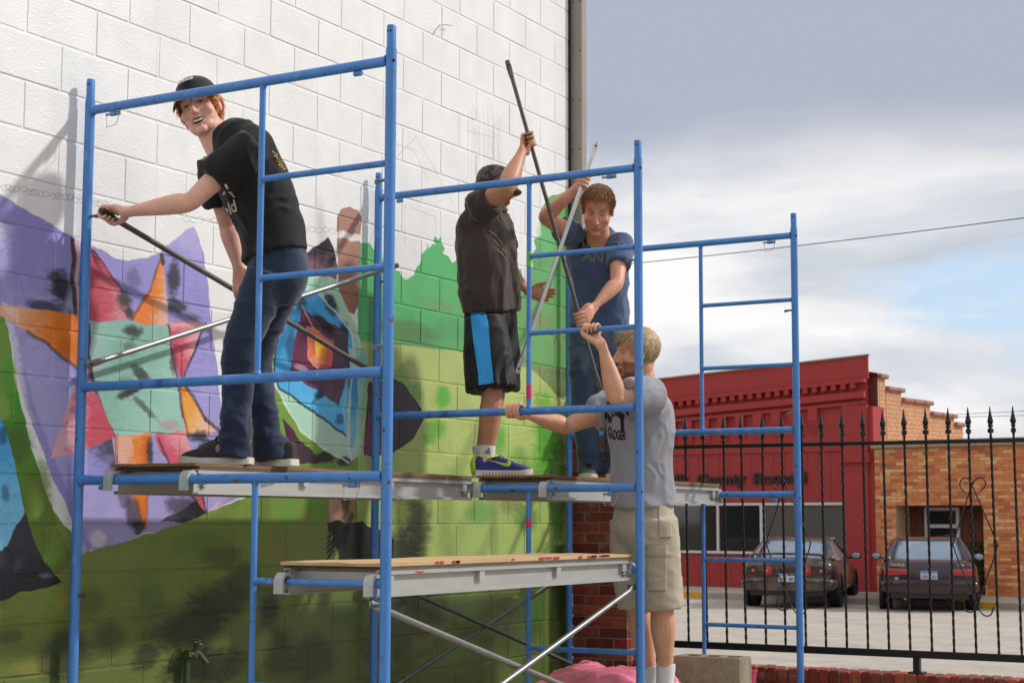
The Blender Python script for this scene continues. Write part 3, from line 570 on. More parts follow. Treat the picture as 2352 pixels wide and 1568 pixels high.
mb = MB(); mb.tube((0.035, -0.02, 0), (0.035, -0.06, -1.0), 0.014); mb.build('pipe', M_tap, tapo, 40)

# unseen building added beside the street so the shop windows mirror dark brick
nb_ = empty('reflection_building', (-27, 4.0, 0)); tag(nb_, 'plain brown brick building added out of view to darken the shop window reflections', 'building')
mb = MB(); mb.box(-13.5, 13.5, -9, 5.7, -0.21, 5.6); mb.build('wall', mat('brown_brick', srgb(112, 84, 68), 0.9, var=0.2, scale=3, bump=0.3), nb_)
mb = MB(); mb.box(-13.7, 13.55, -9.1, 5.85, 5.6, 5.8); mb.build('coping', mat('brown_coping', srgb(96, 88, 80), 0.9), nb_)
for k in range(6):
    mb = MB(); mb.box(-12+k*4.2, -9.2+k*4.2, 5.68, 5.74, 0.7, 2.9); wn_ = mb.build('window', mat('dark_glass', srgb(30, 34, 38), 0.08), nb_)
    mb = MB(); mb.box(-12.08+k*4.2, -9.12+k*4.2, 5.66, 5.76, 0.6, 0.7); mb.build('sill', mat('sill_stone', srgb(150, 144, 134), 0.9), wn_)

# ------------------------------------------------------------------ scaffold
XO, XI, XL = -3.45, -5.02, -4.073; FY = (5.151, 7.357, 9.599); SK = -0.019      # outer, inner, ladder post; frame positions; slight skew
Z0 = EYE+0.160; RU = 0.397; RP, RS = 0.0213, 0.0128
lev = lambda i: Z0+i*RU+(-0.006 if i > 0 else 0)
M_blue = mat('scaffold_blue', srgb(72, 130, 202), 0.40, var=0.16, scale=14, bump=0.12, bscale=60, stretch=(1, 1, 0.35), chips=[(srgb(92, 70, 62), 16, 0.63, 0.67), (srgb(176, 196, 214), 40, 0.70, 0.73), (srgb(132, 174, 216), 7, 0.58, 0.80), (srgb(48, 88, 152), 5, 0.60, 0.72)])
M_galv = mat('galvanised_tube', srgb(152, 152, 150), 0.38, 0.75, var=0.18, scale=20, bump=0.05)
M_galvd = mat('old_tube', srgb(104, 102, 98), 0.48, 0.6, var=0.2, scale=20, chips=[(srgb(92, 72, 58), 12, 0.62, 0.72)])
M_pin = mat('pin_steel', srgb(120, 116, 112), 0.45, 0.7, var=0.2, scale=40)
M_pink = mat('pink_paint', srgb(205, 50, 120), 0.5); M_lime = mat('lime_paint', srgb(110, 190, 60), 0.5); M_redp = mat('red_paint', srgb(178, 40, 48), 0.5, var=0.2, scale=30)
def fpt(i, X, z): return V(X, FY[i]-(XO-X)*SK, z)
GS = 'blue tubular scaffold frames'
def scaffold_frame(i, upper, label):
    o = empty('scaffold_trestle', fpt(i, XO, lev(0)+0.045 if upper else 0.0)); L0 = V(*o.location); tag(o, label, 'scaffold', GS)
    P_ = lambda X, z: fpt(i, X, z)-L0
    top, mid = (4, 1) if upper else (0, -3)
    zb = lev(0)+0.046 if upper else 0.012
    for X in (XO, XI):
        mb = MB(); mb.tube(P_(X, zb), P_(X, lev(top)+0.044), RP, 20); mb.build('post', M_blue, o, 40)
        mb = MB()
        if upper: mb.lathe([(0.0182, 0), (0.0182, 0.085), (0.0165, 0.092), (0.012, 0.093)], P_(X, lev(top)+0.0445), (0, 0, 1), 18)
        else: mb.lathe([(0.0218, 0), (0.0218, 0.004)], P_(X, lev(top)+0.0405), (0, 0, 1), 18)
        mb.build('coupling_pin' if upper else 'coupling_collar', M_blue, o, 40)
        if upper:
            mb = MB()
            for sx in (0.35, -0.35): mb.lathe([(0.0042, 0.0), (0.0042, 0.019)], P_(X, lev(top)+0.112), (sx, -0.94, 0), 10)
            mb.build('pin_hole', M_dark, o)
            mb = MB(); mb.lathe([(0.0065, 0.015), (0.0065, 0.024), (0.003, 0.027)], P_(X, lev(top)-0.005), (0.85, -0.5, 0), 10); mb.lathe([(0.0048, 0.015), (0.0048, 0.0225)], P_(X, lev(0)+0.17), (0.0, -1, 0), 10); mb.build('bolt', M_dark, o, 40)
        else:
            mb = MB(); mb.lathe([(0.0065, 0.015), (0.0065, 0.024), (0.003, 0.027)], P_(X, lev(top)-0.02), (0.85, -0.5, 0), 10); mb.build('bolt', mat('rust', srgb(110, 74, 52), 0.8), o, 40)
            mb = MB(); mb.box(P_(X, 0)[0]-0.06, P_(X, 0)[0]+0.06, P_(X, 0)[1]-0.06, P_(X, 0)[1]+0.06, 0.0, 0.012); mb.build('base_plate', M_blue, o)
    for l_ in (top, mid):
        mb = MB(); mb.tube(P_(XO-0.018, lev(l_)), P_(XI+0.018, lev(l_)), RP-0.0015, 20); mb.build('ledger', M_blue, o, 40)
        for X, s_ in ((XO, -1), (XI, 1)): mb = MB(); mb.lathe([(0.0245, 0.019), (0.0212, 0.027)], P_(X, lev(l_)), (s_, 0, 0), 16); mb.build('weld', M_blue, o, 180)
    mb = MB(); mb.tube(P_(XL, lev(mid)+0.015), P_(XL, lev(top)-0.015), RS, 16); mb.lathe([(0.0165, 0), (0.013, 0.012)], P_(XL, lev(mid)+0.018), (0, 0, 1), 14); mb.lathe([(0.0165, 0), (0.013, 0.012)], P_(XL, lev(top)-0.018), (0, 0, -1), 14); mb.build('ladder_post', M_blue, o, 40)
    for l_ in (top-1, top-2):
        mb = MB(); mb.tube(P_(XO-0.018, lev(l_)), P_(XL+0.01, lev(l_)), RS, 16); mb.lathe([(0.016, 0.01), (0.013, 0.018)], P_(XL, lev(l_)), (1, 0, 0), 14); mb.build('rung', M_blue, o, 40)
    for X, s_ in ((XO, -1), (XI, 1)):
        for zz in ((EYE+1.28, EYE+0.648) if upper else (EYE-0.315, EYE-0.925)):
            p = P_(X, zz); mb = MB(); mb.tube(p+V(s_*0.018, 0, 0), p+V(s_*0.062, 0, 0), 0.0062, 12); mb.box(min(p[0]+s_*0.05, p[0]+s_*0.068), max(p[0]+s_*0.05, p[0]+s_*0.068), p[1]-0.004, p[1]+0.004, p[2]-0.010, p[2]+0.0045)
            mb.build('brace_stud', M_pin, o, 40)
    for X in (XI+0.14, XO-0.155):
        p = P_(X, lev(top)-0.031); mb = MB(); mb.tube(p+V(-0.017, 0, 0), p+V(0.017, 0, 0), 0.0098, 14); mb.build('pin_socket', M_blue, o, 40)
    return o, P_
NAME = {(0, 1): 'upper blue scaffold frame whose rungs cross the laughing man in black', (0, 0): 'lower blue scaffold frame carrying the paint stained lower deck by its rung',
        (1, 1): 'upper blue scaffold frame gripped by the man in the grey shirt', (1, 0): 'lower blue scaffold frame beside the khaki shorts',
        (2, 1): 'upper blue scaffold frame standing against the sky before the red building', (2, 0): 'lower blue scaffold frame in front of the iron fence'}
fr = {k: scaffold_frame(k[0], k[1], NAME[k]) for k in NAME}
def wire_clip(k, X, top, up=1):
    o, P_ = fr[k]; p = P_(X, lev(top)-0.031); mb = MB()
    mb.tube(p+V(-0.045, 0, 0), p+V(0.03, 0, 0), 0.0052, 12); mb.lathe([(0.009, 0), (0.009, 0.01)], p+V(0.022, 0, 0), (1, 0, 0), 12)
    mb.path([p+V(-0.04, 0, 0), p+V(-0.034, -0.006, -0.055*up), p+V(0.02, -0.008, -0.05*up), p+V(0.034, 0, 0.0), p+V(0.03, 0.004, 0.012*up)], 0.0018, 6)
    mb.build('locking_pin', M_galv, o, 40)
wire_clip((0, 1), XI+0.14, 4); wire_clip((1, 1), XO-0.155, 4, -0.8); wire_clip((2, 1), XO-0.155, 4)
wire_clip((0, 0), XO-0.155, 0); wire_clip((1, 0), XO-0.155, 0)
def smear(k, p, r, col):          # dried splash of paint on a tube
    o, P_ = fr[k]; rr = random.Random(int(p[2]*1e4)); mb = MB()
    for j in range(5): q = P_(p[0], p[2]+rr.uniform(-0.03, 0.03)); mb.lathe([(r+0.0008, -0.006-rr.random()*0.008), (r+0.0012, 0), (r+0.0008, 0.006+rr.random()*0.01)], q, (0, 0, 1), 14)
    mb.build('paint_smear', col, o, 60)
smear((1, 0), (XL, 0, EYE-0.03), RS, M_pink); smear((1, 1), (XL, 0, EYE+0.64), RS, M_pink); smear((1, 1), (XL, 0, EYE+1.33), RS, M_lime)

def brace(label, ends, end_m=None, pivot=True, m1=None, m2=None, rt=0.0127):
    """two tubes with flattened, drilled ends, joined by a pivot rivet"""
    c = (np.array(ends[0][0])+np.array(ends[0][1])+np.array(ends[1][0])+np.array(ends[1][1]))/4
    o = empty('cross_brace', c); tag(o, label, 'brace', 'steel cross braces')
    for j, (a, b) in enumerate(ends):
        a = np.array(a, float)-c; b = np.array(b, float)-c; d = unit(b-a); mb = MB()
        mb.tube(a+d*0.075, b-d*0.075, rt, 16)
        sd = unit(np.cross(d, (0, 0, 1))); n = unit(np.cross(sd, d)) if j == 0 else unit(np.cross(sd, d))
        t_ = end_m if end_m is not None else sd      # t_: thin direction of the flattened tabs
        t_ = unit(t_-d*np.dot(t_, d)); w_ = np.cross(d, t_)
        for e, s_ in ((a, d), (b, -d)):
            mb.add(*loft([(e+s_*0.085, w_*rt, t_*rt), (e+s_*0.06, w_*0.014, t_*0.009), (e+s_*0.035, w_*0.0155, t_*0.0042), (e+s_*0.006, w_*0.0155, t_*0.0032), (e-s_*0.022, w_*0.014, t_*0.003), (e-s_*0.028, w_*0.009, t_*0.003)], 14, 1))
        tb = mb.build('brace_tube', (m1 if j == 0 else m2) or M_galv, o, 50)
        mb = MB()
        for e in (a, b): mb.lathe([(0.006, -0.0045), (0.006, 0.0045)], e, t_, 10)
        mb.build('end_hole', M_dark, tb)
    if pivot:
        mb = MB(); mb.lathe([(0.008, -0.018), (0.008, 0.018), (0.003, 0.021)], np.zeros(3), end_m if end_m is not None else (1, 0, 0), 12); mb.build('pivot_rivet', M_pin, o, 40)
    return o
def bp(X, i, z, dy=0): return fpt(i, X, EYE+z)+V(0, dy, 0)
XN = V(1, 0, 0)
brace('bright steel cross brace below the paint stained lower deck', [(bp(XO-0.05, 0, -0.315), bp(XO-0.05, 1, -0.925)), (bp(XO-0.024, 0, -0.925), bp(XO-0.024, 1, -0.315))], XN)
brace('dull grey cross brace close to the wall behind the lower deck', [(bp(XI+0.05, 1, -0.31), bp(XI+0.05, 2, -0.93)), (bp(XI+0.026, 1, -0.93), bp(XI+0.026, 2, -0.31))], XN, m1=M_galvd, m2=M_galvd)
BRA = (V(XI+0.115, 5.16, EYE+1.285), V(XI+0.07, 7.42, EYE+0.735)); BRB = (bp(XI+0.05, 0, 0.648), V(XI+0.095, 7.42, EYE+1.365))
brace('steel cross brace held by the laughing man along the mural', [BRA, BRB], XN, m1=M_galvd, m2=M_galv)
T1 = (at(1168, 150, 8.92), at(1378, 892, 9.08)); T2 = (at(1368, 335, 9.02), at(1191, 846, 8.92))
brace('opened steel cross brace held up between the camouflage cap and the blue shirt', [T1, T2], unit(-_fwd+_r2*0.25), m1=M_galvd, m2=mat('sunlit_tube', srgb(214, 214, 214), 0.3, 0.6, var=0.08, scale=20), pivot=False, rt=0.0112)  # second tube has a paler metal colour standing for its sun highlight

M_alu = mat('deck_aluminium', srgb(184, 183, 180), 0.45, 0.45, var=0.14, scale=12, stretch=(1, 0.2, 1), chips=[(srgb(150, 138, 120), 9, 0.66, 0.78)])
M_hook = mat('hook_cast', srgb(186, 185, 182), 0.5, 0.4, var=0.12, scale=30)
M_ply = mat('deck_plywood', srgb(196, 162, 118), 0.75, var=0.16, scale=5, stretch=(3, 0.5, 3), bump=0.25, bscale=60, chips=[(srgb(150, 116, 80), 3.0, 0.60, 0.72)])
M_plyd = mat('weathered_plywood', srgb(128, 92, 62), 0.85, var=0.3, scale=6, stretch=(3, 0.5, 6), bump=0.4, bscale=60)
M_plyg = mat('grey_ply_core', srgb(98, 88, 78), 0.9, var=0.35, scale=12, stretch=(3, 1, 10), bump=0.5, bscale=60)
def deck(i, x0, x1, zb, label, splash=False, dz=0.0, ov=0.05):
    y0, y1 = FY[i]-(XO-(x0+x1)/2)*SK+0.032, FY[i+1]-(XO-(x0+x1)/2)*SK-0.032
    o = empty('scaffold_deck', ((x0+x1)/2, (y0+y1)/2, zb)); c = V(*o.location); tag(o, label, 'scaffold deck', 'plywood scaffold decks')
    def part(nm, m, f, parent=o, sm=0): b = MB(); f(b); return b.build(nm, m, parent, sm, None)
    sh = lambda a: a
    for s_, xr in ((1, x0), (-1, x1)):
        b = MB(); X = xr-c[0]
        a0, a1 = (0, 0.032) if s_ > 0 else (-0.032, 0); w0, w1 = (0.024, 0.028) if s_ > 0 else (-0.028, -0.024)
        L_ = (y1-y0)/2
        b.box(X+a0, X+a1, -L_, L_, 0.070, 0.0755); b.box(X+w0, X+w1, -L_, L_, -0.019, 0.0705); b.box(X+a0, X+a1, -L_, L_, -0.0245, -0.0188); b.box(X+(0.0 if s_ > 0 else -0.003), X+(0.003 if s_ > 0 else 0.0), -L_, L_, 0.058, 0.0702); b.box(X+(0.0 if s_ > 0 else -0.003), X+(0.003 if s_ > 0 else 0.0), -L_, L_, -0.0187, -0.010)
        rl = b.build('side_rail', M_alu, o)
        for ye in (-L_, L_):
            b = MB()
            for zz in (0.045, 0.012): b.lathe([(0.009, 0), (0.0085, 0.010), (0.004, 0.014)], (X+s_*0.024, ye*(1-0.05/L_), zz-0.006), (-s_, 0, 0), 10)
            b.build('rivet', M_galv, rl, 50)
            # hook over the ledger
            b = MB(); sg = 1 if ye > 0 else -1; yc = ye+sg*0.032; arc = []
            for t in np.linspace(-0.25, math.pi+0.1, 11): arc.append((yc-sg*math.cos(t)*1.0*0.0, 0))
            prof = []
            for t in np.linspace(0, math.pi, 9): prof.append((yc-sg*0.0345*math.cos(t), 0.0+0.0345*math.sin(t)*1.05))
            inner = [(yc-sg*0.0232*math.cos(t), 0.0232*math.sin(t)) for t in np.linspace(0, math.pi, 9)]
            outl = [(yc-sg*0.0345, -0.018)]+prof+[(yc+sg*0.0345, -0.045), (yc+sg*0.0232, -0.045)]+inner[::-1]+[(yc-sg*0.0232, -0.018)]
            xh0, xh1 = (X+0.002, X+0.044) if s_ > 0 else (X-0.044, X-0.002); zo = -(zb-BARZ)
            n_ = len(outl); vs = [(xh0, y_, z_+zo) for y_, z_ in outl]+[(xh1, y_, z_+zo) for y_, z_ in outl]
            fs = [(k_, (k_+1) % n_, n_+(k_+1) % n_, n_+k_) for k_ in range(n_)]
            h_ = len(outl); k2 = 0
            for k_ in range(n_//2): 
                a_, b_, c_, d_ = k_, k_+1, n_-2-k_, n_-1-k_
                if b_ < c_: fs += [(a_, b_, c_, d_), (n_+d_, n_+c_, n_+b_, n_+a_)]
            b.add(vs, fs); b.build('hook', M_hook, o, 30)
    for yy in np.linspace(y0+0.06, y1-0.06, 4): b = MB(); b.box(x0-c[0]+0.005, x1-c[0]-0.005, yy-c[1]-0.02, yy-c[1]+0.02, 0.02, 0.066); b.build('cross_member', M_alu, o)
    rr = random.Random(i+int(x0*100)); zz = 0.0758
    for ply, (th, m_) in enumerate(((0.008, M_plyg), (0.0035, M_plyg), (0.012, M_ply if splash else M_plyd))):
        if ply == 1: zz += 0.0012
        nx, ny = 7, 26; b = MB(); xa, xb = x0-c[0]-0.004+ply*0.002, x1-c[0]+0.004-ply*0.001; ya, yb = y0-c[1]+0.004-(0.028 if ply == 2 else 0), y1-c[1]-0.004+(0.02 if ply == 2 else 0)
        top = [[(xa+(xb-xa)*u/nx+rr.uniform(-1, 1)*0.0012, ya+(yb-ya)*v/ny, zz+th+(0.0015*math.sin(u*2.1+v*0.6)+rr.uniform(-0.0006, 0.0006) if ply == 2 else 0)) for u in range(nx+1)] for v in range(ny+1)]
        vs = [p for row in top for p in row]; nt_ = len(vs); vs += [(p[0], p[1], zz) for p in vs]; W_ = nx+1; fs = []
        for v in range(ny):
            for u in range(nx): a_ = v*W_+u; fs += [(a_, a_+1, a_+1+W_, a_+W_), (nt_+a_+W_, nt_+a_+1+W_, nt_+a_+1, nt_+a_)]
        for v in range(ny): a_ = v*W_; fs.append((a_+W_, a_, nt_+a_, nt_+a_+W_)); a_ += nx; fs.append((a_, a_+W_, nt_+a_+W_, nt_+a_))
        for u in range(nx): a_ = u; fs.append((a_, a_+1, nt_+a_+1, nt_+a_)[::-1]); a_ = ny*W_+u; fs.append((a_, a_+1, nt_+a_+1, nt_+a_))
        b.add(vs, fs); b.build('plywood_sheet', m_, o); zz += th
    return o, c, zz
BARZ = lev(0)
D1, c1, zd = deck(0, -4.845, -4.395, lev(0)-0.035, 'upper plywood deck under the dark sneakers of the man in black')
D2, c2, _ = deck(1, -4.385, -3.955, lev(0)-0.033, 'upper plywood deck under the blue running shoe')
BARZ = lev(-1)
D3, c3, _ = deck(0, -3.945, -3.485, lev(-1)-0.025, 'lower plywood deck with red paint stains along its edge', True)
DECKZ = lev(0)-0.033+zd
rr = random.Random(4); mb = MB()
for k in range(15):
    y = FY[0]+0.1+rr.random()*1.9-c3[1]; l_ = 0.02+rr.random()*0.07; x = -3.485-c3[0]+0.0052
    mb = MB(); mb.box(x-0.0, x+0.0006, y, y+l_, 0.091+rr.random()*0.004, 0.1015); mb.build('paint_stain', M_redp, D3)
mb = MB(); x = -3.485-c3[0]+0.0006
mb.add([(x, -0.86, 0.066), (x, -0.78, 0.066), (x, -0.80, 0.060), (x, -0.83, 0.0585)], [(0, 3, 2, 1)]); mb.build('paint_drip', M_redp, D3)
mb = MB(); x = -3.485-c3[0]-0.0236; mb.add([(x, 0.25, 0.0), (x, 0.31, 0.0), (x, 0.31, 0.045), (x, 0.25, 0.045)], [(0, 1, 2, 3)]); mb.build('label_plate', M_hook, D3)

# ------------------------------------------------------------------ brick pier, low wall, fence
def brick_mat(name, cols, rough=0.85, lo=0.7, hi=1.3, wear=0.55):
    """brick colour chosen per object, with noise and pale wear"""
    m = bpy.data.materials.new(name); m.use_nodes = True; t = m.node_tree; b = t.nodes['Principled BSDF']; ln = t.links.new; nn = t.nodes.new
    oi = nn('ShaderNodeObjectInfo'); r = nn('ShaderNodeValToRGB'); r.color_ramp.interpolation = 'CONSTANT'; e = r.color_ramp.elements
    while len(e) < len(cols): e.new(0.5)
    for k, c in enumerate(cols): e[k].position = k/len(cols); e[k].color = (*c, 1)
    ln(oi.outputs['Random'], r.inputs[0]); g = nn('ShaderNodeNewGeometry')
    nz = nn('ShaderNodeTexNoise'); nz.inputs['Scale'].default_value = 30; nz.inputs['Detail'].default_value = 6; ln(g.outputs['Position'], nz.inputs[0])
    mr = nn('ShaderNodeMapRange'); mr.inputs[1].default_value = 0.3; mr.inputs[2].default_value = 0.7; mr.inputs[3].default_value = lo; mr.inputs[4].default_value = hi; ln(nz.outputs[0], mr.inputs[0])
    mx = nn('ShaderNodeMix'); mx.data_type = 'RGBA'; mx.blend_type = 'MULTIPLY'; mx.inputs[0].default_value = 1; ln(r.outputs[0], mx.inputs[6]); ln(mr.outputs[0], mx.inputs[7])
    n2 = nn('ShaderNodeTexNoise'); n2.inputs['Scale'].default_value = 7; n2.inputs['Detail'].default_value = 5; ln(g.outputs['Position'], n2.inputs[0])
    r2 = nn('ShaderNodeMapRange'); r2.inputs[1].default_value = 0.60; r2.inputs[2].default_value = 0.75; r2.inputs[4].default_value = wear; ln(n2.outputs[0], r2.inputs[0])
    m2 = nn('ShaderNodeMix'); m2.data_type = 'RGBA'; ln(r2.outputs[0], m2.inputs[0]); ln(mx.outputs[2], m2.inputs[6]); m2.inputs[7].default_value = (*srgb(178, 150, 126), 1)
    ln(m2.outputs[2], b.inputs['Base Color']); b.inputs['Roughness'].default_value = rough
    bpn = nn('ShaderNodeBump'); bpn.inputs['Strength'].default_value = 0.5; bpn.inputs['Distance'].default_value = 0.004; ln(nz.outputs[0], bpn.inputs['Height']); ln(bpn.outputs[0], b.inputs['Normal'])
    return m
M_brick = brick_mat('red_brick', [srgb(128, 52, 36), srgb(146, 62, 42), srgb(110, 44, 34), srgb(158, 76, 50), srgb(120, 58, 46), srgb(138, 48, 36)])
M_mortar = mat('mortar', srgb(128, 118, 108), 0.95, var=0.15, scale=40, bump=0.3, bscale=150)
pier = empty('brick_pier', (-4.88, 9.98, 0)); tag(pier, 'red brick pier at the end of the painted wall', 'pier')
mod, ch = 0.2032, 0.0677; px0, py0 = -5.083, 9.778; gp = 0.0045; NCs = 34
def brick_me(lx, ly, lz): b = MB(); b.bbox(gp, lx-gp, gp, ly-gp, gp, lz-gp, 0.004); me = b.mesh('brick'); me.materials.append(M_brick); return me
bA, bB = brick_me(mod, mod/2, ch), brick_me(mod/2, mod, ch); rb = random.Random(9)
for k in range(NCs):
    z = k*ch; lay = [(bA, 0, 0), (bA, mod, 0), (bA, 0, 1.5*mod), (bA, mod, 1.5*mod), (bB, 0, 0.5*mod), (bB, 1.5*mod, 0.5*mod)] if k % 2 else [(bB, 0, 0), (bB, 0, mod), (bB, 1.5*mod, 0), (bB, 1.5*mod, mod), (bA, 0.5*mod, 0), (bA, 0.5*mod, 1.5*mod)]
    for me, dx, dy in lay:
        o = link('brick', me, None, pier); o.location = (px0+dx+4.88+rb.uniform(-1, 1)*0.0015, py0+dy-9.98+rb.uniform(-1, 1)*0.0015, z); o.rotation_euler = (0, 0, rb.uniform(-0.006, 0.006))
b = MB(); b.box(px0+0.008+4.88, px0+2*mod-0.008+4.88, py0+0.008-9.98, py0+2*mod-0.008-9.98, 0, NCs*ch-0.004); b.build('mortar', M_mortar, pier)
M_stone = mat('cap_stone', srgb(150, 142, 128), 0.9, var=0.2, scale=12, bump=0.5, bscale=60)
b = MB(); b.bbox(-0.25, 0.25, -0.25, 0.25, NCs*ch, NCs*ch+0.05, 0.012); b.bbox(-0.22, 0.22, -0.22, 0.22, NCs*ch+0.05, NCs*ch+0.075, 0.01); b.build('cap', M_stone, pier)

lw = empty('low_brick_wall', (-1.0, 10.02, 0)); tag(lw, 'low red brick wall under the iron fence with a rowlock brick top', 'wall')
ZC = EYE-0.905; rm = MB(); rm.bbox(0.004, 0.063, -0.1, 0.1, -0.095, 0, 0.007); me_r = rm.mesh('brick'); me_r.materials.append(M_brick)
stuff = MB(); nb_ = int(9.6/0.067)
for k in range(nb_):
    x = -4.66+k*0.067; dz = rb.uniform(-0.004, 0.003)
    if x < -1.3:
        o = link('brick', me_r, None, lw); o.location = (x+1.0, rb.uniform(-0.004, 0.004), ZC+dz); o.rotation_euler = (rb.uniform(-0.02, 0.02), rb.uniform(-0.03, 0.03), rb.uniform(-0.02, 0.02))
    else: stuff.add([(vx+x+1, vy, vz+ZC+dz) for vx, vy, vz in rm.v], rm.f)
o = stuff.build('brick_row', M_brick, lw); o['kind'] = 'stuff'
b = MB(); b.box(-3.66, 5.98, -0.085, 0.085, -0.5, ZC-0.012); b.build('mortar', M_mortar, lw)
courses = MB()
for k in range(8):
    z = ZC-0.1-(k+1)*ch; x = -4.66+(0.1 if k % 2 else 0)
    while x < 4.8: courses.bbox(x+gp+1, x+mod-gp+1, -0.097, 0.097, z+gp, z+ch-gp, 0.004); x += mod
o = courses.build('brick_courses', M_brick, lw); o['kind'] = 'stuff'

M_iron = mat('black_iron', srgb(26, 26, 27), 0.38, 0.3, var=0.25, scale=30, bump=0.15, bscale=80)
YF = 10.0; fence = empty('iron_fence', (-1.0, YF, ZC)); tag(fence, 'black wrought iron fence with twisted bars and spear points', 'fence')
fo = V(-1.0, YF, ZC); zr1, zr0 = EYE+0.478, EYE-0.792
for zz, hh, nm in ((zr1, 0.012, 'top_rail'), (zr0, 0.022, 'bottom_rail')):
    b = MB(); b.bbox(-4.64-fo[0], 4.9-fo[0], -0.014, 0.014, zz-hh-fo[2], zz+hh-fo[2], 0.003); b.build(nm, M_iron, fence)
def twisted():
    b = MB(); n = 46; h0, h1 = zr0-fo[2], EYE+0.575-fo[2]; vs = []; r = 0.0068
    for k in range(n+1):
        z = h0+(h1-h0)*k/n; tw = (z-h0)*2*math.pi/0.115/1.0*0.5
        for j in range(4): a = tw+j*math.pi/2; vs.append((r*1.3*math.cos(a), r*1.3*math.sin(a), z))
    b.add(vs, [(4*k+j, 4*k+(j+1) % 4, 4*k+4+(j+1) % 4, 4*k+4+j) for k in range(n) for j in range(4)]); return b
me_bar = twisted().mesh('baluster', 180); me_bar.materials.append(M_iron)
b = MB(); zz = EYE+0.555-fo[2]
b.bbox(-0.014, 0.014, -0.014, 0.014, zz-0.03, zz-0.004, 0.003); b.bbox(-0.012, 0.012, -0.012, 0.012, zz+0.004, zz+0.02, 0.003)
b.lathe([(0.008, -0.006), (0.010, 0.02), (0.017, 0.030), (0.019, 0.040), (0.014, 0.058), (0.008, 0.085), (0.003, 0.122), (0.0008, 0.128)], (0, 0, zz), (0, 0, 1), 8)
me_fin = b.mesh('spear_point', 50); me_fin.materials.append(M_iron)
x = -4.607
while x < 4.8:
    o = link('baluster', me_bar, None, fence); o.location = (x-fo[0], rb.uniform(-0.004, 0.004), 0); o.rotation_euler = (rb.uniform(-0.004, 0.004), -0.010+rb.uniform(-0.006, 0.006), rb.uniform(0, 1.5))
    q = link('spear_point', me_fin, None, o); q.rotation_euler = (0, 0, 0.0)
    x += 0.1315
for xp in (-2.86, -0.4, 2.4, -4.55):
    b = MB(); b.box(xp-0.02-fo[0], xp+0.02-fo[0], -0.02, 0.02, 0.01, zr0-0.0225-fo[2]); b.box(xp-0.045-fo[0], xp+0.045-fo[0], -0.045, 0.045, 0.0, 0.0098); b.build('foot_post', M_iron, fence)
C9 = lambda pts: [on_y(1568+a/3, 1045.3+c_/3, YF-0.016)-fo for a, c_ in pts]
LA = [(1945, 255), (1912, 215), (1918, 172), (1950, 156), (1982, 178), (1998, 215), (2040, 310), (2100, 445), (2160, 590), (2168, 620), (2140, 720), (2080, 890), (2026, 1045), (1990, 1078), (1950, 1068), (1938, 1030), (1944, 990)]
LB = [(2052, 245), (2084, 210), (2082, 170), (2050, 154), (2014, 170), (1990, 210), (1960, 300), (1910, 460), (1866, 600), (1868, 630), (1910, 750), (1980, 910), (2046, 1062), (2086, 1104), (2125, 1095), (2140, 1045)]
for sh in (0, -1300, 1500):
    for P_ in (LA, LB):
        b = MB(); q = C9([(a+(sh if sh != -1300 else -1288), c_-(0 if sh == 0 else 12 if sh < 0 else -12)) for a, c_ in P_]); v, f = limb(crom(q, 4), [0.0042]*(4*(len(q)-1)+1), n=6, sub=1, round_ends=False); b.add(v, f); b.build('scroll', M_iron, fence, 180)

# ------------------------------------------------------------------ ledge with block, pink sheet, tub
M_conc = mat('ledge_concrete', srgb(150, 144, 134), 0.9, var=0.15, scale=5, bump=0.4, bscale=50)
ZL = EYE-0.955
lo_ = empty('concrete_ledge', (-3.8, 8.5, 0)); tag(lo_, 'low concrete ledge that the man in khaki shorts stands on', 'ledge')
b = MB(); b.bbox(-0.95, 0.95, -0.95, 0.95, -0.05, ZL, 0.012); b.build('slab', M_conc, lo_)
M_cin = mat('cinder_block', srgb(158, 144, 124), 0.95, var=0.22, scale=20, bump=0.9, bscale=110, chips=[(srgb(112, 102, 90), 60, 0.60, 0.68)])
cb = empty('cinder_block', (-3.735, 8.93, ZL), 0.03); tag(cb, 'grey hollow cinder block lying before the iron fence', 'cinder block')
b = MB(); lx, ly, lz = 0.40, 0.195, 0.19
for a0, a1, c0, c1_ in ((-lx/2, lx/2, -ly/2, -ly/2+0.034), (-lx/2, lx/2, ly/2-0.034, ly/2), (-lx/2, -lx/2+0.034, -ly/2+0.034, ly/2-0.034), (lx/2-0.034, lx/2, -ly/2+0.034, ly/2-0.034), (-0.075, -0.045, -ly/2+0.034, ly/2-0.034), (0.045, 0.075, -ly/2+0.034, ly/2-0.034)): b.bbox(a0, a1, c0, c1_, 0, lz, 0.004)
b.box(-lx/2+0.03, lx/2-0.03, -ly/2+0.03, ly/2-0.03, 0.0, 0.02); b.build('block_shell', M_cin, cb)
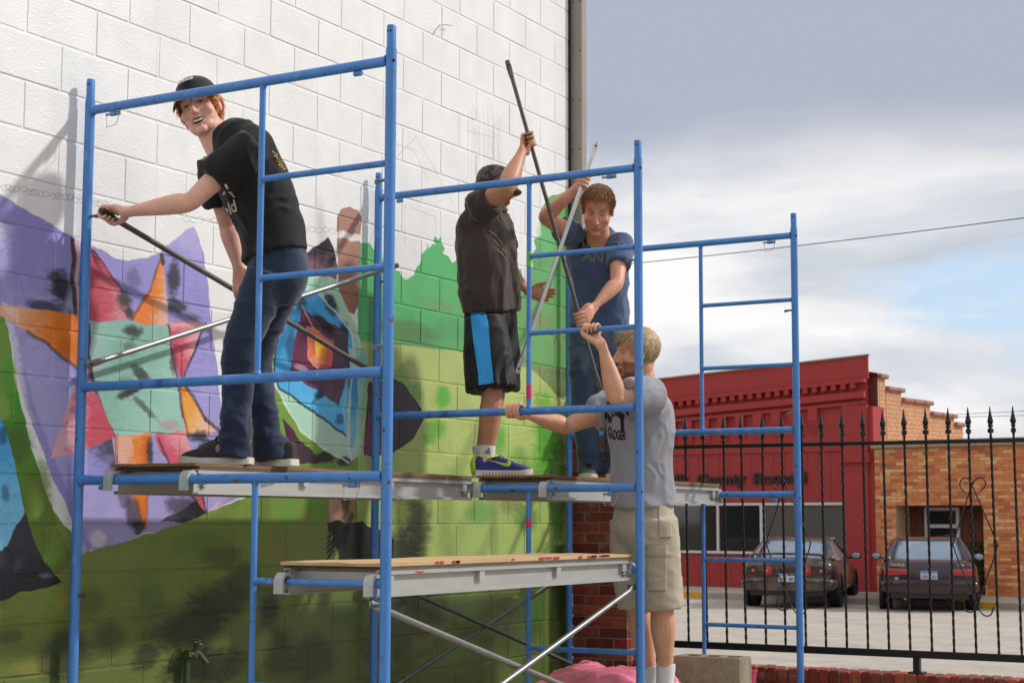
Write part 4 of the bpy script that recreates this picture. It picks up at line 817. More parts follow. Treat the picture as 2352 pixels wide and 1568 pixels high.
# crumpled pink sheet
M_pk = mat('pink_plastic', srgb(226, 120, 146), 0.35, var=0.08, scale=10)
n = 56; g = np.stack(np.meshgrid(np.linspace(0, 1, n), np.linspace(0, 1, n), indexing='ij'), -1).reshape(-1, 2)
q = np.column_stack([g*4.2, np.zeros(len(g))]); rid = lambda s, k: 1-np.abs(2*noise3(q*k+s*3.1, s)-1)
qa = np.column_stack([q[:, 0]*0.55+q[:, 1]*0.25, q[:, 1]*1.5-q[:, 0]*0.5, q[:, 2]]); rida = lambda s, k: (1-np.abs(2*noise3(qa*k+s*3.1+0.5*noise3(q*1.3, s+9)[:, None], s)-1))
hgt = 0.09*noise3(q*0.8, 3)+0.05*rida(1, 0.9)**1.5+0.022*rida(2, 2.2)**2+0.008*rida(5, 5.0)**2
e = np.minimum(np.minimum(g[:, 0], 1-g[:, 0]), np.minimum(g[:, 1], 1-g[:, 1])); hgt = hgt*np.clip(e*6, 0, 1)**0.6+0.006+np.clip((g[:, 0]-0.55), 0, 1)*0.10*np.clip(e*6, 0, 1)
vs = np.column_stack([-4.55+0.72*g[:, 0]+0.03*(noise3(q*1.5, 8)-0.5), 8.15+0.62*g[:, 1]+0.05*(noise3(q*1.5, 9)-0.5), ZL+hgt])
b = MB(); b.add(vs, [(i*n+j, (i+1)*n+j, (i+1)*n+j+1, i*n+j+1) for i in range(n-1) for j in range(n-1)])
o = b.build('plastic_sheet', M_pk, None, 180); tag(o, 'crumpled pink plastic sheet at the foot of the brick pier', 'sheet')
sm_ = o.modifiers.new('thick', 'SOLIDIFY'); sm_.thickness = 0.003
tb = at(1718, 1536, 9.6); o = empty('plastic_tub', (tb[0], tb[1], ZL)); tag(o, 'small pink plastic tub behind the cinder block', 'tub'); h_ = tb[2]-ZL
b = MB(); b.lathe([(0.04, 0), (0.052, h_-0.012), (0.056, h_-0.012), (0.056, h_), (0.05, h_), (0.047, h_-0.03), (0.036, 0.01)], (0, 0, 0), (0, 0, 1), 24); b.build('tub_shell', mat('tub_pink', srgb(206, 70, 108), 0.4), o, 40)

# ------------------------------------------------------------------ the far side of the street
FA = math.atan2(-0.80, 4.92); FC = V(-11.5, 36.75, 0)            # facade direction and the red building's corner
fu, fv = V(math.cos(FA), math.sin(FA), 0), V(-math.sin(FA), math.cos(FA), 0)
def fac(x, y, v0=0.0):
    d = _fwd+_r2*(x-1176)/FPX+_u2*(784-y)/FPX; o_ = V(0, 0, EYE); t = ((FC+fv*v0-o_)@fv)/(d@fv); p = o_+d*t-FC; return p@fu, p[2]
def side(x, y):                                                # point on the red building's end wall
    d = _fwd+_r2*(x-1176)/FPX+_u2*(784-y)/FPX; o_ = V(0, 0, EYE); t = ((FC-o_)@fu)/(d@fu); p = o_+d*t-FC; return p@fv, p[2]
ZS = -0.20; ZW = -0.075
def strip(name, u0, u1, v0, v1, z0, z1, m):
    b = MB(); b.box(u0, u1, v0, v1, z0, z1); o = b.build(name, m); o.location = FC; o.rotation_euler = (0, 0, FA); o['kind'] = 'structure'; return o
b = MB(); b.add([(x, y, ZS) for x, y in ((-160, 10.25), (160, 10.25), (160, 36), (-160, 62))], [(0, 1, 2, 3)])
b = MB(); b.box(-160, 160, -26.5, -3.0, ZS-0.01, ZS); o = b.build('road', M_road); o.location = FC; o.rotation_euler = (0, 0, FA); o['kind'] = 'structure'
strip('sidewalk', -40, 60, -2.85, 0.5, ZS-0.05, ZW, M_walk)
M_kerb = mat('kerb_concrete', srgb(160, 152, 140), 0.9, var=0.15, scale=2, bump=0.3); M_yel = mat('kerb_yellow', srgb(206, 158, 46), 0.8, var=0.2, scale=6)
strip('kerb', -40, 60, -3.0, -2.852, ZS-0.05, ZW+0.004, M_kerb)
b = MB(); ua, ub = -4.35, -2.5; b.box(ua, ub, -3.004, -2.86, ZS+0.004, ZW+0.0082); b.box(3.4, 4.2, -3.004, -2.86, ZS+0.004, ZW+0.0082); o = b.build('kerb_marking', M_yel); o.location = FC; o.rotation_euler = (0, 0, FA); o['kind'] = 'structure'

M_red = mat('red_painted_brick', srgb(164, 54, 51), 0.75, var=0.10, scale=2.5, bump=0.3, bscale=14, chips=[(srgb(148, 48, 47), 1.2, 0.55, 0.75)])
M_redd = mat('red_painted_board', srgb(156, 50, 48), 0.7, var=0.12, scale=2.0, stretch=(6, 1, 0.6), bump=0.2, bscale=10)
rd = empty('red_building', FC, FA); tag(rd, 'red painted storefront with corbelled brick cornice and county record sign', 'building')
RW = -13.5; zT = fac(1981, 818)[1]; zTL = zT-0.62
b = MB(); zc2 = fac(1800, 900)[1]
prof = [(RW, ZW), (0, ZW), (0, zT-0.35), (RW, zTL-0.35)]
vs = [(u, 0.0, z) for u, z in prof]+[(u, 0.5, z) for u, z in prof]
b.add(vs, [(0, 1, 2, 3), (5, 4, 7, 6), (4, 0, 3, 7), (3, 2, 6, 7)]); b.build('wall', M_red, rd)
b = MB(); b.box(RW, -0.31, 0.5, 14.0, ZW, 2.9); b.build('rear_wing', M_red, rd)
def top_at(u): return zT+(zTL-zT)*(u/RW)
def band(nm, da, db, v0, m=M_red, u0=RW, u1=0.0):             # horizontal band hung da..db below the sloping top line
    b = MB(); vs = [(u, v, top_at(u)-d) for v in (v0, 0.02) for d in (db, da) for u in (u0, u1)]
    b.add(vs, [(0, 1, 3, 2), (4, 6, 7, 5), (2, 3, 7, 6), (0, 4, 5, 1), (0, 2, 6, 4), (1, 5, 7, 3)]); return b.build(nm, m, rd)
band('parapet', 0.0, 0.52, -0.02, u1=0.02); band('coping', -0.04, -0.001, -0.06, mat('coping_tan', srgb(150, 120, 100), 0.8), u1=0.05); band('cornice_band', 0.521, 0.60, -0.16, u1=-0.02); band('cornice_band', 0.80, 0.95, -0.13, u1=-0.04); band('cornice_band', 1.02, 1.09, -0.09, u1=-0.06)
u = -0.25
while u > -8.6:                                               # small dentils
    b = MB(); z = top_at(u)-0.60; b.box(u-0.12, u, -0.15, 0.01, z-0.12, z); b.build('dentil', M_red, rd); u -= 0.245
u = -1.25
while u > -9.0:                                               # stepped corbels
    b = MB(); z = top_at(u)-1.09
    for s_ in range(5): b.box(u-0.24, u, -0.105+s_*0.019, 0.01, z-0.22-0.07*(s_+1), z-0.22-0.07*s_ if s_ else z)
    b.build('corbel', M_red, rd); u -= 0.49
b = MB()
for k in range(12):
    u = -1.25+0.245; 
b = MB(); b.box(-0.62, 0.0, -0.09, 0.0, ZW, top_at(-0.3)-1.1); b.build('pilaster', M_red, rd)
b = MB(); b.box(-0.68, 0.06, -0.16, 0.0, fac(1970, 1052)[1]-0.1, fac(1970, 1052)[1]+0.12); b.build('pilaster_cap', M_red, rd)
b = MB(); b.box(0.0, 0.12, -0.02, 0.55, ZW, zT-1.15); b.build('corner_return', M_red, rd)
# boarded front: each board is its own piece
zb1 = fac(1750, 1040)[1]; ws = [(fac(1556, 1163)[0]-0.0, fac(1752, 1163)[0]), (fac(1756, 1157)[0], fac(1957, 1157)[0])]; wz0, wz1 = fac(1750, 1266)[1], fac(1750, 1160)[1]
wl = ws[0][0]-0.0; wr = ws[1][1]; bw = 0.298; u = -0.66
while u > RW+0.4:
    u0 = u-bw+0.008
    inwin = u0 < wr+0.02 and u > wl-1.9
    for z0_, z1_ in (((ZW, wz0-0.07), (wz1+0.07, zb1)) if inwin else ((ZW, zb1),)):
        b = MB(); b.box(u0, u, -0.045, 0.0, z0_, z1_); b.build('board', M_redd, rd)
    u -= bw
b = MB(); b.box(RW+0.2, -0.64, -0.075, 0.0, zb1, zb1+0.13); b.build('board_cap', M_redd, rd)
M_wfr = mat('white_window_frame', srgb(206, 204, 200), 0.5, var=0.06)
def glass(name, col, rough=0.04):
    return mat(name, col, rough, 0.0, var=0.25, scale=0.6, spec=1.0)
M_gl = glass('shop_glass', srgb(34, 36, 36)); M_gl2 = glass('shop_glass_curtain', srgb(96, 94, 88), 0.08)
def window(parent, u0, u1, z0, z1, mull, v0=-0.05, fw=0.06, gm=None):
    wn = MB(); wn.box(u0-fw, u1+fw, v0-0.03, v0+0.05, z0-fw, z0); wn.box(u0-fw, u1+fw, v0-0.03, v0+0.05, z1, z1+fw); wn.box(u0-fw, u0, v0-0.03, v0+0.05, z0, z1); wn.box(u1, u1+fw, v0-0.03, v0+0.05, z0, z1)
    for m_ in mull: wn.box(m_-0.03, m_+0.03, v0-0.026, v0+0.05, z0, z1)
    wo = wn.build('window_frame', M_wfr, parent); e_ = [u0]+list(mull)+[u1]
    for k in range(len(e_)-1):
        b = MB(); b.add([(e_[k], v0+0.012, z0), (e_[k+1], v0+0.012, z0), (e_[k+1], v0+0.012, z1), (e_[k], v0+0.012, z1)], [(0, 1, 2, 3)]); b.build('pane', gm or M_gl, wo)
u1_ = ws[0][1]; window(rd, wl-1.9, u1_-0.04, wz0, wz1, [fac(1652, 1200)[0]]); window(rd, ws[1][0]+0.04, wr, wz0, wz1, [], gm=M_gl2)
M_let = mat('sign_letter', srgb(26, 24, 26), 0.5); zl = fac(1800, 1108)[1]
for wd_, xa, xb in (('Faulk', 1502, 1588), ('County', 1605, 1717), ('Record', 1735, 1855)):
    tm = text_mesh(wd_, 0.32, 0.02, 0.016, 1.03); tv = getv(tm); ua, ub = fac(xa, 1100)[0], fac(xb, 1100)[0]; k = (ub-ua)/(tv[:, 0].max()-tv[:, 0].min())
    setv(tm, np.column_stack([(tv[:, 0]-tv[:, 0].min())*k+ua, -0.075-tv[:, 2], tv[:, 1]+zl])); link('sign_word', tm, M_let, rd)
# the end wall of tan brick with stepped parapet
M_tan = mat('tan_brick', srgb(198, 150, 114), 0.85, var=0.18, scale=3)
steps = [(1986, 862, 2032, 872), (2034, 893, 2070, 906), (2070, 917, 2136, 937), (2136, 950, 2191, 965), (2191, 974, 2212, 985)]
pts = []; seg = []
for x0, y0, x1, y1 in steps:
    a = side(x0, y0); c = side(x1, y1); a = (max(a[0], 0.5), (a[1]+c[1])/2); c = (c[0], a[1]); seg.append((a, c))
v_end = seg[-1][1][0]; b = MB(); pv = seg[0][0][0]
def brick_sheet(b, v0, v1, z0, z1, u):     # courses of real bricks on a wall facing +u
    r_ = 0; z = z0
    while z < z1-0.02:
        v = v0-(0.13 if r_ % 2 else 0.0)
        while v < v1:
            a_, c_ = max(v+0.006, v0), min(v+0.254, v1)
            if c_-a_ > 0.03: b.bbox(u-0.02, u+0.012, a_, c_, z+0.006, min(z+0.094, z1), 0.004)
            v += 0.26
        z += 0.10; r_ += 1
for (a, c) in seg:
    b.box(-0.3, 0.0, a[0] if a[0] > 0.6 else 0.5, c[0], ZW, a[1])
b.build('end_wall', mat('pale_mortar', srgb(196, 176, 156), 0.9), rd)
lb = fac(1996, 1025)[1]; b = MB()
for (a, c) in seg: brick_sheet(b, a[0] if a[0] > 0.6 else 0.55, c[0], lb-0.4, a[1], 0.0)
o = b.build('brick_courses', M_tan, rd); o['kind'] = 'stuff'
for (a, c) in seg:
    b = MB(); v = a[0]
    while v < c[0]-0.05: e_ = min(v+0.55, c[0]+0.08); b.bbox(-0.36, 0.10, v, e_-0.02, a[1], a[1]+0.11, 0.03); v = e_
    b.build('coping_tile', mat('coping_tile', srgb(150, 112, 100), 0.5, var=0.15), rd)
a_ = side(2058, 905); b = MB(); b.tube((-1.0, a_[0], a_[1]-0.6), (-1.0, a_[0]+0.0, a_[1]+0.35), 0.10); b.build('vent_pipe', mat('vent_white', srgb(214, 212, 210), 0.5), rd, 40)

# brick building beside it
br = empty('orange_brick_building', FC+fu*0.13, FA); tag(br, 'low building of mixed orange and tan bricks with a recessed window', 'building')
bz1 = fac(2100, 1028)[1]; u_r0, u_r1 = fac(2047, 1200)[0], fac(2246, 1200)[0]; r_z1, r_z0 = fac(2150, 1159)[1], ZW
BU = 9.5
M_bm = mat('pale_joint', srgb(204, 166, 130), 0.9)
b = MB(); b.box(0.0, u_r0, -0.008, 9, ZW, bz1); b.box(u_r1, BU, -0.008, 9, ZW, bz1); b.box(u_r0, u_r1, -0.008, 9, r_z1, bz1); b.box(u_r0, u_r1, 0.7, 9, ZW, r_z1); b.build('wall', M_bm, br)
b = MB()
for k in range(8): b.bbox(k*1.25-0.05, k*1.25+1.19, -0.10, 0.4, bz1, bz1+0.17, 0.015)
b.build('coping', mat('tan_coping', srgb(168, 142, 112), 0.85, var=0.15), br)
bc = [srgb(214, 128, 78), srgb(224, 168, 108), srgb(196, 108, 70), srgb(216, 138, 84), srgb(228, 180, 122), srgb(212, 130, 78), srgb(186, 100, 70), srgb(218, 144, 88), srgb(212, 126, 76)]
M_ob = brick_mat('orange_brick', bc, 0.8, 0.86, 1.14, 0.2); M_obs = mat('orange_brick_far', (1, 1, 1), 0.8, var=0.12, scale=8, attr='col')
bl, bh_ = 0.262, 0.074
fb = MB(); fb.bbox(0.004, bl-0.006, 0.0, 0.045, 0.004, bh_-0.006, 0.003); me_ob = fb.mesh('brick'); me_ob.materials.append(M_ob)
cells = []; z = ZW; r_ = 0
while z < bz1-0.04:
    u = -(0.13 if r_ % 2 else 0)
    while u < BU:
        a_, c_ = max(u, 0), min(u+bl, BU)
        if z+bh_/2 < r_z1:
            if a_ < u_r1 and c_ > u_r0:
                if a_ < u_r0: c_ = u_r0
                elif c_ > u_r1: a_ = u_r1
                else: a_ = c_
        if c_-a_ > 0.05: cells.append((u, z, a_, c_))
        u += bl
    z += bh_; r_ += 1
# of the bricks in view those nearest the street side of the recess are single pieces
full = [c for c in cells if c[3]-c[2] > bl-0.01 and c[2] < 3.9]; full.sort(key=lambda c: abs(c[0]-u_r1-0.45)+abs(c[1]-1.6)*0.45); single = set(full[:298]); sb = MB(); scol = []
for c in cells:
    if c in single:
        o = link('brick', me_ob, None, br); o.location = (c[0], -0.02+rb.uniform(-0.003, 0.003), c[1])
    else:
        n0 = len(sb.v); sb.box(c[2]+0.004, c[3]-0.006, -0.02, 0.024, c[1]+0.004, c[1]+bh_-0.006); cc = rb.choice(bc); scol += [tuple(q*rb.uniform(0.9, 1.1) for q in cc)]*(len(sb.v)-n0)
o = sb.build('brick_courses', M_obs, br); o['kind'] = 'stuff'; set_col(o.data, np.array(scol))
M_brt = mat('brown_shingle', srgb(112, 66, 46), 0.85, var=0.15, scale=5)
for j in range(8):
    for k in range(7):
        ww = (u_r1-u_r0)/6.5; a_ = u_r0+k*ww-(ww/2 if j % 2 else 0); c_ = min(a_+ww-0.012, u_r1); a_ = max(a_, u_r0); zz = ZW+j*0.26
        if c_-a_ > 0.03 and zz < r_z1: b = MB(); b.box(a_, c_, 0.67-0.008*(j % 2), 0.72, zz, min(zz+0.25, r_z1-0.002)); b.build('shingle', M_brt, br)
w_u0, w_u1 = fac(2133, 1200, 0.65)[0]-0.13, fac(2199, 1200, 0.65)[0]-0.13; w_z0, w_z1 = fac(2160, 1243, 0.65)[1], fac(2160, 1172, 0.65)[1]
window(br, w_u0, w_u1, w_z0, (w_z0+w_z1)/2-0.03, [], 0.62, 0.07); window(br, w_u0, w_u1, (w_z0+w_z1)/2+0.03, w_z1, [], 0.61, 0.07)
M_leaf = mat('shrub_leaf', srgb(56, 66, 34), 0.7, var=0.3, scale=10)
def shrub(name, loc, label, h, n):
    o = empty(name, loc); tag(o, label, 'shrub'); r_ = random.Random(5); b = MB(); st = MB()
    for k in range(9): st.tube((0, 0, 0), (r_.uniform(-0.3, 0.3), r_.uniform(-0.2, 0.2), h*r_.uniform(0.6, 1.0)), 0.008, 5)
    for k in range(n):
        c_ = V(r_.gauss(0, 0.22), r_.gauss(0, 0.16), h*r_.uniform(0.15, 1.0)); a_ = unit((r_.uniform(-1, 1), r_.uniform(-1, 1), r_.uniform(-0.4, 1)))*0.05; d_ = unit(np.cross(a_, (r_.random(), r_.random(), 0.3)))*0.018
        b.add([c_-a_, c_+d_, c_+a_, c_-d_], [(0, 1, 2, 3)])
    b.build('foliage', M_leaf, o); st.build('stem', mat('stem', srgb(80, 62, 44), 0.9), o)
sp_ = FC+fu*(u_r1+0.13-0.35)+fv*0.45; shrub('shrub', (sp_[0], sp_[1], ZW), 'dark leafy shrub in the recess beside the brick window', 1.15, 700)

# overhead cables between poles outside the frame
M_cab = mat('cable', srgb(70, 70, 72), 0.7)
def cable(label, a, c, sag, r):
    P_ = [np.array(a)*(1-t)+np.array(c)*t-V(0, 0, sag*4*t*(1-t)) for t in np.linspace(0, 1, 25)]; v, f = limb(P_, [r]*25, n=6, sub=1, round_ends=False); b = MB(); o0 = P_[0]; b.add(np.array(v)-o0, f)
    o = b.build('overhead_cable', M_cab, None, 180); o.location = o0; tag(o, label, 'cable', 'overhead cables'); return o
A_ = at(1290, 613, 24.0); B_ = at(2352, 481, 17.0)
cable('single thick cable rising across the clouds above the scaffold', A_+(A_-B_)*0.25, B_+(B_-A_)*0.6, 0.1, 0.0055)
for k, (ya, yb) in enumerate(((952, 941), (957, 951))): A_ = at(2130, ya, 75); B_ = at(2352, yb, 72); cable(('upper', 'lower')[k]+' of two thin cables beyond the stepped brick roof', A_+(A_-B_)*2, B_+(B_-A_)*2, 0.05, 0.012)

# ------------------------------------------------------------------ parked cars
M_tyre = mat('tyre', srgb(34, 33, 32), 0.9, var=0.2, scale=20); M_rim = mat('wheel_rim', srgb(150, 148, 144), 0.35, 0.6)
M_tl = mat('tail_light', srgb(168, 30, 36), 0.15, var=0.1, spec=0.8); M_cg = mat('car_glass', srgb(150, 166, 178), 0.06, 0.55, var=0.2, scale=2); M_blk = mat('car_trim', srgb(24, 24, 25), 0.5)
M_pl = mat('plate', srgb(196, 204, 214), 0.5, var=0.1, scale=8); M_plb = mat('plate_blue', srgb(96, 134, 186), 0.5); M_plt = mat('plate_text', srgb(52, 58, 84), 0.5); M_chr = mat('car_badge', srgb(200, 200, 200), 0.25, 0.7)
def car(loc, rz, label, paint, dirt, kind, plate):
    o = empty('parked_car', loc, rz); tag(o, label, 'car', 'cars parked at the far kerb')
    M_p = mat('car_paint_'+kind, paint, 0.28, 0.35, var=0.12, scale=3, coat=0.6, chips=[(dirt, 1.6, 0.42, 0.75)]) if kind == 'dusty' else mat('car_paint_'+kind, paint, 0.22, 0.3, var=0.08, scale=3, coat=0.8)
    st = [(0.00, 0.66, 0.44, 0.90), (0.03, 0.80, 0.36, 0.945), (0.12, 0.875, 0.31, 0.975), (0.40, 0.905, 0.25, 0.99), (1.0, 0.92, 0.22, 1.0), (2.4, 0.925, 0.20, 0.97), (3.5, 0.92, 0.21, 0.93), (4.3, 0.89, 0.24, 0.84), (4.75, 0.82, 0.28, 0.72), (4.92, 0.68, 0.34, 0.62)]
    b = MB(); b.add(*loft([(V(0, y, (z0+z1)/2), V(hw, 0, 0), V(0, 0, (z1-z0)/2)) for y, hw, z0, z1 in st], 36, 4, 4.5)); b.build('body_shell', M_p, o, 60)
    gh = [(0.90, 0.62, 3.55, 0.83), (0.99, 0.72, 3.40, 0.80), (1.12, 0.98, 3.02, 0.735), (1.26, 1.30, 2.62, 0.665), (1.355, 1.58, 2.36, 0.60)]
    b = MB(); b.add(*loft([(V(0, (y0+y1)/2, z), V(hw, 0, 0), V(0, (y1-y0)/2, 0)) for z, y0, y1, hw in gh], 40, 4, 5)); b.build('window_glass', M_cg, o, 60)
    rf = [(1.325, 1.46, 2.44, 0.645), (1.36, 1.52, 2.40, 0.62), (1.39, 1.68, 2.26, 0.53), (1.40, 1.8, 2.15, 0.40)]
    b = MB(); b.add(*loft([(V(0, (y0+y1)/2, z), V(hw, 0, 0), V(0, (y1-y0)/2, 0)) for z, y0, y1, hw in rf], 36, 4, 4)); b.build('roof', M_p, o, 180)
    for sx in (-1, 1):
        b = MB(); b.add(*limb([V(sx*0.78, 0.66, 0.95), V(sx*0.72, 0.98, 1.12), V(sx*0.65, 1.30, 1.27), V(sx*0.60, 1.52, 1.355)], [0.075, 0.055, 0.045, 0.04], n=10, sub=4)); b.build('pillar', M_p, o, 180)
        b = MB(); b.add(*limb([V(sx*0.80, 3.42, 0.94), V(sx*0.70, 2.80, 1.18), V(sx*0.62, 2.40, 1.34)], [0.03]*3, n=8, sub=4)); b.build('pillar', M_p, o, 180)
        b = MB(); b.add(*limb([V(sx*0.735, 2.05, 0.97), V(sx*0.62, 2.0, 1.35)], [0.03]*2, n=8, sub=3)); b.build('pillar', M_p, o, 180)
        m = MB(); m.add(*ellipsoid(V(sx*1.03, 3.05, 0.98), V(0.11, 0, 0), V(0, 0.06, 0), V(0, 0, 0.075), 14, 10)); m.add(*limb([V(sx*0.86, 3.08, 0.93), V(sx*0.98, 3.06, 0.96)], [0.025, 0.02], n=8, sub=2)); mr = m.build('mirror', M_p if kind != 'dusty' else M_blk, o, 180)
        m = MB(); m.add(*ellipsoid(V(sx*1.03, 2.995, 0.98), V(0.09, 0, 0), V(0, 0.008, 0), V(0, 0, 0.06), 12, 8)); m.build('mirror_glass', M_cg, mr, 180)
        for y in (1.02, 3.82):
            wv_ = empty('wheel', (sx*0.80, y, 0.32), 0, o); b = MB(); b.lathe([(0.20, -0.10), (0.30, -0.105), (0.318, -0.08), (0.32, 0), (0.318, 0.08), (0.30, 0.105), (0.20, 0.10)], (0, 0, 0), (1, 0, 0), 28); b.build('tyre', M_tyre, wv_, 40)
            b = MB(); b.lathe([(0.21, 0.04), (0.20, 0.098), (0.17, 0.085), (0.06, 0.09), (0.02, 0.10)], (0, 0, 0), (sx, 0, 0), 24)
            for k in range(5): a = k*2*math.pi/5; b.tube((sx*0.09, 0.05*math.cos(a), 0.05*math.sin(a)), (sx*0.092, 0.19*math.cos(a), 0.19*math.sin(a)), 0.02, 6)
            b.build('rim', M_rim, wv_, 40)
            b = MB(); b.lathe([(0.36, -0.02), (0.36, 0.045), (0.33, 0.05), (0.33, -0.02)], (sx*0.895, y, 0.32), (sx, 0, 0), 28); b.build('wheel_arch', M_blk, o, 40)
    b = MB(); b.add(*loft([(V(0, y, 0.475), V(hw, 0, 0), V(0, 0, 0.125)) for y, hw in ((-0.07, 0.70), (-0.055, 0.82), (0.0, 0.895), (0.20, 0.915), (0.55, 0.92))], 32, 3, 5)); b.build('bumper', M_p, o, 60)
    b = MB(); b.box(-0.72, 0.72, -0.045, 0.3, 0.25, 0.36); b.build('valance', M_blk, o)
    b = MB(); b.box(-0.84, 0.84, -0.073, -0.05, 0.505, 0.522); b.build('bumper_strip', M_blk, o)
    b = MB(); b.tube((-0.45, -0.03, 0.25), (-0.45, 0.25, 0.25), 0.03); b.build('exhaust_pipe', M_rim, o, 40)
    if kind == 'dusty':
        b = MB(); b.add(*loft([(V(0, y, 0.735), V(hw, 0, 0), V(0, 0, 0.105)) for y, hw in ((-0.010, 0.66), (0.0, 0.78), (0.06, 0.855))], 30, 3, 5)); b.build('light_panel', mat('smoked_panel', srgb(66, 44, 38), 0.25, var=0.15, scale=4), o, 60)
        for x in (-0.66, -0.38, 0.38, 0.66):
            b = MB(); b.lathe([(0.098, 0.0), (0.092, 0.018), (0.05, 0.026), (0.045, 0.02)], (x, -0.004 if abs(x) < 0.5 else 0.022, 0.735), (0, -1, 0), 22); tl = b.build('tail_light', M_tl, o, 40)
            b = MB(); b.lathe([(0.03, 0.0), (0.025, 0.012)], (x, -0.028, 0.735), (0, -1, 0), 14); b.build('light_lens', mat('lens_pale', srgb(200, 120, 110), 0.2), tl, 40)
        b = MB(); b.add(*limb([V(-0.70, 0.10, 0.985), V(-0.62, 0.06, 1.045), V(0, 0.015, 1.065), V(0.62, 0.06, 1.045), V(0.70, 0.10, 0.985)], [0.03, 0.028, 0.026, 0.028, 0.03], n=10, sub=4, flat=[0.6]*5)); b.build('spoiler', M_p, o, 180)
    else:
        for sx in (-1, 1):
            b = MB(); b.add(*loft([(V(sx*0.845, 0.10, 0.745), V(0, 0.05, 0), V(0, 0, 0.065)), (V(sx*0.80, 0.02, 0.745), V(0, 0.03, 0), V(0, 0, 0.072)), (V(sx*0.62, -0.012, 0.745), V(0, 0.02, 0), V(0, 0, 0.066)), (V(sx*0.40, -0.016, 0.748), V(0, 0.015, 0), V(0, 0, 0.05))], 16, 4, 3)); b.build('tail_light', M_tl, o, 60)
        t = text_mesh('TAURUS', 0.075, 0.003, 0.002); v = getv(t); setv(t, np.column_stack([v[:, 0]-0.58, -0.02-v[:, 2]+0.0*v[:, 0], v[:, 1]+0.855])); link('model_lettering', t, M_chr, o)
        t = text_mesh('SE', 0.07, 0.003, 0.002); v = getv(t); setv(t, np.column_stack([v[:, 0]-0.60, -0.078-v[:, 2], v[:, 1]+0.60])); link('trim_lettering', t, M_chr, o)
        b = MB(); b.add(*ellipsoid(V(0.58, -0.006, 0.872), V(0.065, 0, 0), V(0, 0.012, 0), V(0, 0, 0.028), 20, 8)); em = b.build('badge_rim', M_chr, o, 180)
        b = MB(); b.add(*ellipsoid(V(0.58, -0.012, 0.872), V(0.057, 0, 0), V(0, 0.010, 0), V(0, 0, 0.022), 20, 8)); b.build('badge_oval', mat('badge_blue', srgb(40, 66, 130), 0.3), em, 180)
        b = MB(); b.lathe([(0.014, 0), (0.012, 0.006)], (0, -0.012, 0.85), (0, -1, 0), 12); b.build('lock', M_chr, o, 40)
    pz = 0.60 if kind == 'dusty' else 0.685; py = -0.078 if kind == 'dusty' else -0.016
    b = MB(); b.bbox(-0.155, 0.155, py-0.012, py, pz-0.078, pz+0.078, 0.004); pl = b.build('licence_plate', M_pl, o)
    b = MB(); b.box(-0.150, 0.150, py-0.0145, py-0.0122, pz+0.035, pz+0.074); b.build('plate_band', M_plb, pl)
    t = text_mesh(plate, 0.092, 0.001, 0.001); v = getv(t); setv(t, np.column_stack([v[:, 0], py-0.0145-v[:, 2], v[:, 1]+pz-0.055])); link('plate_lettering', t, M_plt, pl)
    return o
def ground_car(x, dep): p = at(x, 1206, dep); return (p[0], p[1], ZS)
car(ground_car(1806, 32.6), math.radians(12), 'dusty dark sedan with four round tail lights before the red storefront', srgb(52, 46, 48), srgb(138, 118, 98), 'dusty', '2BK 80')
car(ground_car(2131, 31.6), math.radians(16), 'dark maroon sedan with wide red tail lights before the orange brick building', srgb(46, 18, 28), srgb(120, 100, 90), 'maroon', '2BH 83')

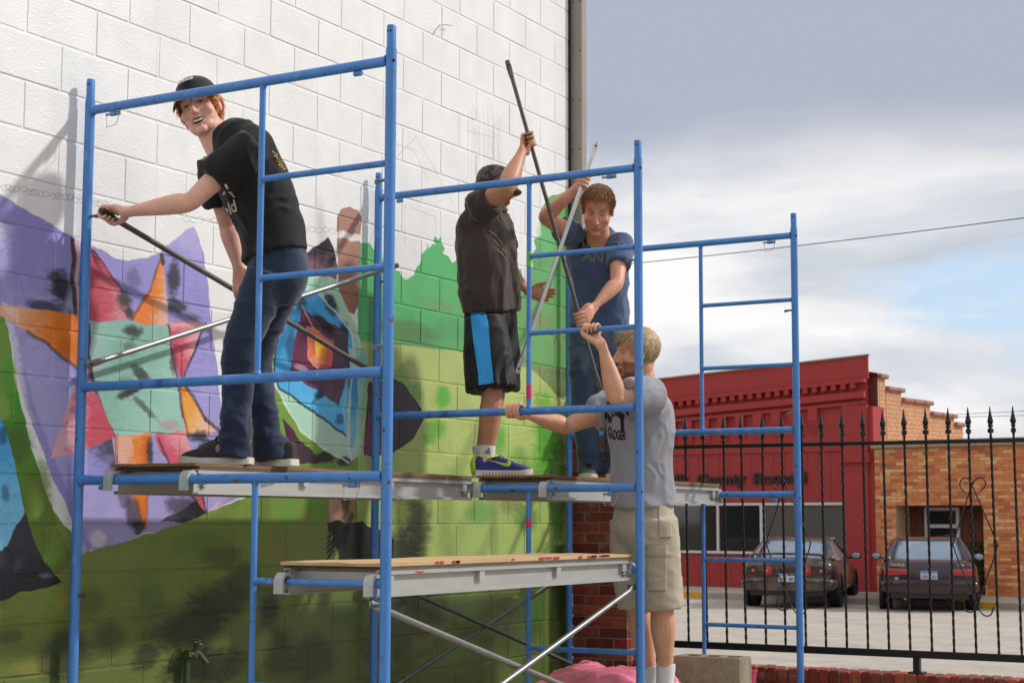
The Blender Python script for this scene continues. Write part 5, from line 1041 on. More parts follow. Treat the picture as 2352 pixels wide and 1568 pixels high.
# ------------------------------------------------------------------ people
UPV = V(0, 0, 1)
def frame(f, u=(0, 0, 1)):
    f = unit(f); u = np.asarray(u, float); u = unit(u-f*np.dot(u, f)); l = np.cross(u, f); return np.column_stack([l, f, u])   # columns: own left, forward, up
def head_parts(c, R, s, jaw=1.0, smile=False):
    T = lambda *p: c+R@(V(*p)*s); A = lambda i, k: R[:, i]*k*s
    E = lambda p, rx, ry, rz, nu=18, nv=12: ellipsoid(T(*p), A(0, rx), A(1, ry), A(2, rz), nu, nv)
    ps = [E((0, -0.014, 0.036), 0.0765, 0.097, 0.088, 28, 18), E((0, 0.026, -0.028), 0.0655*(0.5+0.5*jaw), 0.069, 0.084, 24, 16), E((0, 0.032, -0.080), 0.0525*jaw, 0.050, 0.040), E((0, 0.072, -0.106), 0.023*jaw, 0.017, 0.018)]
    for sx in (-1, 1):
        ps += [E((sx*0.040, 0.058, -0.030), 0.025, 0.026, 0.026), E((sx*0.0785, -0.004, -0.006), 0.0085, 0.017, 0.030), E((sx*0.0115, 0.099, -0.040), 0.0085, 0.009, 0.0075), E((sx*0.043*jaw, 0.012, -0.070), 0.014, 0.026, 0.024)]
    L_ = lambda pts, r: limb([T(*p) for p in pts], [q*s for q in r], n=10, sub=4)
    ps += [L_([(0, 0.088, 0.016), (0, 0.100, -0.008), (0, 0.112, -0.034), (0, 0.103, -0.042)], [0.0075, 0.0085, 0.0115, 0.009]), L_([(-0.050, 0.062, 0.020), (-0.026, 0.081, 0.025), (0, 0.086, 0.022), (0.026, 0.081, 0.025), (0.050, 0.062, 0.020)], [0.008, 0.0095, 0.009, 0.0095, 0.008])]
    if smile: ps += [L_([(-0.032, 0.074, -0.0600), (-0.015, 0.090, -0.0625), (0, 0.0945, -0.0630), (0.015, 0.090, -0.0625), (0.032, 0.074, -0.0600)], [0.0035, 0.0045, 0.0045, 0.0045, 0.0035]), L_([(-0.031, 0.073, -0.0620), (-0.016, 0.0865, -0.0810), (0, 0.0905, -0.0870), (0.016, 0.0865, -0.0810), (0.031, 0.073, -0.0620)], [0.0035, 0.005, 0.0060, 0.005, 0.0035])]
    else: ps += [L_([(-0.024, 0.083, -0.0685), (-0.010, 0.0945, -0.065), (0, 0.096, -0.0665), (0.010, 0.0945, -0.065), (0.024, 0.083, -0.0685)], [0.004, 0.006, 0.0055, 0.006, 0.004]), L_([(-0.022, 0.083, -0.0715), (0, 0.0945, -0.0775), (0.022, 0.083, -0.0715)], [0.004, 0.0072, 0.004])]
    return ps
def grip(W, G, a, r=0.0127, back=1, thumb=1, s=1.0):
    """hand closed round a tube through G along a; W wrist"""
    a = unit(a); d = np.asarray(G)-W; d = unit(d-a*np.dot(a, d)); n = np.cross(a, d)*back; out = []
    pt = lambda ph, rad, off: G+a*off+(d*math.cos(math.radians(ph))+n*math.sin(math.radians(ph)))*rad
    K = pt(118, r+0.017*s, 0.0); m1 = W*0.45+K*0.55+n*0.004
    out.append(loft([(W-d*0.01, a*0.026*s, n*0.019*s), (W*0.75+K*0.25, a*0.031*s, n*0.0185*s), (m1, a*0.040*s, n*0.0165*s), (K-d*0.006, a*0.041*s, n*0.0125*s), (K+d*0.004, a*0.036*s, n*0.007*s)], 18, 3, 2.5))
    ln = (0.9, 1.0, 0.98, 0.82)
    for i in range(4):
        off = (i-1.5)*0.0218*s*thumb*-1; e = ln[i]
        out.append(limb([pt(128, r+0.012*s, off*0.9), pt(100, r+0.0165*s, off), pt(40, r+0.0150*s, off), pt(-20, r+0.0120*s, off*0.98), pt(-20-75*e, r+0.0095*s, off*0.96), pt(-60-95*e, r+0.0085*s, off*0.95)], [0.0084*s, 0.0092*s, 0.0090*s, 0.0082*s, 0.0076*s, 0.0064*s], n=10, sub=4))
    t0 = W*0.62+G*0.38+a*0.030*thumb*s-n*0.006; t1 = pt(205, r+0.016*s, 0.036*thumb*s); t2 = pt(255, r+0.0125*s, 0.026*thumb*s); t3 = pt(310, r+0.011*s, 0.012*thumb*s)
    out.append(limb([W*0.8+G*0.2+a*0.016*thumb, t0, t1, t2, t3], [0.014*s, 0.0150*s, 0.0115*s, 0.0098*s, 0.0076*s], n=10, sub=4))
    return out
def open_hand(W, d, side_, nrm, curl=0.5, s=1.0, thumb=1):
    """relaxed hand: d pointing direction, side_ across the knuckles (towards the thumb), nrm out of the back of the hand"""
    d, side_, nrm = unit(d), unit(side_), unit(nrm); K = W+d*0.088*s
    out = [loft([(W-d*0.008, side_*0.026*s, nrm*0.018*s), (W+d*0.03, side_*0.034*s, nrm*0.017*s), (W+d*0.066*s, side_*0.041*s, nrm*0.0145*s), (K, side_*0.040*s, nrm*0.011*s), (K+d*0.008, side_*0.034*s, nrm*0.007)], 18, 3, 2.5)]
    for i, (ln, cu) in enumerate(((0.078, 0.7), (0.086, 0.9), (0.080, 1.1), (0.062, 1.3))):
        p = K+side_*(1.5-i)*0.0215*s-d*0.012; pts = [p]; ang = 0.15; q = p.copy()
        for k, fr_ in enumerate((0.45, 0.32, 0.26)):
            ang += curl*cu*(0.55 if k == 0 else 0.75); q = q+(d*math.cos(ang)-nrm*math.sin(ang))*ln*fr_*s; pts.append(q)
        out.append(limb(pts, [0.0098*s, 0.0090*s, 0.0080*s, 0.0066*s], n=10, sub=4))
    t = W+d*0.02+side_*0.018
    out.append(limb([t, W+d*0.045*s+side_*0.042*s-nrm*0.006, W+d*0.078*s+side_*0.060*s-nrm*0.012, W+d*0.102*s+side_*0.064*s-nrm*0.016], [0.0145*s, 0.0130*s, 0.0102*s, 0.0078*s], n=10, sub=4))
    return out
def arm(sh, el, wr, s=1.0, bulk=1.0):
    sh, el, wr = [np.asarray(q, float) for q in (sh, el, wr)]; ax = unit(np.cross(wr-el, sh-el)+1e-6)
    return limb([sh, sh*0.62+el*0.38, sh*0.25+el*0.75, el, el*0.78+wr*0.22, el*0.45+wr*0.55, wr*0.9+el*0.1, wr+(wr-el)*0.05], np.array([0.052, 0.050*bulk, 0.043*bulk, 0.0400, 0.0440*bulk, 0.0365*bulk, 0.0275, 0.0265])*s, n=18, sub=5, side=ax, flat=[1, 1, 1, 0.95, 0.95, 0.92, 0.78, 0.75])
def leg(hp, kn, an, s=1.0):
    hp, kn, an = [np.asarray(q, float) for q in (hp, kn, an)]; t = an-kn; bk = unit(np.cross(t, (1, 0, 0)))*0
    return limb([hp, hp*0.55+kn*0.45, kn*0.88+hp*0.12, kn*0.92+an*0.08, kn*0.68+an*0.32, kn*0.3+an*0.7, an*0.94+kn*0.06, an+t*0.04], np.array([0.060, 0.066, 0.058, 0.055*s, 0.0595*s, 0.043*s, 0.036*s, 0.037*s]), n=18, sub=5)
def wrinkle(me, amp, freq, sx=(1, 1, 1), seed=0, mask=None, R=None, ridge=True):
    v = getv(me); n = getn(me); q = v if R is None else v@R; q = q*np.array(sx)*freq+noise3(v*freq*0.7, seed+3)[:, None]*1.3
    w = noise3(q, seed); w = (1-np.abs(2*w-1))**1.6 if ridge else w
    w2 = noise3(q*2.1+7.7, seed+1); d = (w-0.45)*amp+(w2-0.5)*amp*0.35
    if mask is not None: d = d*mask(v)
    setv(me, v+n*d[:, None])
def fabric(name, col, rough=0.85, **k): return mat(name, col, rough, var=k.pop('var', 0.10), scale=k.pop('scale', 9), bump=k.pop('bump', 0.25), bscale=k.pop('bscale', 420), spec=0.25, sheen=k.pop('sheen', 0.25), fold=k.pop('fold', 7.0), **k)
M_skin = mat('skin', (1, 1, 1), 0.50, var=0.11, scale=28, bump=0.12, bscale=260, attr='col', sss=0.10, spec=0.4)
M_eyew = mat('eye', srgb(158, 142, 132), 0.15, var=0.02); M_eyed = mat('iris', srgb(52, 44, 38), 0.15, var=0.05); M_teeth = mat('teeth', srgb(226, 218, 200), 0.3, var=0.04)  # eye whites coloured dark to stand for the shade of the lashes
def body(root, parts, head, skin, hair, beard=None, brow=None, voxel=0.0038, lip=None, stub=0.0, hairline=0.062, mouth_open=False, blush=0.25, smile=0.0, hair_vol=0.008):
    """one continuous skin mesh, coloured by region of the head"""
    c, R, s = head; me = remeshed(parts, voxel, 4, 0.4); v = getv(me); q = ((v-c)@R)/s; x, y, z = q.T; n = getn(me); near = ((x/0.094)**2+(y/0.132)**2+((z+0.004)/0.146)**2 < 1.0)
    g = lambda cx, cy, cz, r: np.exp(-(((x-cx)**2+(y-cy)**2+(z-cz)**2)/(r*r)))
    disp = np.zeros(len(v))
    for sx in (-1, 1): disp -= 0.0075*g(sx*0.031, 0.083, 0.002, 0.016); disp += 0.0030*g(sx*0.031, 0.080, -0.001, 0.009)
    for sx in (-1, 1): disp -= 0.004*g(sx*0.034, 0.085, -0.050, 0.016)*(1+smile*1.2); disp += smile*0.006*g(sx*0.046, 0.066, -0.036, 0.020)
    if mouth_open: disp -= 0.012*np.exp(-((x/0.028)**4+((z+0.0750-13.0*x*x)/0.0090)**4))*(y > 0.05)
    disp = np.where(near, disp, 0); v = v+n*(disp*s)[:, None]; setv(me, v)
    col = np.tile(np.array(skin), (len(v), 1)); mixc = lambda m, c2: col*(1-m[:, None])+np.array(c2)*m[:, None]
    nz = noise3(v*26, 4); col = col*(0.94+0.12*nz[:, None])
    red = np.array(skin)*np.array([1.08, 0.72, 0.68])
    bl = sum(g(sx*0.045, 0.065, -0.030, 0.028) for sx in (-1, 1))+g(0, 0.11, -0.035, 0.018)+sum(g(sx*0.082, 0, -0.005, 0.03) for sx in (-1, 1)); col = mixc(np.where(near, np.clip(bl*blush, 0, 1), 0), red)
    lipm = np.where(near & (y > 0.070), np.exp(-((x/0.030)**4)-(((z+0.0735)/0.0155)**4)) if mouth_open else np.exp(-((x/0.026)**4)-(((z+0.0705)/0.0105)**4)), 0); col = mixc(np.clip(lipm*0.75, 0, 1), lip or np.array(skin)*np.array([0.86, 0.46, 0.44]))
    seam = np.where(near & (y > 0.074) & (not mouth_open), np.exp(-((x/0.026)**4)-(((z+0.0712)/0.0022)**2)), 0); col = mixc(seam*0.8, np.array(skin)*0.22)
    if mouth_open: col = mixc(np.where(near & (y > 0.05), np.clip(1.3*np.exp(-((x/0.0275)**6+((z+0.0750-13.0*x*x)/0.0090)**6)), 0, 1), 0), (0.12, 0.025, 0.02))
    for sx in (-1, 1):
        bm_ = np.where(near & (y > 0.05), np.exp(-(((x-sx*0.032)/0.021)**4)-(((z-0.0265-0.004*np.cos((x-sx*0.036)*60))/0.0048)**2)), 0); col = mixc(np.clip(bm_*0.8, 0, 1), brow if brow is not None else np.array(hair)*0.8)
        lid = np.where(near & (y > 0.05), np.exp(-(((x-sx*0.031)/0.0155)**4)-(((z-0.0045+6.0*(x-sx*0.031)**2)/0.0030)**2)), 0); col = mixc(np.clip(lid*0.85, 0, 1), np.array(skin)*0.12)
    hm = ((z > hairline-0.55*np.clip(np.abs(x)-0.045, 0, 1)-0.9*np.clip(0.06-y, 0, 0.055)) | ((y < -0.005) & (z > -0.045)) | ((np.abs(x) > 0.062) & (y < 0.028) & (z > -0.012))) & near & ~((np.abs(x) > 0.074) & (np.abs(y+0.004) < 0.02) & (z < 0.026) & (z > -0.04)) & (z > -0.075)
    hv = np.where(hm, hair_vol*np.clip((z+0.05)*12, 0.25, 1)*(0.8+0.4*noise3(v*70, 12)), 0)
    v = v+n*hv[:, None]; setv(me, v)
    col = np.where(hm[:, None], np.array(hair)*(0.9+0.2*noise3(v*90, 2))[:, None], col)
    bdm = near & (z < -0.045) & (y > -0.012) & (z > -0.14) & ~((np.abs(x) < 0.024) & (np.abs(z+0.0705) < 0.010)) & ((z < -0.082) | (np.abs(x) > 0.03) | ((z > -0.060) & (z < -0.05)))
    if beard is not None: col = np.where(bdm[:, None], col*(1-stub)+np.array(beard)*stub*(0.7+0.6*noise3(v*300, 6))[:, None], col)
    set_col(me, col); o = link('body', me, M_skin, root); return o, me, v, n, q, hm, (bdm if beard is not None else None)
def strands(root, name, v, n, mask, col, count, length, R, comb, lift=0.5, width=0.0016, seed=1, jitter=0.5, m=None, grav=0.0):
    r = np.random.RandomState(seed); idx = np.nonzero(mask)[0]
    if len(idx) == 0: return
    idx = r.choice(idx, count); p = v[idx]+r.normal(0, 0.0016, (count, 3)); nn = n[idx]; cd = R@np.array(comb, float)
    d = nn*lift+cd[None]+r.normal(0, jitter, (count, 3))*0.5; d -= UPV*grav; d /= np.linalg.norm(d, axis=1)[:, None]
    sd = np.cross(d, nn+r.normal(0, 0.2, (count, 3))); sd /= np.linalg.norm(sd, axis=1)[:, None]+1e-9
    ln = length*(0.6+0.7*r.rand(count))[:, None]; bend = (cd[None]*0.5-nn*0.35-UPV*(0.2+grav))*ln*0.55; w_ = width*(0.7+0.6*r.rand(count))[:, None]
    a, b = p-nn*0.002, p+d*ln*0.5; c = p+d*ln+bend*0.6
    vs = np.stack([a-sd*w_, a+sd*w_, b+sd*w_, b-sd*w_, c], 1).reshape(-1, 3); b_ = np.arange(count)*5
    fs = [tuple(t) for t in np.stack([b_, b_+1, b_+2, b_+3], 1)]+[tuple(t) for t in np.stack([b_+3, b_+2, b_+4], 1)]
    mb = MB(); mb.v = [tuple(t) for t in vs]; mb.f = fs; mb.m = [0]*len(fs); o = mb.build(name, None, root, 180)
    k = np.repeat(np.array(col)[None]*(0.82+0.36*r.rand(count))[:, None], 5, 0); set_col(o.data, k); o.data.materials.append(m or M_hair); return o
M_hair = mat('hair', (1, 1, 1), 0.42, var=0.12, scale=60, attr='col', spec=0.5, sheen=0.2)
def eyes(root, head, squint=0.0, look=(0, 0)):
    c, R, s = head
    for sx in (-1, 1):
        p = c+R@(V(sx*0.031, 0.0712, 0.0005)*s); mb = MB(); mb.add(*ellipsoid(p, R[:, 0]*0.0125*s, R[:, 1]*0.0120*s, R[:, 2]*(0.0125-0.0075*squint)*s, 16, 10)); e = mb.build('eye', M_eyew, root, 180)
        q = p+R@(V(look[0], 0.0095, look[1]-0.001)*s); mb = MB(); mb.add(*ellipsoid(q, R[:, 0]*0.0062*s, R[:, 1]*0.0032*s, R[:, 2]*(0.0062-0.0032*squint)*s, 12, 8)); mb.build('iris', M_eyed, e, 180)
def garment(root, name, parts, m, voxel=0.0075, smooth=6, wr_=(), cut=None):
    me = remeshed(parts, voxel, smooth, 0.5)
    for w_ in wr_: wrinkle(me, **w_)
    return link(name, me, m, root), me
def torso_rings(ctrs, f, hs, hf):
    out = []; C = np.array(ctrs, float); T = np.gradient(C, axis=0); f = unit(f)
    for c, t, a, b in zip(C, T, hs, hf):
        t = unit(t); l = unit(np.cross(t, f)); ff = np.cross(l, t); out.append((c, l*a, ff*b))
    return out
def tee(root, name, rings, sleeves, m, wr_, n=36):
    ps = [loft(rings, n, 6, 2.35)]
    for sh, el, fr_, r0, r1 in sleeves:
        sh, el = np.asarray(sh, float), np.asarray(el, float); e = sh+(el-sh)*fr_
        ps.append(limb([sh-(el-sh)*0.10, sh*0.7+e*0.3, sh*0.35+e*0.65, e], [r0*0.92, r0, (r0+r1)/2, r1], n=22, sub=5, round_ends=False))
    return garment(root, name, ps, m, 0.0072, 7, wr_)
def trouser(hp, kn, an, r, cuff=1.0, end=1.0):
    hp, kn, an = [np.asarray(q, float) for q in (hp, kn, an)]
    P_ = [hp, hp*0.6+kn*0.4, kn*0.9+hp*0.1, kn*0.85+an*0.15, kn*0.45+an*0.55, kn*0.16+an*0.84, an]
    return limb(P_, r, n=26, sub=6, round_ends=False)
def shoe(root, heel, toe, w, hgt, m_up, m_sole, m_lace, name='shoe', sole_h=0.026, low=True, lace_col=None):
    heel = np.asarray(heel, float); toe = np.asarray(toe, float); L_ = np.linalg.norm(toe-heel); d = unit((toe-heel)*V(1, 1, 0)); s_ = V(-d[1], d[0], 0); z0 = heel[2]
    o = empty(name, (heel[0], heel[1], z0)); o.parent = root; o.location = Vector((heel[0], heel[1], z0))-root.location; H = V(heel[0], heel[1], z0)
    pr = [(0.0, 0.55), (0.03, 0.78), (0.12, 0.84), (0.30, 0.76), (0.50, 0.80), (0.70, 0.98), (0.84, 0.96), (0.94, 0.70), (1.0, 0.32)]
    A = crom([(t*L_, k*w/2, (0.004 if 0.1 < t < 0.8 else 0.007)+(0.012*(t-0.8)/0.2 if t > 0.8 else 0)) for t, k in pr], 4)
    def shell(zlo, zhi, grow):
        vs = []; m_ = len(A)
        for zf_ in (0, 1):
            for sg in (1, -1):
                for t, k, lift in (A if sg > 0 else A[::-1]): vs.append(d*(t-L_*0.0)+s_*sg*(k+grow*(1-zf_*0.3))+UPV*((zlo+lift-0.004) if zf_ == 0 else zhi+lift*0.7))
        n_ = 2*m_; fs = [(i, (i+1) % n_, n_+(i+1) % n_, n_+i) for i in range(n_)]
        for i in range(m_-1): fs += [(i+1, i, n_-1-i, n_-2-i), (n_+i, n_+i+1, 2*n_-2-i, 2*n_-1-i)]
        return vs, fs
    mb = MB(); mb.add(*shell(0.0, sole_h, 0.004)); mb.build('sole', m_sole, o, 50)
    z = lambda t: np.interp(t, [0, 0.05, 0.18, 0.32, 0.42, 0.55, 0.72, 0.88, 0.97, 1.0], [0.80, 1.0, 0.95, 0.92, 1.0, 0.86, 0.58, 0.42, 0.28, 0.16])*hgt
    rings = []
    for t in np.linspace(0.01, 0.985, 16):
        k = np.interp(t*L_, A[:, 0], A[:, 1]); h = z(t); narrow = np.interp(t, [0, 0.35, 0.7, 1], [0.75, 0.72, 0.92, 1.0])
        rings.append((d*t*L_+UPV*(sole_h*0.8+h*0.38), s_*k*1.0*narrow, UPV*h*0.62))
    up = remeshed([loft(rings, 24, 3, 2.6)], 0.0045, 4); v = getv(up); v[:, 2] = np.maximum(v[:, 2], sole_h*0.6); setv(up, v); u_ = link('upper', up, m_up, o)
    mb = MB()
    for k in range(5):
        t = 0.46+0.06*k; h = sole_h*0.8+z(t)*1.0+0.002; c_ = d*t*L_+UPV*h; hw = w*0.17
        mb.add(*limb([c_-s_*hw-UPV*0.012, c_-s_*hw*0.5+UPV*0.001, c_+s_*hw*0.5+d*0.008+UPV*0.001, c_+s_*hw+d*0.010-UPV*0.012], [0.003]*4, n=6, sub=3))
    c_ = d*0.45*L_+UPV*(sole_h*0.8+z(0.45)+0.004)
    for sg in (1, -1): mb.add(*limb([c_, c_+s_*sg*0.03+UPV*0.012, c_+s_*sg*0.045+d*0.01-UPV*0.005, c_+s_*sg*0.02+d*0.01], [0.003]*4, n=6, sub=4))
    mb.build('lace', m_lace, o, 180)
    return o, up, d, s_, H, L_
def swoosh(o, up, d, s_, L_, m, sg, x0=0.30, z0=0.055, sc=1.0):
    pts = [(-0.030, 0.034), (-0.040, 0.016), (-0.036, 0.000), (-0.018, -0.006), (0.010, 0.002), (0.050, 0.018), (0.098, 0.036), (0.050, 0.024), (0.008, 0.016), (-0.012, 0.014), (-0.020, 0.018)]
    me = poly_mesh([(x*sc, y*sc) for x, y in pts]); r = drape(me, up, d*L_*x0+UPV*z0, -d, UPV, -s_*sg, 0.002)
    if len(r.polygons): link('swoosh', r, m, o)
def jpt(x, y, dep, z=None):
    p = at(x, y, dep); 
    if z is not None: p[2] = z
    return p
def root_at(name, p, z, label):
    o = empty(name, (p[0], p[1], z)); tag(o, label, 'person', 'young men on the scaffold'); return o
def unparent_shift(root):
    for ch in root.children:
        if ch.type == 'MESH': ch.location = -root.location
RT, FW = _r2, unit(_fwd*V(1, 1, 0))
def spn(a, b, k): return np.asarray(a)*(1-k)+np.asarray(b)*k

# ---- the laughing man in black
def man_black():
    root = root_at('person', jpt(600, 1060, 7.05), DECKZ, 'laughing man in black shirt and black cap leaning to hold a brace')
    f = unit(-RT*0.86-FW*0.50); sk = srgb(230, 178, 158); hr = srgb(232, 156, 88)
    pel = jpt(638, 610, 7.06); nb = jpt(500, 316, 7.07)
    shL, shR = jpt(572, 345, 6.90), jpt(488, 378, 7.18); elL, wrL = jpt(437, 463, 6.86), jpt(292, 487, 6.92)
    d = unit(BRA[1]-BRA[0]); G = BRA[0]+d*0.035; elR, wrR = jpt(524, 520, 7.30), jpt(548, 612, 7.26)
    hipL, knL, anL = jpt(618, 630, 6.98), jpt(551, 795, 6.94), jpt(540, 1044, 6.98); hipR, knR, anR = jpt(650, 630, 7.14), jpt(582, 828, 7.15), jpt(628, 1052, 7.16)
    R = frame(-FW*0.97-RT*0.16+UPV*0.02, UPV*0.95-RT*0.33); hc = jpt(460, 252, 7.07); s = 1.075
    ps = head_parts(hc, R, s, 1.04, True)+[limb([hc+R@V(0, -0.02, -0.06), hc*0.5+nb*0.5+V(0, 0, -0.01), nb+unit(pel-nb)*0.05], [0.064, 0.063, 0.075], n=18, sub=4)]
    C = [jpt(634, 588, 7.06), jpt(628, 545, 7.07), jpt(614, 490, 7.07), jpt(582, 418, 7.06), jpt(553, 362, 7.05), jpt(526, 328, 7.06), jpt(504, 303, 7.07)]; HS, HF = [0.165, 0.165, 0.168, 0.188, 0.184, 0.145, 0.074], [0.128, 0.126, 0.128, 0.138, 0.120, 0.094, 0.068]
    ps += [loft(torso_rings(C, f, [h*0.7 for h in HS], [h*0.62 for h in HF]), 24, 4)]
    ps += [arm(shL, elL, wrL, 1.02), arm(shR, elR, wrR, 1.0), leg(hipL, knL, anL, 0.9), leg(hipR, knR, anR, 0.9)]+grip(wrL, G, d, 0.0127, 1, 1, 1.05)+grip(wrR, jpt(556, 665, 7.22), unit(RT+UPV*0.3), 0.0127, 1, 1)
    o, me, v, n, q, hm, _ = body(root, ps, (hc, R, s), sk, hr, mouth_open=True, blush=0.45, smile=1.0, brow=srgb(170, 108, 70), hair_vol=0.003)
    eyes(root, (hc, R, s), 0.75)
    mb = MB(); T = lambda *p: hc+R@(V(*p)*s)
    tx_ = np.linspace(-0.0245, 0.0245, 19); top_ = [T(x, 0.0880-x*x*24, -0.0660+12.0*x*x) for x in tx_]; bot_ = [T(x, 0.0870-x*x*24, -0.0752+17.0*x*x+0.0006*math.cos(x*900)) for x in tx_]; bk_ = [p-R[:, 1]*0.004 for p in bot_]
    mb.add(top_+bot_+bk_, [(k, k+1, 19+k+1, 19+k) for k in range(18)]+[(19+k, 20+k, 39+k, 38+k) for k in range(18)])
    mb.build('teeth', M_teeth, root, 180)
    side_hair = hm & (q[:, 2] < 0.05)
    strands(root, 'hair', v, n, side_hair & (q[:, 2] > -0.05), hr, 3600, 0.034, R, (0, 0.15, -0.9), 0.55, 0.0017, 3, 0.35)
    fringe = (np.abs(q[:, 0]) < 0.07) & (q[:, 1] > 0.035) & (q[:, 2] > 0.042) & (q[:, 2] < 0.066)
    strands(root, 'fringe', v, n, fringe, hr, 1100, 0.030, R, (-0.5, 0.1, -0.75), 0.35, 0.0017, 4, 0.3)
    # cap
    M_cap = fabric('cap_black', srgb(30, 30, 34)); rg = []
    for zz, rx, ry in ((0.046, 0.085, 0.104), (0.065, 0.083, 0.101), (0.095, 0.074, 0.091), (0.118, 0.055, 0.070), (0.130, 0.030, 0.040), (0.134, 0.006, 0.008)): rg.append((T(0, -0.012, zz+0.004), R[:, 0]*rx*s, R[:, 1]*ry*s))
    cap = empty('cap', root.location); cap.parent = root; cap.location = (0, 0, 0)
    mb = MB(); mb.add(*loft(rg, 32, 3)); cr = mb.build('crown', M_cap, cap, 180); cr.location = -root.location
    mb = MB(); vs = []; nx = 15
    for k in range(nx):
        a = math.pi*(0.12+0.76*k/(nx-1)); bx, by = 0.084*math.cos(a), 0.103*math.sin(a)
        for rr_, dz in ((0.93, 0.0), (1.28, -0.010), (1.62, -0.030)): ex = bx*(1+(rr_-1)*0.35); ey = by*rr_ if rr_ > 1 else by*0.93; vs.append(T(ex, ey-0.012, 0.046+dz-0.9*ex*ex*(rr_ > 1)))
    b2 = [p-R[:, 2]*0.004 for p in vs]; nv = len(vs); fs = []
    for k in range(nx-1):
        for j in range(2): a = k*3+j; fs += [(a, a+3, a+4, a+1), (nv+a+1, nv+a+4, nv+a+3, nv+a)]
        fs += [(k*3+2, k*3+5, nv+k*3+5, nv+k*3+2)]
    fs += [(0, 1, nv+1, nv), (1, 2, nv+2, nv+1), ((nx-1)*3+1, (nx-1)*3, nv+(nx-1)*3, nv+(nx-1)*3+1), ((nx-1)*3+2, (nx-1)*3+1, nv+(nx-1)*3+1, nv+(nx-1)*3+2)]
    mb.add(vs+b2, fs); br_ = mb.build('brim', M_cap, cap, 60); br_.location = -root.location
    for k in range(4):
        cx, cz = -0.024+0.016*k, 0.098; mb = MB(); pq = [(cx-0.0068, cz-0.006), (cx+0.0068, cz-0.006), (cx+0.0068, cz+0.009), (cx-0.0068, cz+0.009)]
        mb.add([T(a, 0.103*math.sqrt(max(0, 1-(a/0.09)**2))*np.interp(b, [0.065, 0.095, 0.118], [0.97, 0.90, 0.68])+0.0, b+0.004) for a, b in pq], [(0, 1, 2, 3)]); o_ = mb.build('emblem', mat('emblem_white', srgb(200, 198, 192), 0.7), cap); o_.location = -root.location
    # tee
    M_t = fabric('tee_black', srgb(27, 27, 29), 0.75, sheen=0.1)
    to, tm_ = tee(root, 'shirt', torso_rings(C, f, HS, HF), [(shL, elL, 0.60, 0.088, 0.083), (shR, elR, 0.62, 0.078, 0.076)], M_t,
        [dict(amp=0.016, freq=7, sx=(1.0, 1.0, 0.8), seed=2), dict(amp=0.007, freq=17, sx=(1, 1, 0.7), seed=5)])
    # chest script and back print
    M_pr = mat('print_cream', srgb(206, 196, 176), 0.8); M_go = mat('print_gold', srgb(184, 142, 82), 0.8)
    dr = unit(_fwd); 
    for tx, x, y, sz, rot, mm in (('eld', 522, 488, 0.07, 0.2, M_pr), ('T', 508, 452, 0.08, -1.2, M_pr)):
        t_ = text_mesh(tx, sz, 0, 0.001); ex = unit(RT*math.cos(rot)+UPV*math.sin(rot)); ey = unit(-RT*math.sin(rot)+UPV*math.cos(rot)); r_ = drape(t_, tm_, at(x, y, 6.95), ex, ey, dr, 0.003)
        if len(r_.polygons): link('shirt_print', r_, mm, root)
    rq = random.Random(3)
    for k in range(4):                     # small gold lines of print on the back
        for j in range(rq.randint(3, 5)):
            r_ = drape(poly_mesh([(0, 0), (0.007, 0), (0.007, 0.006), (0.002, 0.007)]), tm_, at(626+k*5+j*4.2, 350+k*10+j*3.4, 6.95), unit(RT*0.75-UPV*0.6), unit(RT*0.6+UPV*0.75), dr, 0.003)
            if len(r_.polygons): link('back_print', r_, M_go, root)
    # jeans
    M_j = fabric('jeans_dark', srgb(36, 47, 70), 0.85, chips=[(srgb(70, 86, 112), 3.2, 0.55, 0.72)], bscale=260, var=0.18, scale=24)
    pr_ = [loft(torso_rings([jpt(634, 700, 7.06), jpt(636, 650, 7.06), jpt(637, 605, 7.07), jpt(636, 570, 7.07)], f, [0.120, 0.165, 0.160, 0.150], [0.075, 0.120, 0.122, 0.115]), 30, 5),
           trouser(hipL, knL, anL, [0.094, 0.090, 0.075, 0.072, 0.062, 0.068, 0.076]), trouser(hipR, knR, anR, [0.090, 0.086, 0.070, 0.068, 0.061, 0.068, 0.076])]
    zk_ = (knL[2]+anL[2])/2
    low = lambda v_: 0.5+1.6*np.exp(-((v_[:, 2]-(DECKZ+0.13))/0.10)**2)+0.8*np.exp(-((v_[:, 2]-knL[2])/0.10)**2)
    garment(root, 'jeans', pr_, M_j, 0.0072, 6, [dict(amp=0.010, freq=7, sx=(0.8, 0.8, 2.0), seed=11, mask=low), dict(amp=0.004, freq=20, sx=(0.7, 0.7, 1.6), seed=12, mask=low)])
    # shoes
    M_u = mat('shoe_charcoal', srgb(52, 48, 46), 0.8, var=0.15, scale=30, bump=0.2); M_s = mat('shoe_sole', srgb(204, 200, 190), 0.7, var=0.1, scale=20); M_sw = mat('swoosh_grey', srgb(140, 138, 138), 0.5); M_lb = mat('lace_black', srgb(24, 24, 25), 0.8)
    a = jpt(580, 1062, 6.97, DECKZ); b = jpt(413, 1062, 6.99, DECKZ); o_, up, d_, s_, H, L_ = shoe(root, a, b, 0.105, 0.088, M_u, M_s, M_lb); swoosh(o_, up, d_, s_, L_, M_sw, 1, 0.36, 0.055, 1.0); swoosh(o_, up, d_, s_, L_, M_sw, -1, 0.36, 0.055, 1.0)
    a = jpt(680, 1064, 7.13, DECKZ); b = jpt(530, 1062, 7.22, DECKZ); shoe(root, a, b, 0.105, 0.088, M_u, M_s, M_lb)
    unparent_shift(root)
man_black()

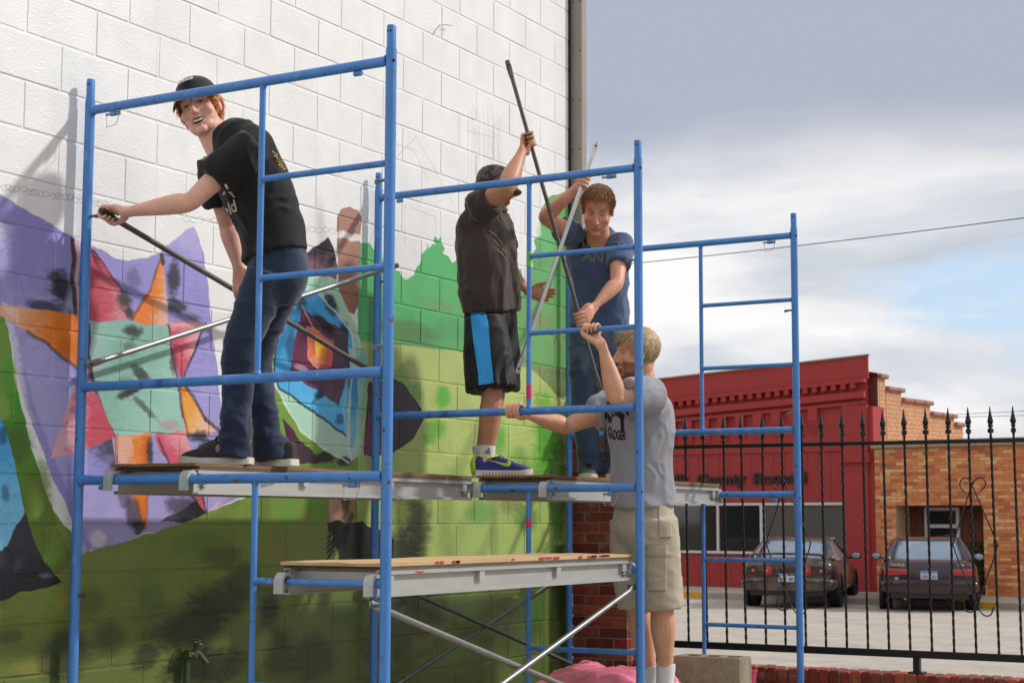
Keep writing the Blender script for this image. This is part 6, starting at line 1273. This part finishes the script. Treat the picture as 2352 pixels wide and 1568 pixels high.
# ---- the man in the camouflage cap
def man_camo():
    root = root_at('person', jpt(1140, 1090, 8.86), DECKZ, 'man in camouflage cap, dark brown shirt and black shorts with blue stripe')
    f = unit(RT*0.90-FW*0.42); sk = srgb(190, 134, 104); hr = srgb(38, 30, 26)
    shR, shL = jpt(1096, 482, 8.90), jpt(1142, 506, 9.18); elR, wrR = jpt(1162, 434, 8.76), jpt(1199, 350, 8.92)
    d1 = unit(T1[1]-T1[0]); G1 = T1[0]+(T1[1]-T1[0])*((318-150)/742); elL, wrL = jpt(1162, 615, 9.22), jpt(1212, 668, 9.16)
    hipR, knR, anR = jpt(1112, 730, 8.86), jpt(1130, 905, 8.78), jpt(1118, 1050, 8.76); hipL, knL, anL = jpt(1140, 730, 9.08), jpt(1140, 890, 9.06), jpt(1104, 1052, 8.98)
    R = frame(RT*0.84-FW*0.50-UPV*0.10, UPV+RT*0.10); hc = jpt(1137, 436, 9.00); s = 1.0; nb = jpt(1118, 478, 9.02)
    C = [jpt(1128, 716, 8.96), jpt(1124, 670, 8.96), jpt(1120, 610, 8.97), jpt(1116, 555, 9.02), jpt(1113, 512, 9.03), jpt(1114, 484, 9.03), jpt(1119, 466, 9.02)]
    HS, HF = [0.178, 0.176, 0.176, 0.182, 0.180, 0.130, 0.068], [0.148, 0.150, 0.148, 0.146, 0.128, 0.090, 0.064]
    ps = head_parts(hc, R, s, 1.05)+[limb([hc+R@V(0, -0.02, -0.06), hc*0.5+nb*0.5, nb-UPV*0.05], [0.060, 0.061, 0.075], n=18, sub=4), loft(torso_rings(C, f, [h*0.7 for h in HS], [h*0.62 for h in HF]), 24, 4)]
    ps += [arm(shR, elR, wrR, 1.08, 1.15), arm(shL, elL, wrL, 1.0), leg(hipR, knR, anR, 1.02), leg(hipL, knL, anL, 1.0)]+grip(wrR, G1, -d1, 0.0127, 1, -1, 1.05)
    ps += open_hand(wrL, unit(RT*0.95-UPV*0.22-FW*0.1), unit(UPV*0.9+RT*0.25), unit(FW*0.85-RT*0.2), 0.45, 1.0)
    o, me, v, n, q, hm, bd = body(root, ps, (hc, R, s), sk, hr, beard=hr, stub=0.14, blush=0.25)
    eyes(root, (hc, R, s), 0.3)
    strands(root, 'hair', v, n, hm & (q[:, 2] < 0.035), hr, 1200, 0.014, R, (0, -0.2, -0.8), 0.5, 0.0015, 6)
    strands(root, 'beard', v, n, bd & (q[:, 2] < -0.098) & (np.abs(q[:, 0]) < 0.03), hr, 300, 0.006, R, (0, 0.2, -0.8), 0.7, 0.0012, 7)
    T = lambda *p: hc+R@(V(*p)*s)
    M_cam = mat('camouflage', srgb(96, 90, 78), 0.9, var=0.25, scale=30, bump=0.2, chips=[(srgb(52, 48, 42), 26, 0.50, 0.55), (srgb(142, 136, 120), 34, 0.58, 0.62), (srgb(34, 32, 28), 48, 0.60, 0.63)])
    M_und = fabric('brim_underside', srgb(126, 116, 66))
    cap = empty('cap', (0, 0, 0)); cap.parent = root
    rg = [(T(0, -0.012, zz+0.002), R[:, 0]*rx*s, R[:, 1]*ry*s) for zz, rx, ry in ((0.034, 0.085, 0.105), (0.062, 0.085, 0.104), (0.092, 0.077, 0.095), (0.117, 0.058, 0.074), (0.131, 0.032, 0.042), (0.136, 0.006, 0.008))]
    mb = MB(); mb.add(*loft(rg, 32, 3)); cr = mb.build('crown', M_cam, cap, 180); cr.location = -root.location
    for kk, (mm, z_) in enumerate(((M_cam, 0.0), (M_und, -0.0045))):
        mb = MB(); vs = []; nx = 15
        for k in range(nx):
            a = math.pi*(0.12+0.76*k/(nx-1)); bx, by = 0.084*math.cos(a), 0.104*math.sin(a)
            for rr_, dz in ((0.94, 0.0), (1.30, -0.018), (1.66, -0.044)): ex = bx*(1+(rr_-1)*0.3); vs.append(T(ex, by*rr_-0.012, 0.040+dz-1.6*ex*ex*(rr_ > 1)+z_))
        fs = [(k*3+j, k*3+j+3, k*3+j+4, k*3+j+1) for k in range(nx-1) for j in range(2)]; mb.add(vs, fs); b_ = mb.build('brim', mm, cap, 60); b_.location = -root.location
    M_t = fabric('tee_brown', srgb(62, 52, 47), 0.85)
    to, tm_ = tee(root, 'shirt', torso_rings(C, f, HS, HF), [(shR, elR, 0.56, 0.090, 0.086), (shL, elL, 0.62, 0.085, 0.082)], M_t, [dict(amp=0.018, freq=6, sx=(1.6, 1.6, 0.5), seed=22), dict(amp=0.006, freq=16, sx=(1.5, 1.5, 0.6), seed=25)])
    M_pr = mat('print_tan', srgb(112, 92, 74), 0.8)
    for k in range(3):                     # faded curved bands across the chest
        pts = [(-0.05, 0.012), (0.0, 0.0), (0.05, -0.03), (0.056, -0.02), (0.004, 0.012), (-0.046, 0.022)]
        r_ = drape(poly_mesh(pts), tm_, at(1164+k*3, 542+k*22, 8.80), unit(RT*0.95-UPV*0.3), UPV, unit(_fwd*0.6-RT*0.8), 0.003)
        if len(r_.polygons): link('shirt_print', r_, M_pr, root)
    M_sh = fabric('shorts_black', srgb(28, 27, 28), 0.6, sheen=0.1)
    kR, kL = spn(knR, hipR, 0.06), spn(knL, hipL, 0.02)
    def short_leg(hp, kn, off, r): return limb([hp, hp*0.6+kn*0.4, hp*0.25+kn*0.75, kn+off], r, n=28, sub=6, round_ends=False)
    parts = [loft(torso_rings([jpt(1128, 800, 8.91), jpt(1127, 750, 8.97), jpt(1126, 700, 8.97), jpt(1126, 672, 8.97)], f, [0.10, 0.165, 0.165, 0.150], [0.07, 0.135, 0.130, 0.120]), 30, 5), short_leg(hipR, kR, V(0, 0, 0), [0.112, 0.122, 0.126, 0.130]), short_leg(hipL, kL, V(0, 0, -0.02), [0.112, 0.120, 0.122, 0.126])]
    so, sm2 = garment(root, 'shorts', parts, M_sh, 0.0075, 6, [dict(amp=0.020, freq=7, sx=(2.0, 2.0, 0.35), seed=31, mask=lambda v_: np.clip((hipR[2]+0.05-v_[:, 2])*5, 0.15, 1.2))])
    # blue side panel laid on the near leg
    M_bl = fabric('stripe_blue', srgb(52, 156, 224), 0.55, sheen=0.05)
    C5 = lambda a, b: (784+a/3, 522.7+b/3)
    lft = [(875, 468), (882, 560), (893, 660), (908, 780), (926, 900), (940, 990), (945, 1075)]; rgt = [(960, 505), (1000, 590), (1012, 660), (1020, 760), (1030, 880), (1042, 980), (1050, 1062)]
    A1 = crom(lft, 6); A2 = crom(rgt, 6); nu = 8; o0 = at(*C5(960, 780), 8.59); vs = []
    for p, r_ in zip(A1, A2):
        for k in range(nu+1): w_ = at(*C5(*(p*(1-k/nu)+r_*k/nu)), 8.59)-o0; vs.append((w_@RT, w_@UPV, 0))
    m_ = bpy.data.meshes.new('s'); m_.from_pydata(vs, [], [(i*(nu+1)+k, i*(nu+1)+k+1, (i+1)*(nu+1)+k+1, (i+1)*(nu+1)+k) for i in range(len(A1)-1) for k in range(nu)])
    r_ = drape(m_, sm2, o0, RT, UPV, unit(_fwd*V(1, 1, 0)), 0.0045); r_.polygons.foreach_set('use_smooth', [True]*len(r_.polygons)); link('side_stripe', r_, M_bl, root)
    # socks and running shoes
    M_so = fabric('sock_white', srgb(216, 214, 210), 0.9, var=0.05); M_u = mat('runner_blue', srgb(42, 54, 124), 0.65, var=0.12, scale=30, bump=0.3, bscale=300); M_s = mat('runner_sole', srgb(214, 208, 194), 0.7, var=0.14, scale=14); M_ln = mat('lime', srgb(186, 222, 66), 0.55); M_bk = mat('logo_black', srgb(26, 26, 28), 0.7)
    for an, kn, hl, to_, dp in ((anR, knR, 1090, 1223, 8.74), (anL, knL, 1086, 1200, 9.00)):
        a_ = jpt(hl, 1090, dp, DECKZ); b_ = jpt(to_, 1090, dp+0.03, DECKZ); ank = V(*(a_+(b_-a_)*0.24)); ank[2] = DECKZ+0.085
        mb = MB(); mb.add(*limb([ank, spn(ank, an, 0.6), an+UPV*0.045, an+UPV*0.062], [0.043, 0.041, 0.0455, 0.0455], n=24, sub=4, round_ends=False)); sk_ = mb.build('sock', M_so, root, 60)
        if an is anR:
            for k in range(3):
                w_ = 0.006; h_ = 0.012+0.010*k; pp = an+UPV*0.022+RT*(0.010*k-0.004); m_ = poly_mesh([(-w_/2, 0), (w_/2, 0), (w_/2-0.006, h_), (-w_/2-0.006, h_)]); rr_ = drape(m_, sk_.data, pp-_fwd*0.05, RT, UPV, _fwd, 0.002); link('sock_logo', rr_, M_bk, root)
        o_, up, d_, s_, H, L_ = shoe(root, a_, b_, 0.104, 0.085, M_u, M_s, M_ln, sole_h=0.030); swoosh(o_, up, d_, s_, L_, M_ln, -1, 0.50, 0.058, 0.9); swoosh(o_, up, d_, s_, L_, M_ln, 1, 0.50, 0.058, 0.9)
        mb = MB(); mb.add(*limb([d_*0.004-UPV*0+UPV*0.03, -d_*0.004+UPV*0.075, d_*0.004+UPV*0.11], [0.020, 0.017, 0.010], n=12, sub=4, side=s_, flat=[0.7]*3)); mb.build('heel_tab', M_ln, o_, 180)
        mb = MB(); c_ = d_*0.22*L_+UPV*(0.024+0.085*0.96)
        for k in range(14):
            t0, t1_ = 2*math.pi*k/14, 2*math.pi*(k+1)/14; q_ = lambda t: c_+d_*0.052*math.cos(t)+s_*0.036*math.sin(t)+UPV*(0.006*math.cos(2*t)); mb.tube(q_(t0), q_(t1_), 0.005, 6)
        mb.build('collar', M_ln, o_, 180)
        mb = MB()
        for k in range(16):
            t = 0.08+0.055*k
            for sg in (1, -1): p = d_*t*L_+s_*sg*(np.interp(t, [0, 0.12, 0.3, 0.5, 0.7, 0.84, 0.94, 1], [0.6, 0.84, 0.76, 0.8, 0.98, 0.96, 0.7, 0.4])*0.052+0.0035); mb.box(p[0]-0.0015, p[0]+0.0015, p[1]-0.0015, p[1]+0.0015, 0.004, 0.022)
        gr_ = mb.build('sole_groove', mat('groove', srgb(110, 100, 92), 0.9), o_); gr_['kind'] = 'stuff'
    unparent_shift(root)
man_camo()

# ---- the man in the blue shirt
def man_blue():
    root = root_at('person', jpt(1380, 1100, 9.58), DECKZ, 'auburn haired man in navy blue shirt looking down at the brace')
    f = unit(-FW*0.93-RT*0.30); sk = srgb(212, 152, 126); hr = srgb(192, 140, 102)
    shR, shL = jpt(1316, 540, 9.46), jpt(1424, 562, 9.42); elR, wrR = jpt(1252, 499, 9.20), jpt(1324, 432, 9.08); elL, wrL = jpt(1417, 650, 9.22), jpt(1366, 703, 9.10)
    d2 = unit(T2[1]-T2[0]); G2 = T2[0]+(T2[1]-T2[0])*((414-335)/511); d1 = unit(T1[1]-T1[0]); G1 = T1[0]+(T1[1]-T1[0])*((730-150)/742)
    hipR, knR, anR = jpt(1345, 765, 9.56), jpt(1342, 930, 9.54), jpt(1358, 1086, 9.58); hipL, knL, anL = jpt(1404, 765, 9.56), jpt(1412, 930, 9.52), jpt(1418, 1086, 9.56)
    R = frame(-FW*0.84-RT*0.12-UPV*0.50, UPV*0.86-FW*0.46+RT*0.03); hc = jpt(1373, 482, 9.34); s = 1.07; nb = jpt(1374, 540, 9.46)
    C = [jpt(1376, 752, 9.56), jpt(1377, 710, 9.57), jpt(1378, 655, 9.56), jpt(1376, 605, 9.54), jpt(1374, 568, 9.52), jpt(1373, 545, 9.50), jpt(1373, 528, 9.47)]
    HS, HF = [0.170, 0.168, 0.162, 0.180, 0.180, 0.128, 0.070], [0.120, 0.120, 0.118, 0.126, 0.112, 0.087, 0.064]
    ps = head_parts(hc, R, s, 1.14)+[limb([hc+R@V(0, -0.02, -0.06), hc*0.5+nb*0.5+FW*0.01, nb-UPV*0.05+FW*0.02], [0.058, 0.060, 0.075], n=18, sub=4), loft(torso_rings(C, f, [h*0.7 for h in HS], [h*0.62 for h in HF]), 24, 4)]
    ps += [arm(shR, elR, wrR, 1.0), arm(shL, elL, wrL, 1.0), leg(hipR, knR, anR, 0.92), leg(hipL, knL, anL, 0.92)]+grip(wrR, G2, d2, 0.0127, -1, -1, 1.0)+grip(wrL, G1, d1, 0.0127, -1, -1, 1.0)
    o, me, v, n, q, hm, _ = body(root, ps, (hc, R, s), sk, hr, blush=0.35, hairline=0.066, hair_vol=0.008, brow=srgb(84, 54, 38))
    eyes(root, (hc, R, s), 0.95, (0, -0.002))
    strands(root, 'hair', v, n, hm & (q[:, 2] > -0.03), hr, 7000, 0.024, R, (0.0, 0.9, 0.0), 0.55, 0.0013, 8, 0.22)
    M_t = fabric('tee_navy', srgb(74, 92, 128), 0.88)
    to, tm_ = tee(root, 'shirt', torso_rings(C, f, HS, HF), [(shR, elR, 0.40, 0.074, 0.070), (shL, elL, 0.55, 0.076, 0.071)], M_t, [dict(amp=0.015, freq=6, sx=(1.3, 1.3, 0.8), seed=42), dict(amp=0.006, freq=16, sx=(1.3, 1.3, 0.8), seed=45)])
    M_pr = mat('print_faded', srgb(118, 124, 118), 0.85); M_pb = mat('print_dark', srgb(26, 32, 44), 0.85)
    for tx, x, y, sz, rot, mm in (('AN', 1362, 600, 0.085, -0.12, M_pr),):
        t_ = text_mesh(tx, sz, 0, 0.003); ex = unit(RT*math.cos(rot)+UPV*math.sin(rot)); ey = unit(-RT*math.sin(rot)+UPV*math.cos(rot)); r_ = drape(t_, tm_, at(x, y, 9.40), ex, ey, unit(_fwd), 0.003)
        if len(r_.polygons): link('shirt_print', r_, mm, root)
    for pts, x, y, mm in (([(-0.05, 0.0), (0.0, 0.05), (0.05, 0.0), (0.03, -0.01), (0.0, 0.02), (-0.03, -0.012)], 1345, 565, M_pb), ([(-0.006, -0.04), (0.006, -0.04), (0.01, 0.04), (-0.002, 0.04)], 1340, 548, M_pr), ([(-0.03, 0.0), (0.03, 0.012), (0.03, -0.004), (-0.028, -0.014)], 1348, 580, M_pb)):
        r_ = drape(poly_mesh(pts), tm_, at(x, y, 9.40), RT, UPV, unit(_fwd), 0.003)
        if len(r_.polygons): link('shirt_print', r_, mm, root)
    M_j = fabric('jeans_mid', srgb(58, 78, 104), 0.88, chips=[(srgb(104, 122, 142), 3.0, 0.52, 0.70)], bscale=260, var=0.16, scale=24)
    pr_ = [loft(torso_rings([jpt(1376, 830, 9.56), jpt(1376, 790, 9.56), jpt(1376, 750, 9.56), jpt(1376, 720, 9.56)], f, [0.11, 0.168, 0.162, 0.150], [0.07, 0.118, 0.115, 0.105]), 30, 5), trouser(hipR, knR, anR, [0.098, 0.095, 0.078, 0.076, 0.070, 0.072, 0.078]), trouser(hipL, knL, anL, [0.098, 0.095, 0.078, 0.076, 0.070, 0.072, 0.078])]
    garment(root, 'jeans', pr_, M_j, 0.0075, 6, [dict(amp=0.009, freq=7, sx=(0.8, 0.8, 2.0), seed=51), dict(amp=0.004, freq=18, sx=(0.8, 0.8, 1.6), seed=52)])
    M_u = mat('trainer_grey', srgb(70, 70, 74), 0.8, var=0.1); M_s = _mats['shoe_sole']; M_lb = _mats['lace_black']
    for an in (anR, anL): a_ = V(an[0], an[1], DECKZ)+FW*0.07; b_ = a_-FW*0.26-RT*0.03; b_[2] = DECKZ; shoe(root, a_, b_, 0.10, 0.085, M_u, M_s, M_lb)
    unparent_shift(root)
man_blue()

# ---- the man in the grey shirt
def man_grey():
    root = root_at('person', jpt(1505, 1590, 8.48), ZL, 'blond bearded man in grey shirt and khaki cargo shorts gripping the frame')
    f = unit(-RT*0.90-FW*0.42); sk = srgb(214, 160, 130); hr = srgb(178, 150, 108)
    GX = lambda x, l_: fpt(1, on_y(x, 800, FY[1])[0], lev(l_))
    G1, G2 = GX(1357, 2), GX(1180, 1); ax = unit(fpt(1, XI, 0)-fpt(1, XO, 0))
    shL, shR = jpt(1498, 908, 8.34), jpt(1432, 925, 8.66); elL, wrL = jpt(1418, 918, 8.20), jpt(1384, 797, 8.20); elR, wrR = jpt(1302, 978, 8.58), jpt(1212, 953, 8.46)
    hipL, knL, anL = jpt(1505, 1190, 8.42), jpt(1520, 1390, 8.42), jpt(1529, 1545, 8.46); hipR, knR, anR = jpt(1450, 1190, 8.60), jpt(1462, 1390, 8.58), jpt(1494, 1548, 8.60)
    R = frame(-RT*0.96-FW*0.22+UPV*0.0, UPV+RT*0.05); hc = jpt(1462, 812, 8.46); s = 1.06; nb = jpt(1482, 893, 8.50)
    C = [jpt(1478, 1158, 8.50), jpt(1476, 1100, 8.50), jpt(1474, 1040, 8.50), jpt(1472, 975, 8.50), jpt(1474, 930, 8.50), jpt(1478, 902, 8.50), jpt(1481, 882, 8.50)]
    HS, HF = [0.172, 0.168, 0.168, 0.188, 0.186, 0.135, 0.070], [0.150, 0.142, 0.142, 0.152, 0.130, 0.092, 0.066]
    ps = head_parts(hc, R, s, 1.1)+[limb([hc+R@V(0, -0.025, -0.05), hc*0.5+nb*0.5, nb-UPV*0.05], [0.064, 0.066, 0.080], n=18, sub=4), loft(torso_rings(C, f, [h*0.7 for h in HS], [h*0.62 for h in HF]), 24, 4)]
    ps += [arm(shL, elL, wrL, 1.08, 1.1), arm(shR, elR, wrR, 1.06, 1.08), leg(hipL, knL, anL, 1.08), leg(hipR, knR, anR, 1.08)]+grip(wrL, G1, ax, RS, 1, 1, 1.05)+grip(wrR, G2, ax, RP, 1, -1, 1.05)
    o, me, v, n, q, hm, bd = body(root, ps, (hc, R, s), sk, hr, beard=srgb(150, 98, 62), stub=0.6, blush=0.35, hairline=0.062, hair_vol=0.011, brow=srgb(150, 116, 76))
    eyes(root, (hc, R, s), 0.4)
    strands(root, 'hair', v, n, hm & (q[:, 2] > -0.05), hr, 7000, 0.030, R, (-0.05, 0.7, -0.55), 0.40, 0.0013, 9, 0.2)
    strands(root, 'beard', v, n, bd, srgb(150, 98, 62), 1800, 0.007, R, (0, 0.2, -0.8), 0.6, 0.0011, 10)
    M_t = fabric('tee_grey', srgb(150, 150, 158), 0.9, var=0.14, scale=160)
    to, tm_ = tee(root, 'shirt', torso_rings(C, f, HS, HF), [(shL, elL, 0.66, 0.098, 0.096), (shR, elR, 0.52, 0.092, 0.088)], M_t, [dict(amp=0.016, freq=6, sx=(1.2, 1.2, 0.8), seed=62), dict(amp=0.006, freq=15, sx=(1.2, 1.2, 0.8), seed=65)])
    M_pk = mat('print_black', srgb(34, 34, 38), 0.85); dr = unit(_fwd*0.85+RT*0.45)
    for tx, x, y, sz in (('HONEY BADGER', 1399, 1010, 0.066),):
        t_ = text_mesh(tx, sz, 0, 0.0020, 0.9); r_ = drape(t_, tm_, at(x, y, 8.36), RT*0.36, UPV, unit(_fwd), 0.003)
        if len(r_.polygons): link('shirt_print', r_, M_pk, root)
    bad = [(-0.11, 0.02), (-0.10, 0.065), (-0.06, 0.095), (0.0, 0.10), (0.06, 0.095), (0.10, 0.07), (0.13, 0.03), (0.10, 0.035), (0.085, 0.0), (0.09, -0.05), (0.055, -0.05), (0.05, 0.01), (0.0, 0.025), (-0.03, 0.01), (-0.03, -0.05), (-0.065, -0.05), (-0.07, 0.015), (-0.085, -0.01)]
    r_ = drape(poly_mesh(bad), tm_, at(1415, 966, 8.36), RT*0.46, UPV, unit(_fwd), 0.003); link('shirt_print', r_, M_pk, root)
    M_kh = fabric('khaki', srgb(178, 166, 146), 0.9, bscale=300)
    def short_leg(hp, kn, r): return limb([hp, hp*0.6+kn*0.4, hp*0.25+kn*0.75, kn], r, n=28, sub=6, round_ends=False)
    kL, kR = spn(knL, hipL, -0.02), spn(knR, hipR, -0.03)
    parts = [loft(torso_rings([jpt(1478, 1270, 8.51), jpt(1478, 1220, 8.51), jpt(1478, 1170, 8.51), jpt(1478, 1135, 8.51)], f, [0.10, 0.172, 0.170, 0.158], [0.08, 0.146, 0.140, 0.130]), 30, 5), short_leg(hipL, kL, [0.112, 0.116, 0.110, 0.108]), short_leg(hipR, kR, [0.112, 0.114, 0.106, 0.104])]
    so, sm2 = garment(root, 'shorts', parts, M_kh, 0.0075, 6, [dict(amp=0.010, freq=7, sx=(1.2, 1.2, 1.0), seed=71), dict(amp=0.005, freq=18, sx=(1.0, 1.0, 1.2), seed=72)])
    def patch(nm, x0, x1, y0, y1, off):
        o0 = at((x0+x1)/2, (y0+y1)/2, 8.2); nu, nv_ = 10, 12; vs = []
        for i in range(nv_+1):
            for k in range(nu+1): w_ = at(x0+(x1-x0)*k/nu, y0+(y1-y0)*i/nv_, 8.2)-o0; vs.append((w_@RT, w_@UPV, 0))
        m_ = bpy.data.meshes.new('s'); m_.from_pydata(vs, [], [(i*(nu+1)+k, (i+1)*(nu+1)+k, (i+1)*(nu+1)+k+1, i*(nu+1)+k+1) for i in range(nv_) for k in range(nu)])
        r_ = drape(m_, sm2, o0, RT, UPV, unit(_fwd*V(1, 1, 0)), off)
        if len(r_.polygons):
            r_.polygons.foreach_set('use_smooth', [True]*len(r_.polygons)); o_ = link(nm, r_, M_kh, root); sd = o_.modifiers.new('t', 'SOLIDIFY'); sd.thickness = 0.005; sd.offset = 0
    patch('cargo_pocket', 1492, 1536, 1262, 1358, 0.006); patch('pocket_flap', 1490, 1538, 1254, 1278, 0.010); patch('back_pocket', 1518, 1548, 1158, 1234, 0.005)
    M_so = _mats['sock_white']; M_u = mat('trainer_white', srgb(200, 198, 194), 0.7, var=0.08); M_s = _mats['shoe_sole']; M_lb = M_so
    for an in (anL, anR):
        a_ = V(an[0], an[1], ZL)+RT*0.06; b_ = a_-RT*0.29-FW*0.03; b_[2] = ZL; ank = V(*(a_+(b_-a_)*0.24)); ank[2] = ZL+0.085
        mb = MB(); mb.add(*limb([ank, spn(ank, an, 0.5), an+UPV*0.02, an+UPV*0.045], [0.046, 0.045, 0.049, 0.0495], n=24, sub=4, round_ends=False)); mb.build('sock', M_so, root, 60)
        shoe(root, a_, b_, 0.108, 0.085, M_u, M_s, M_lb)
    unparent_shift(root)
man_grey()
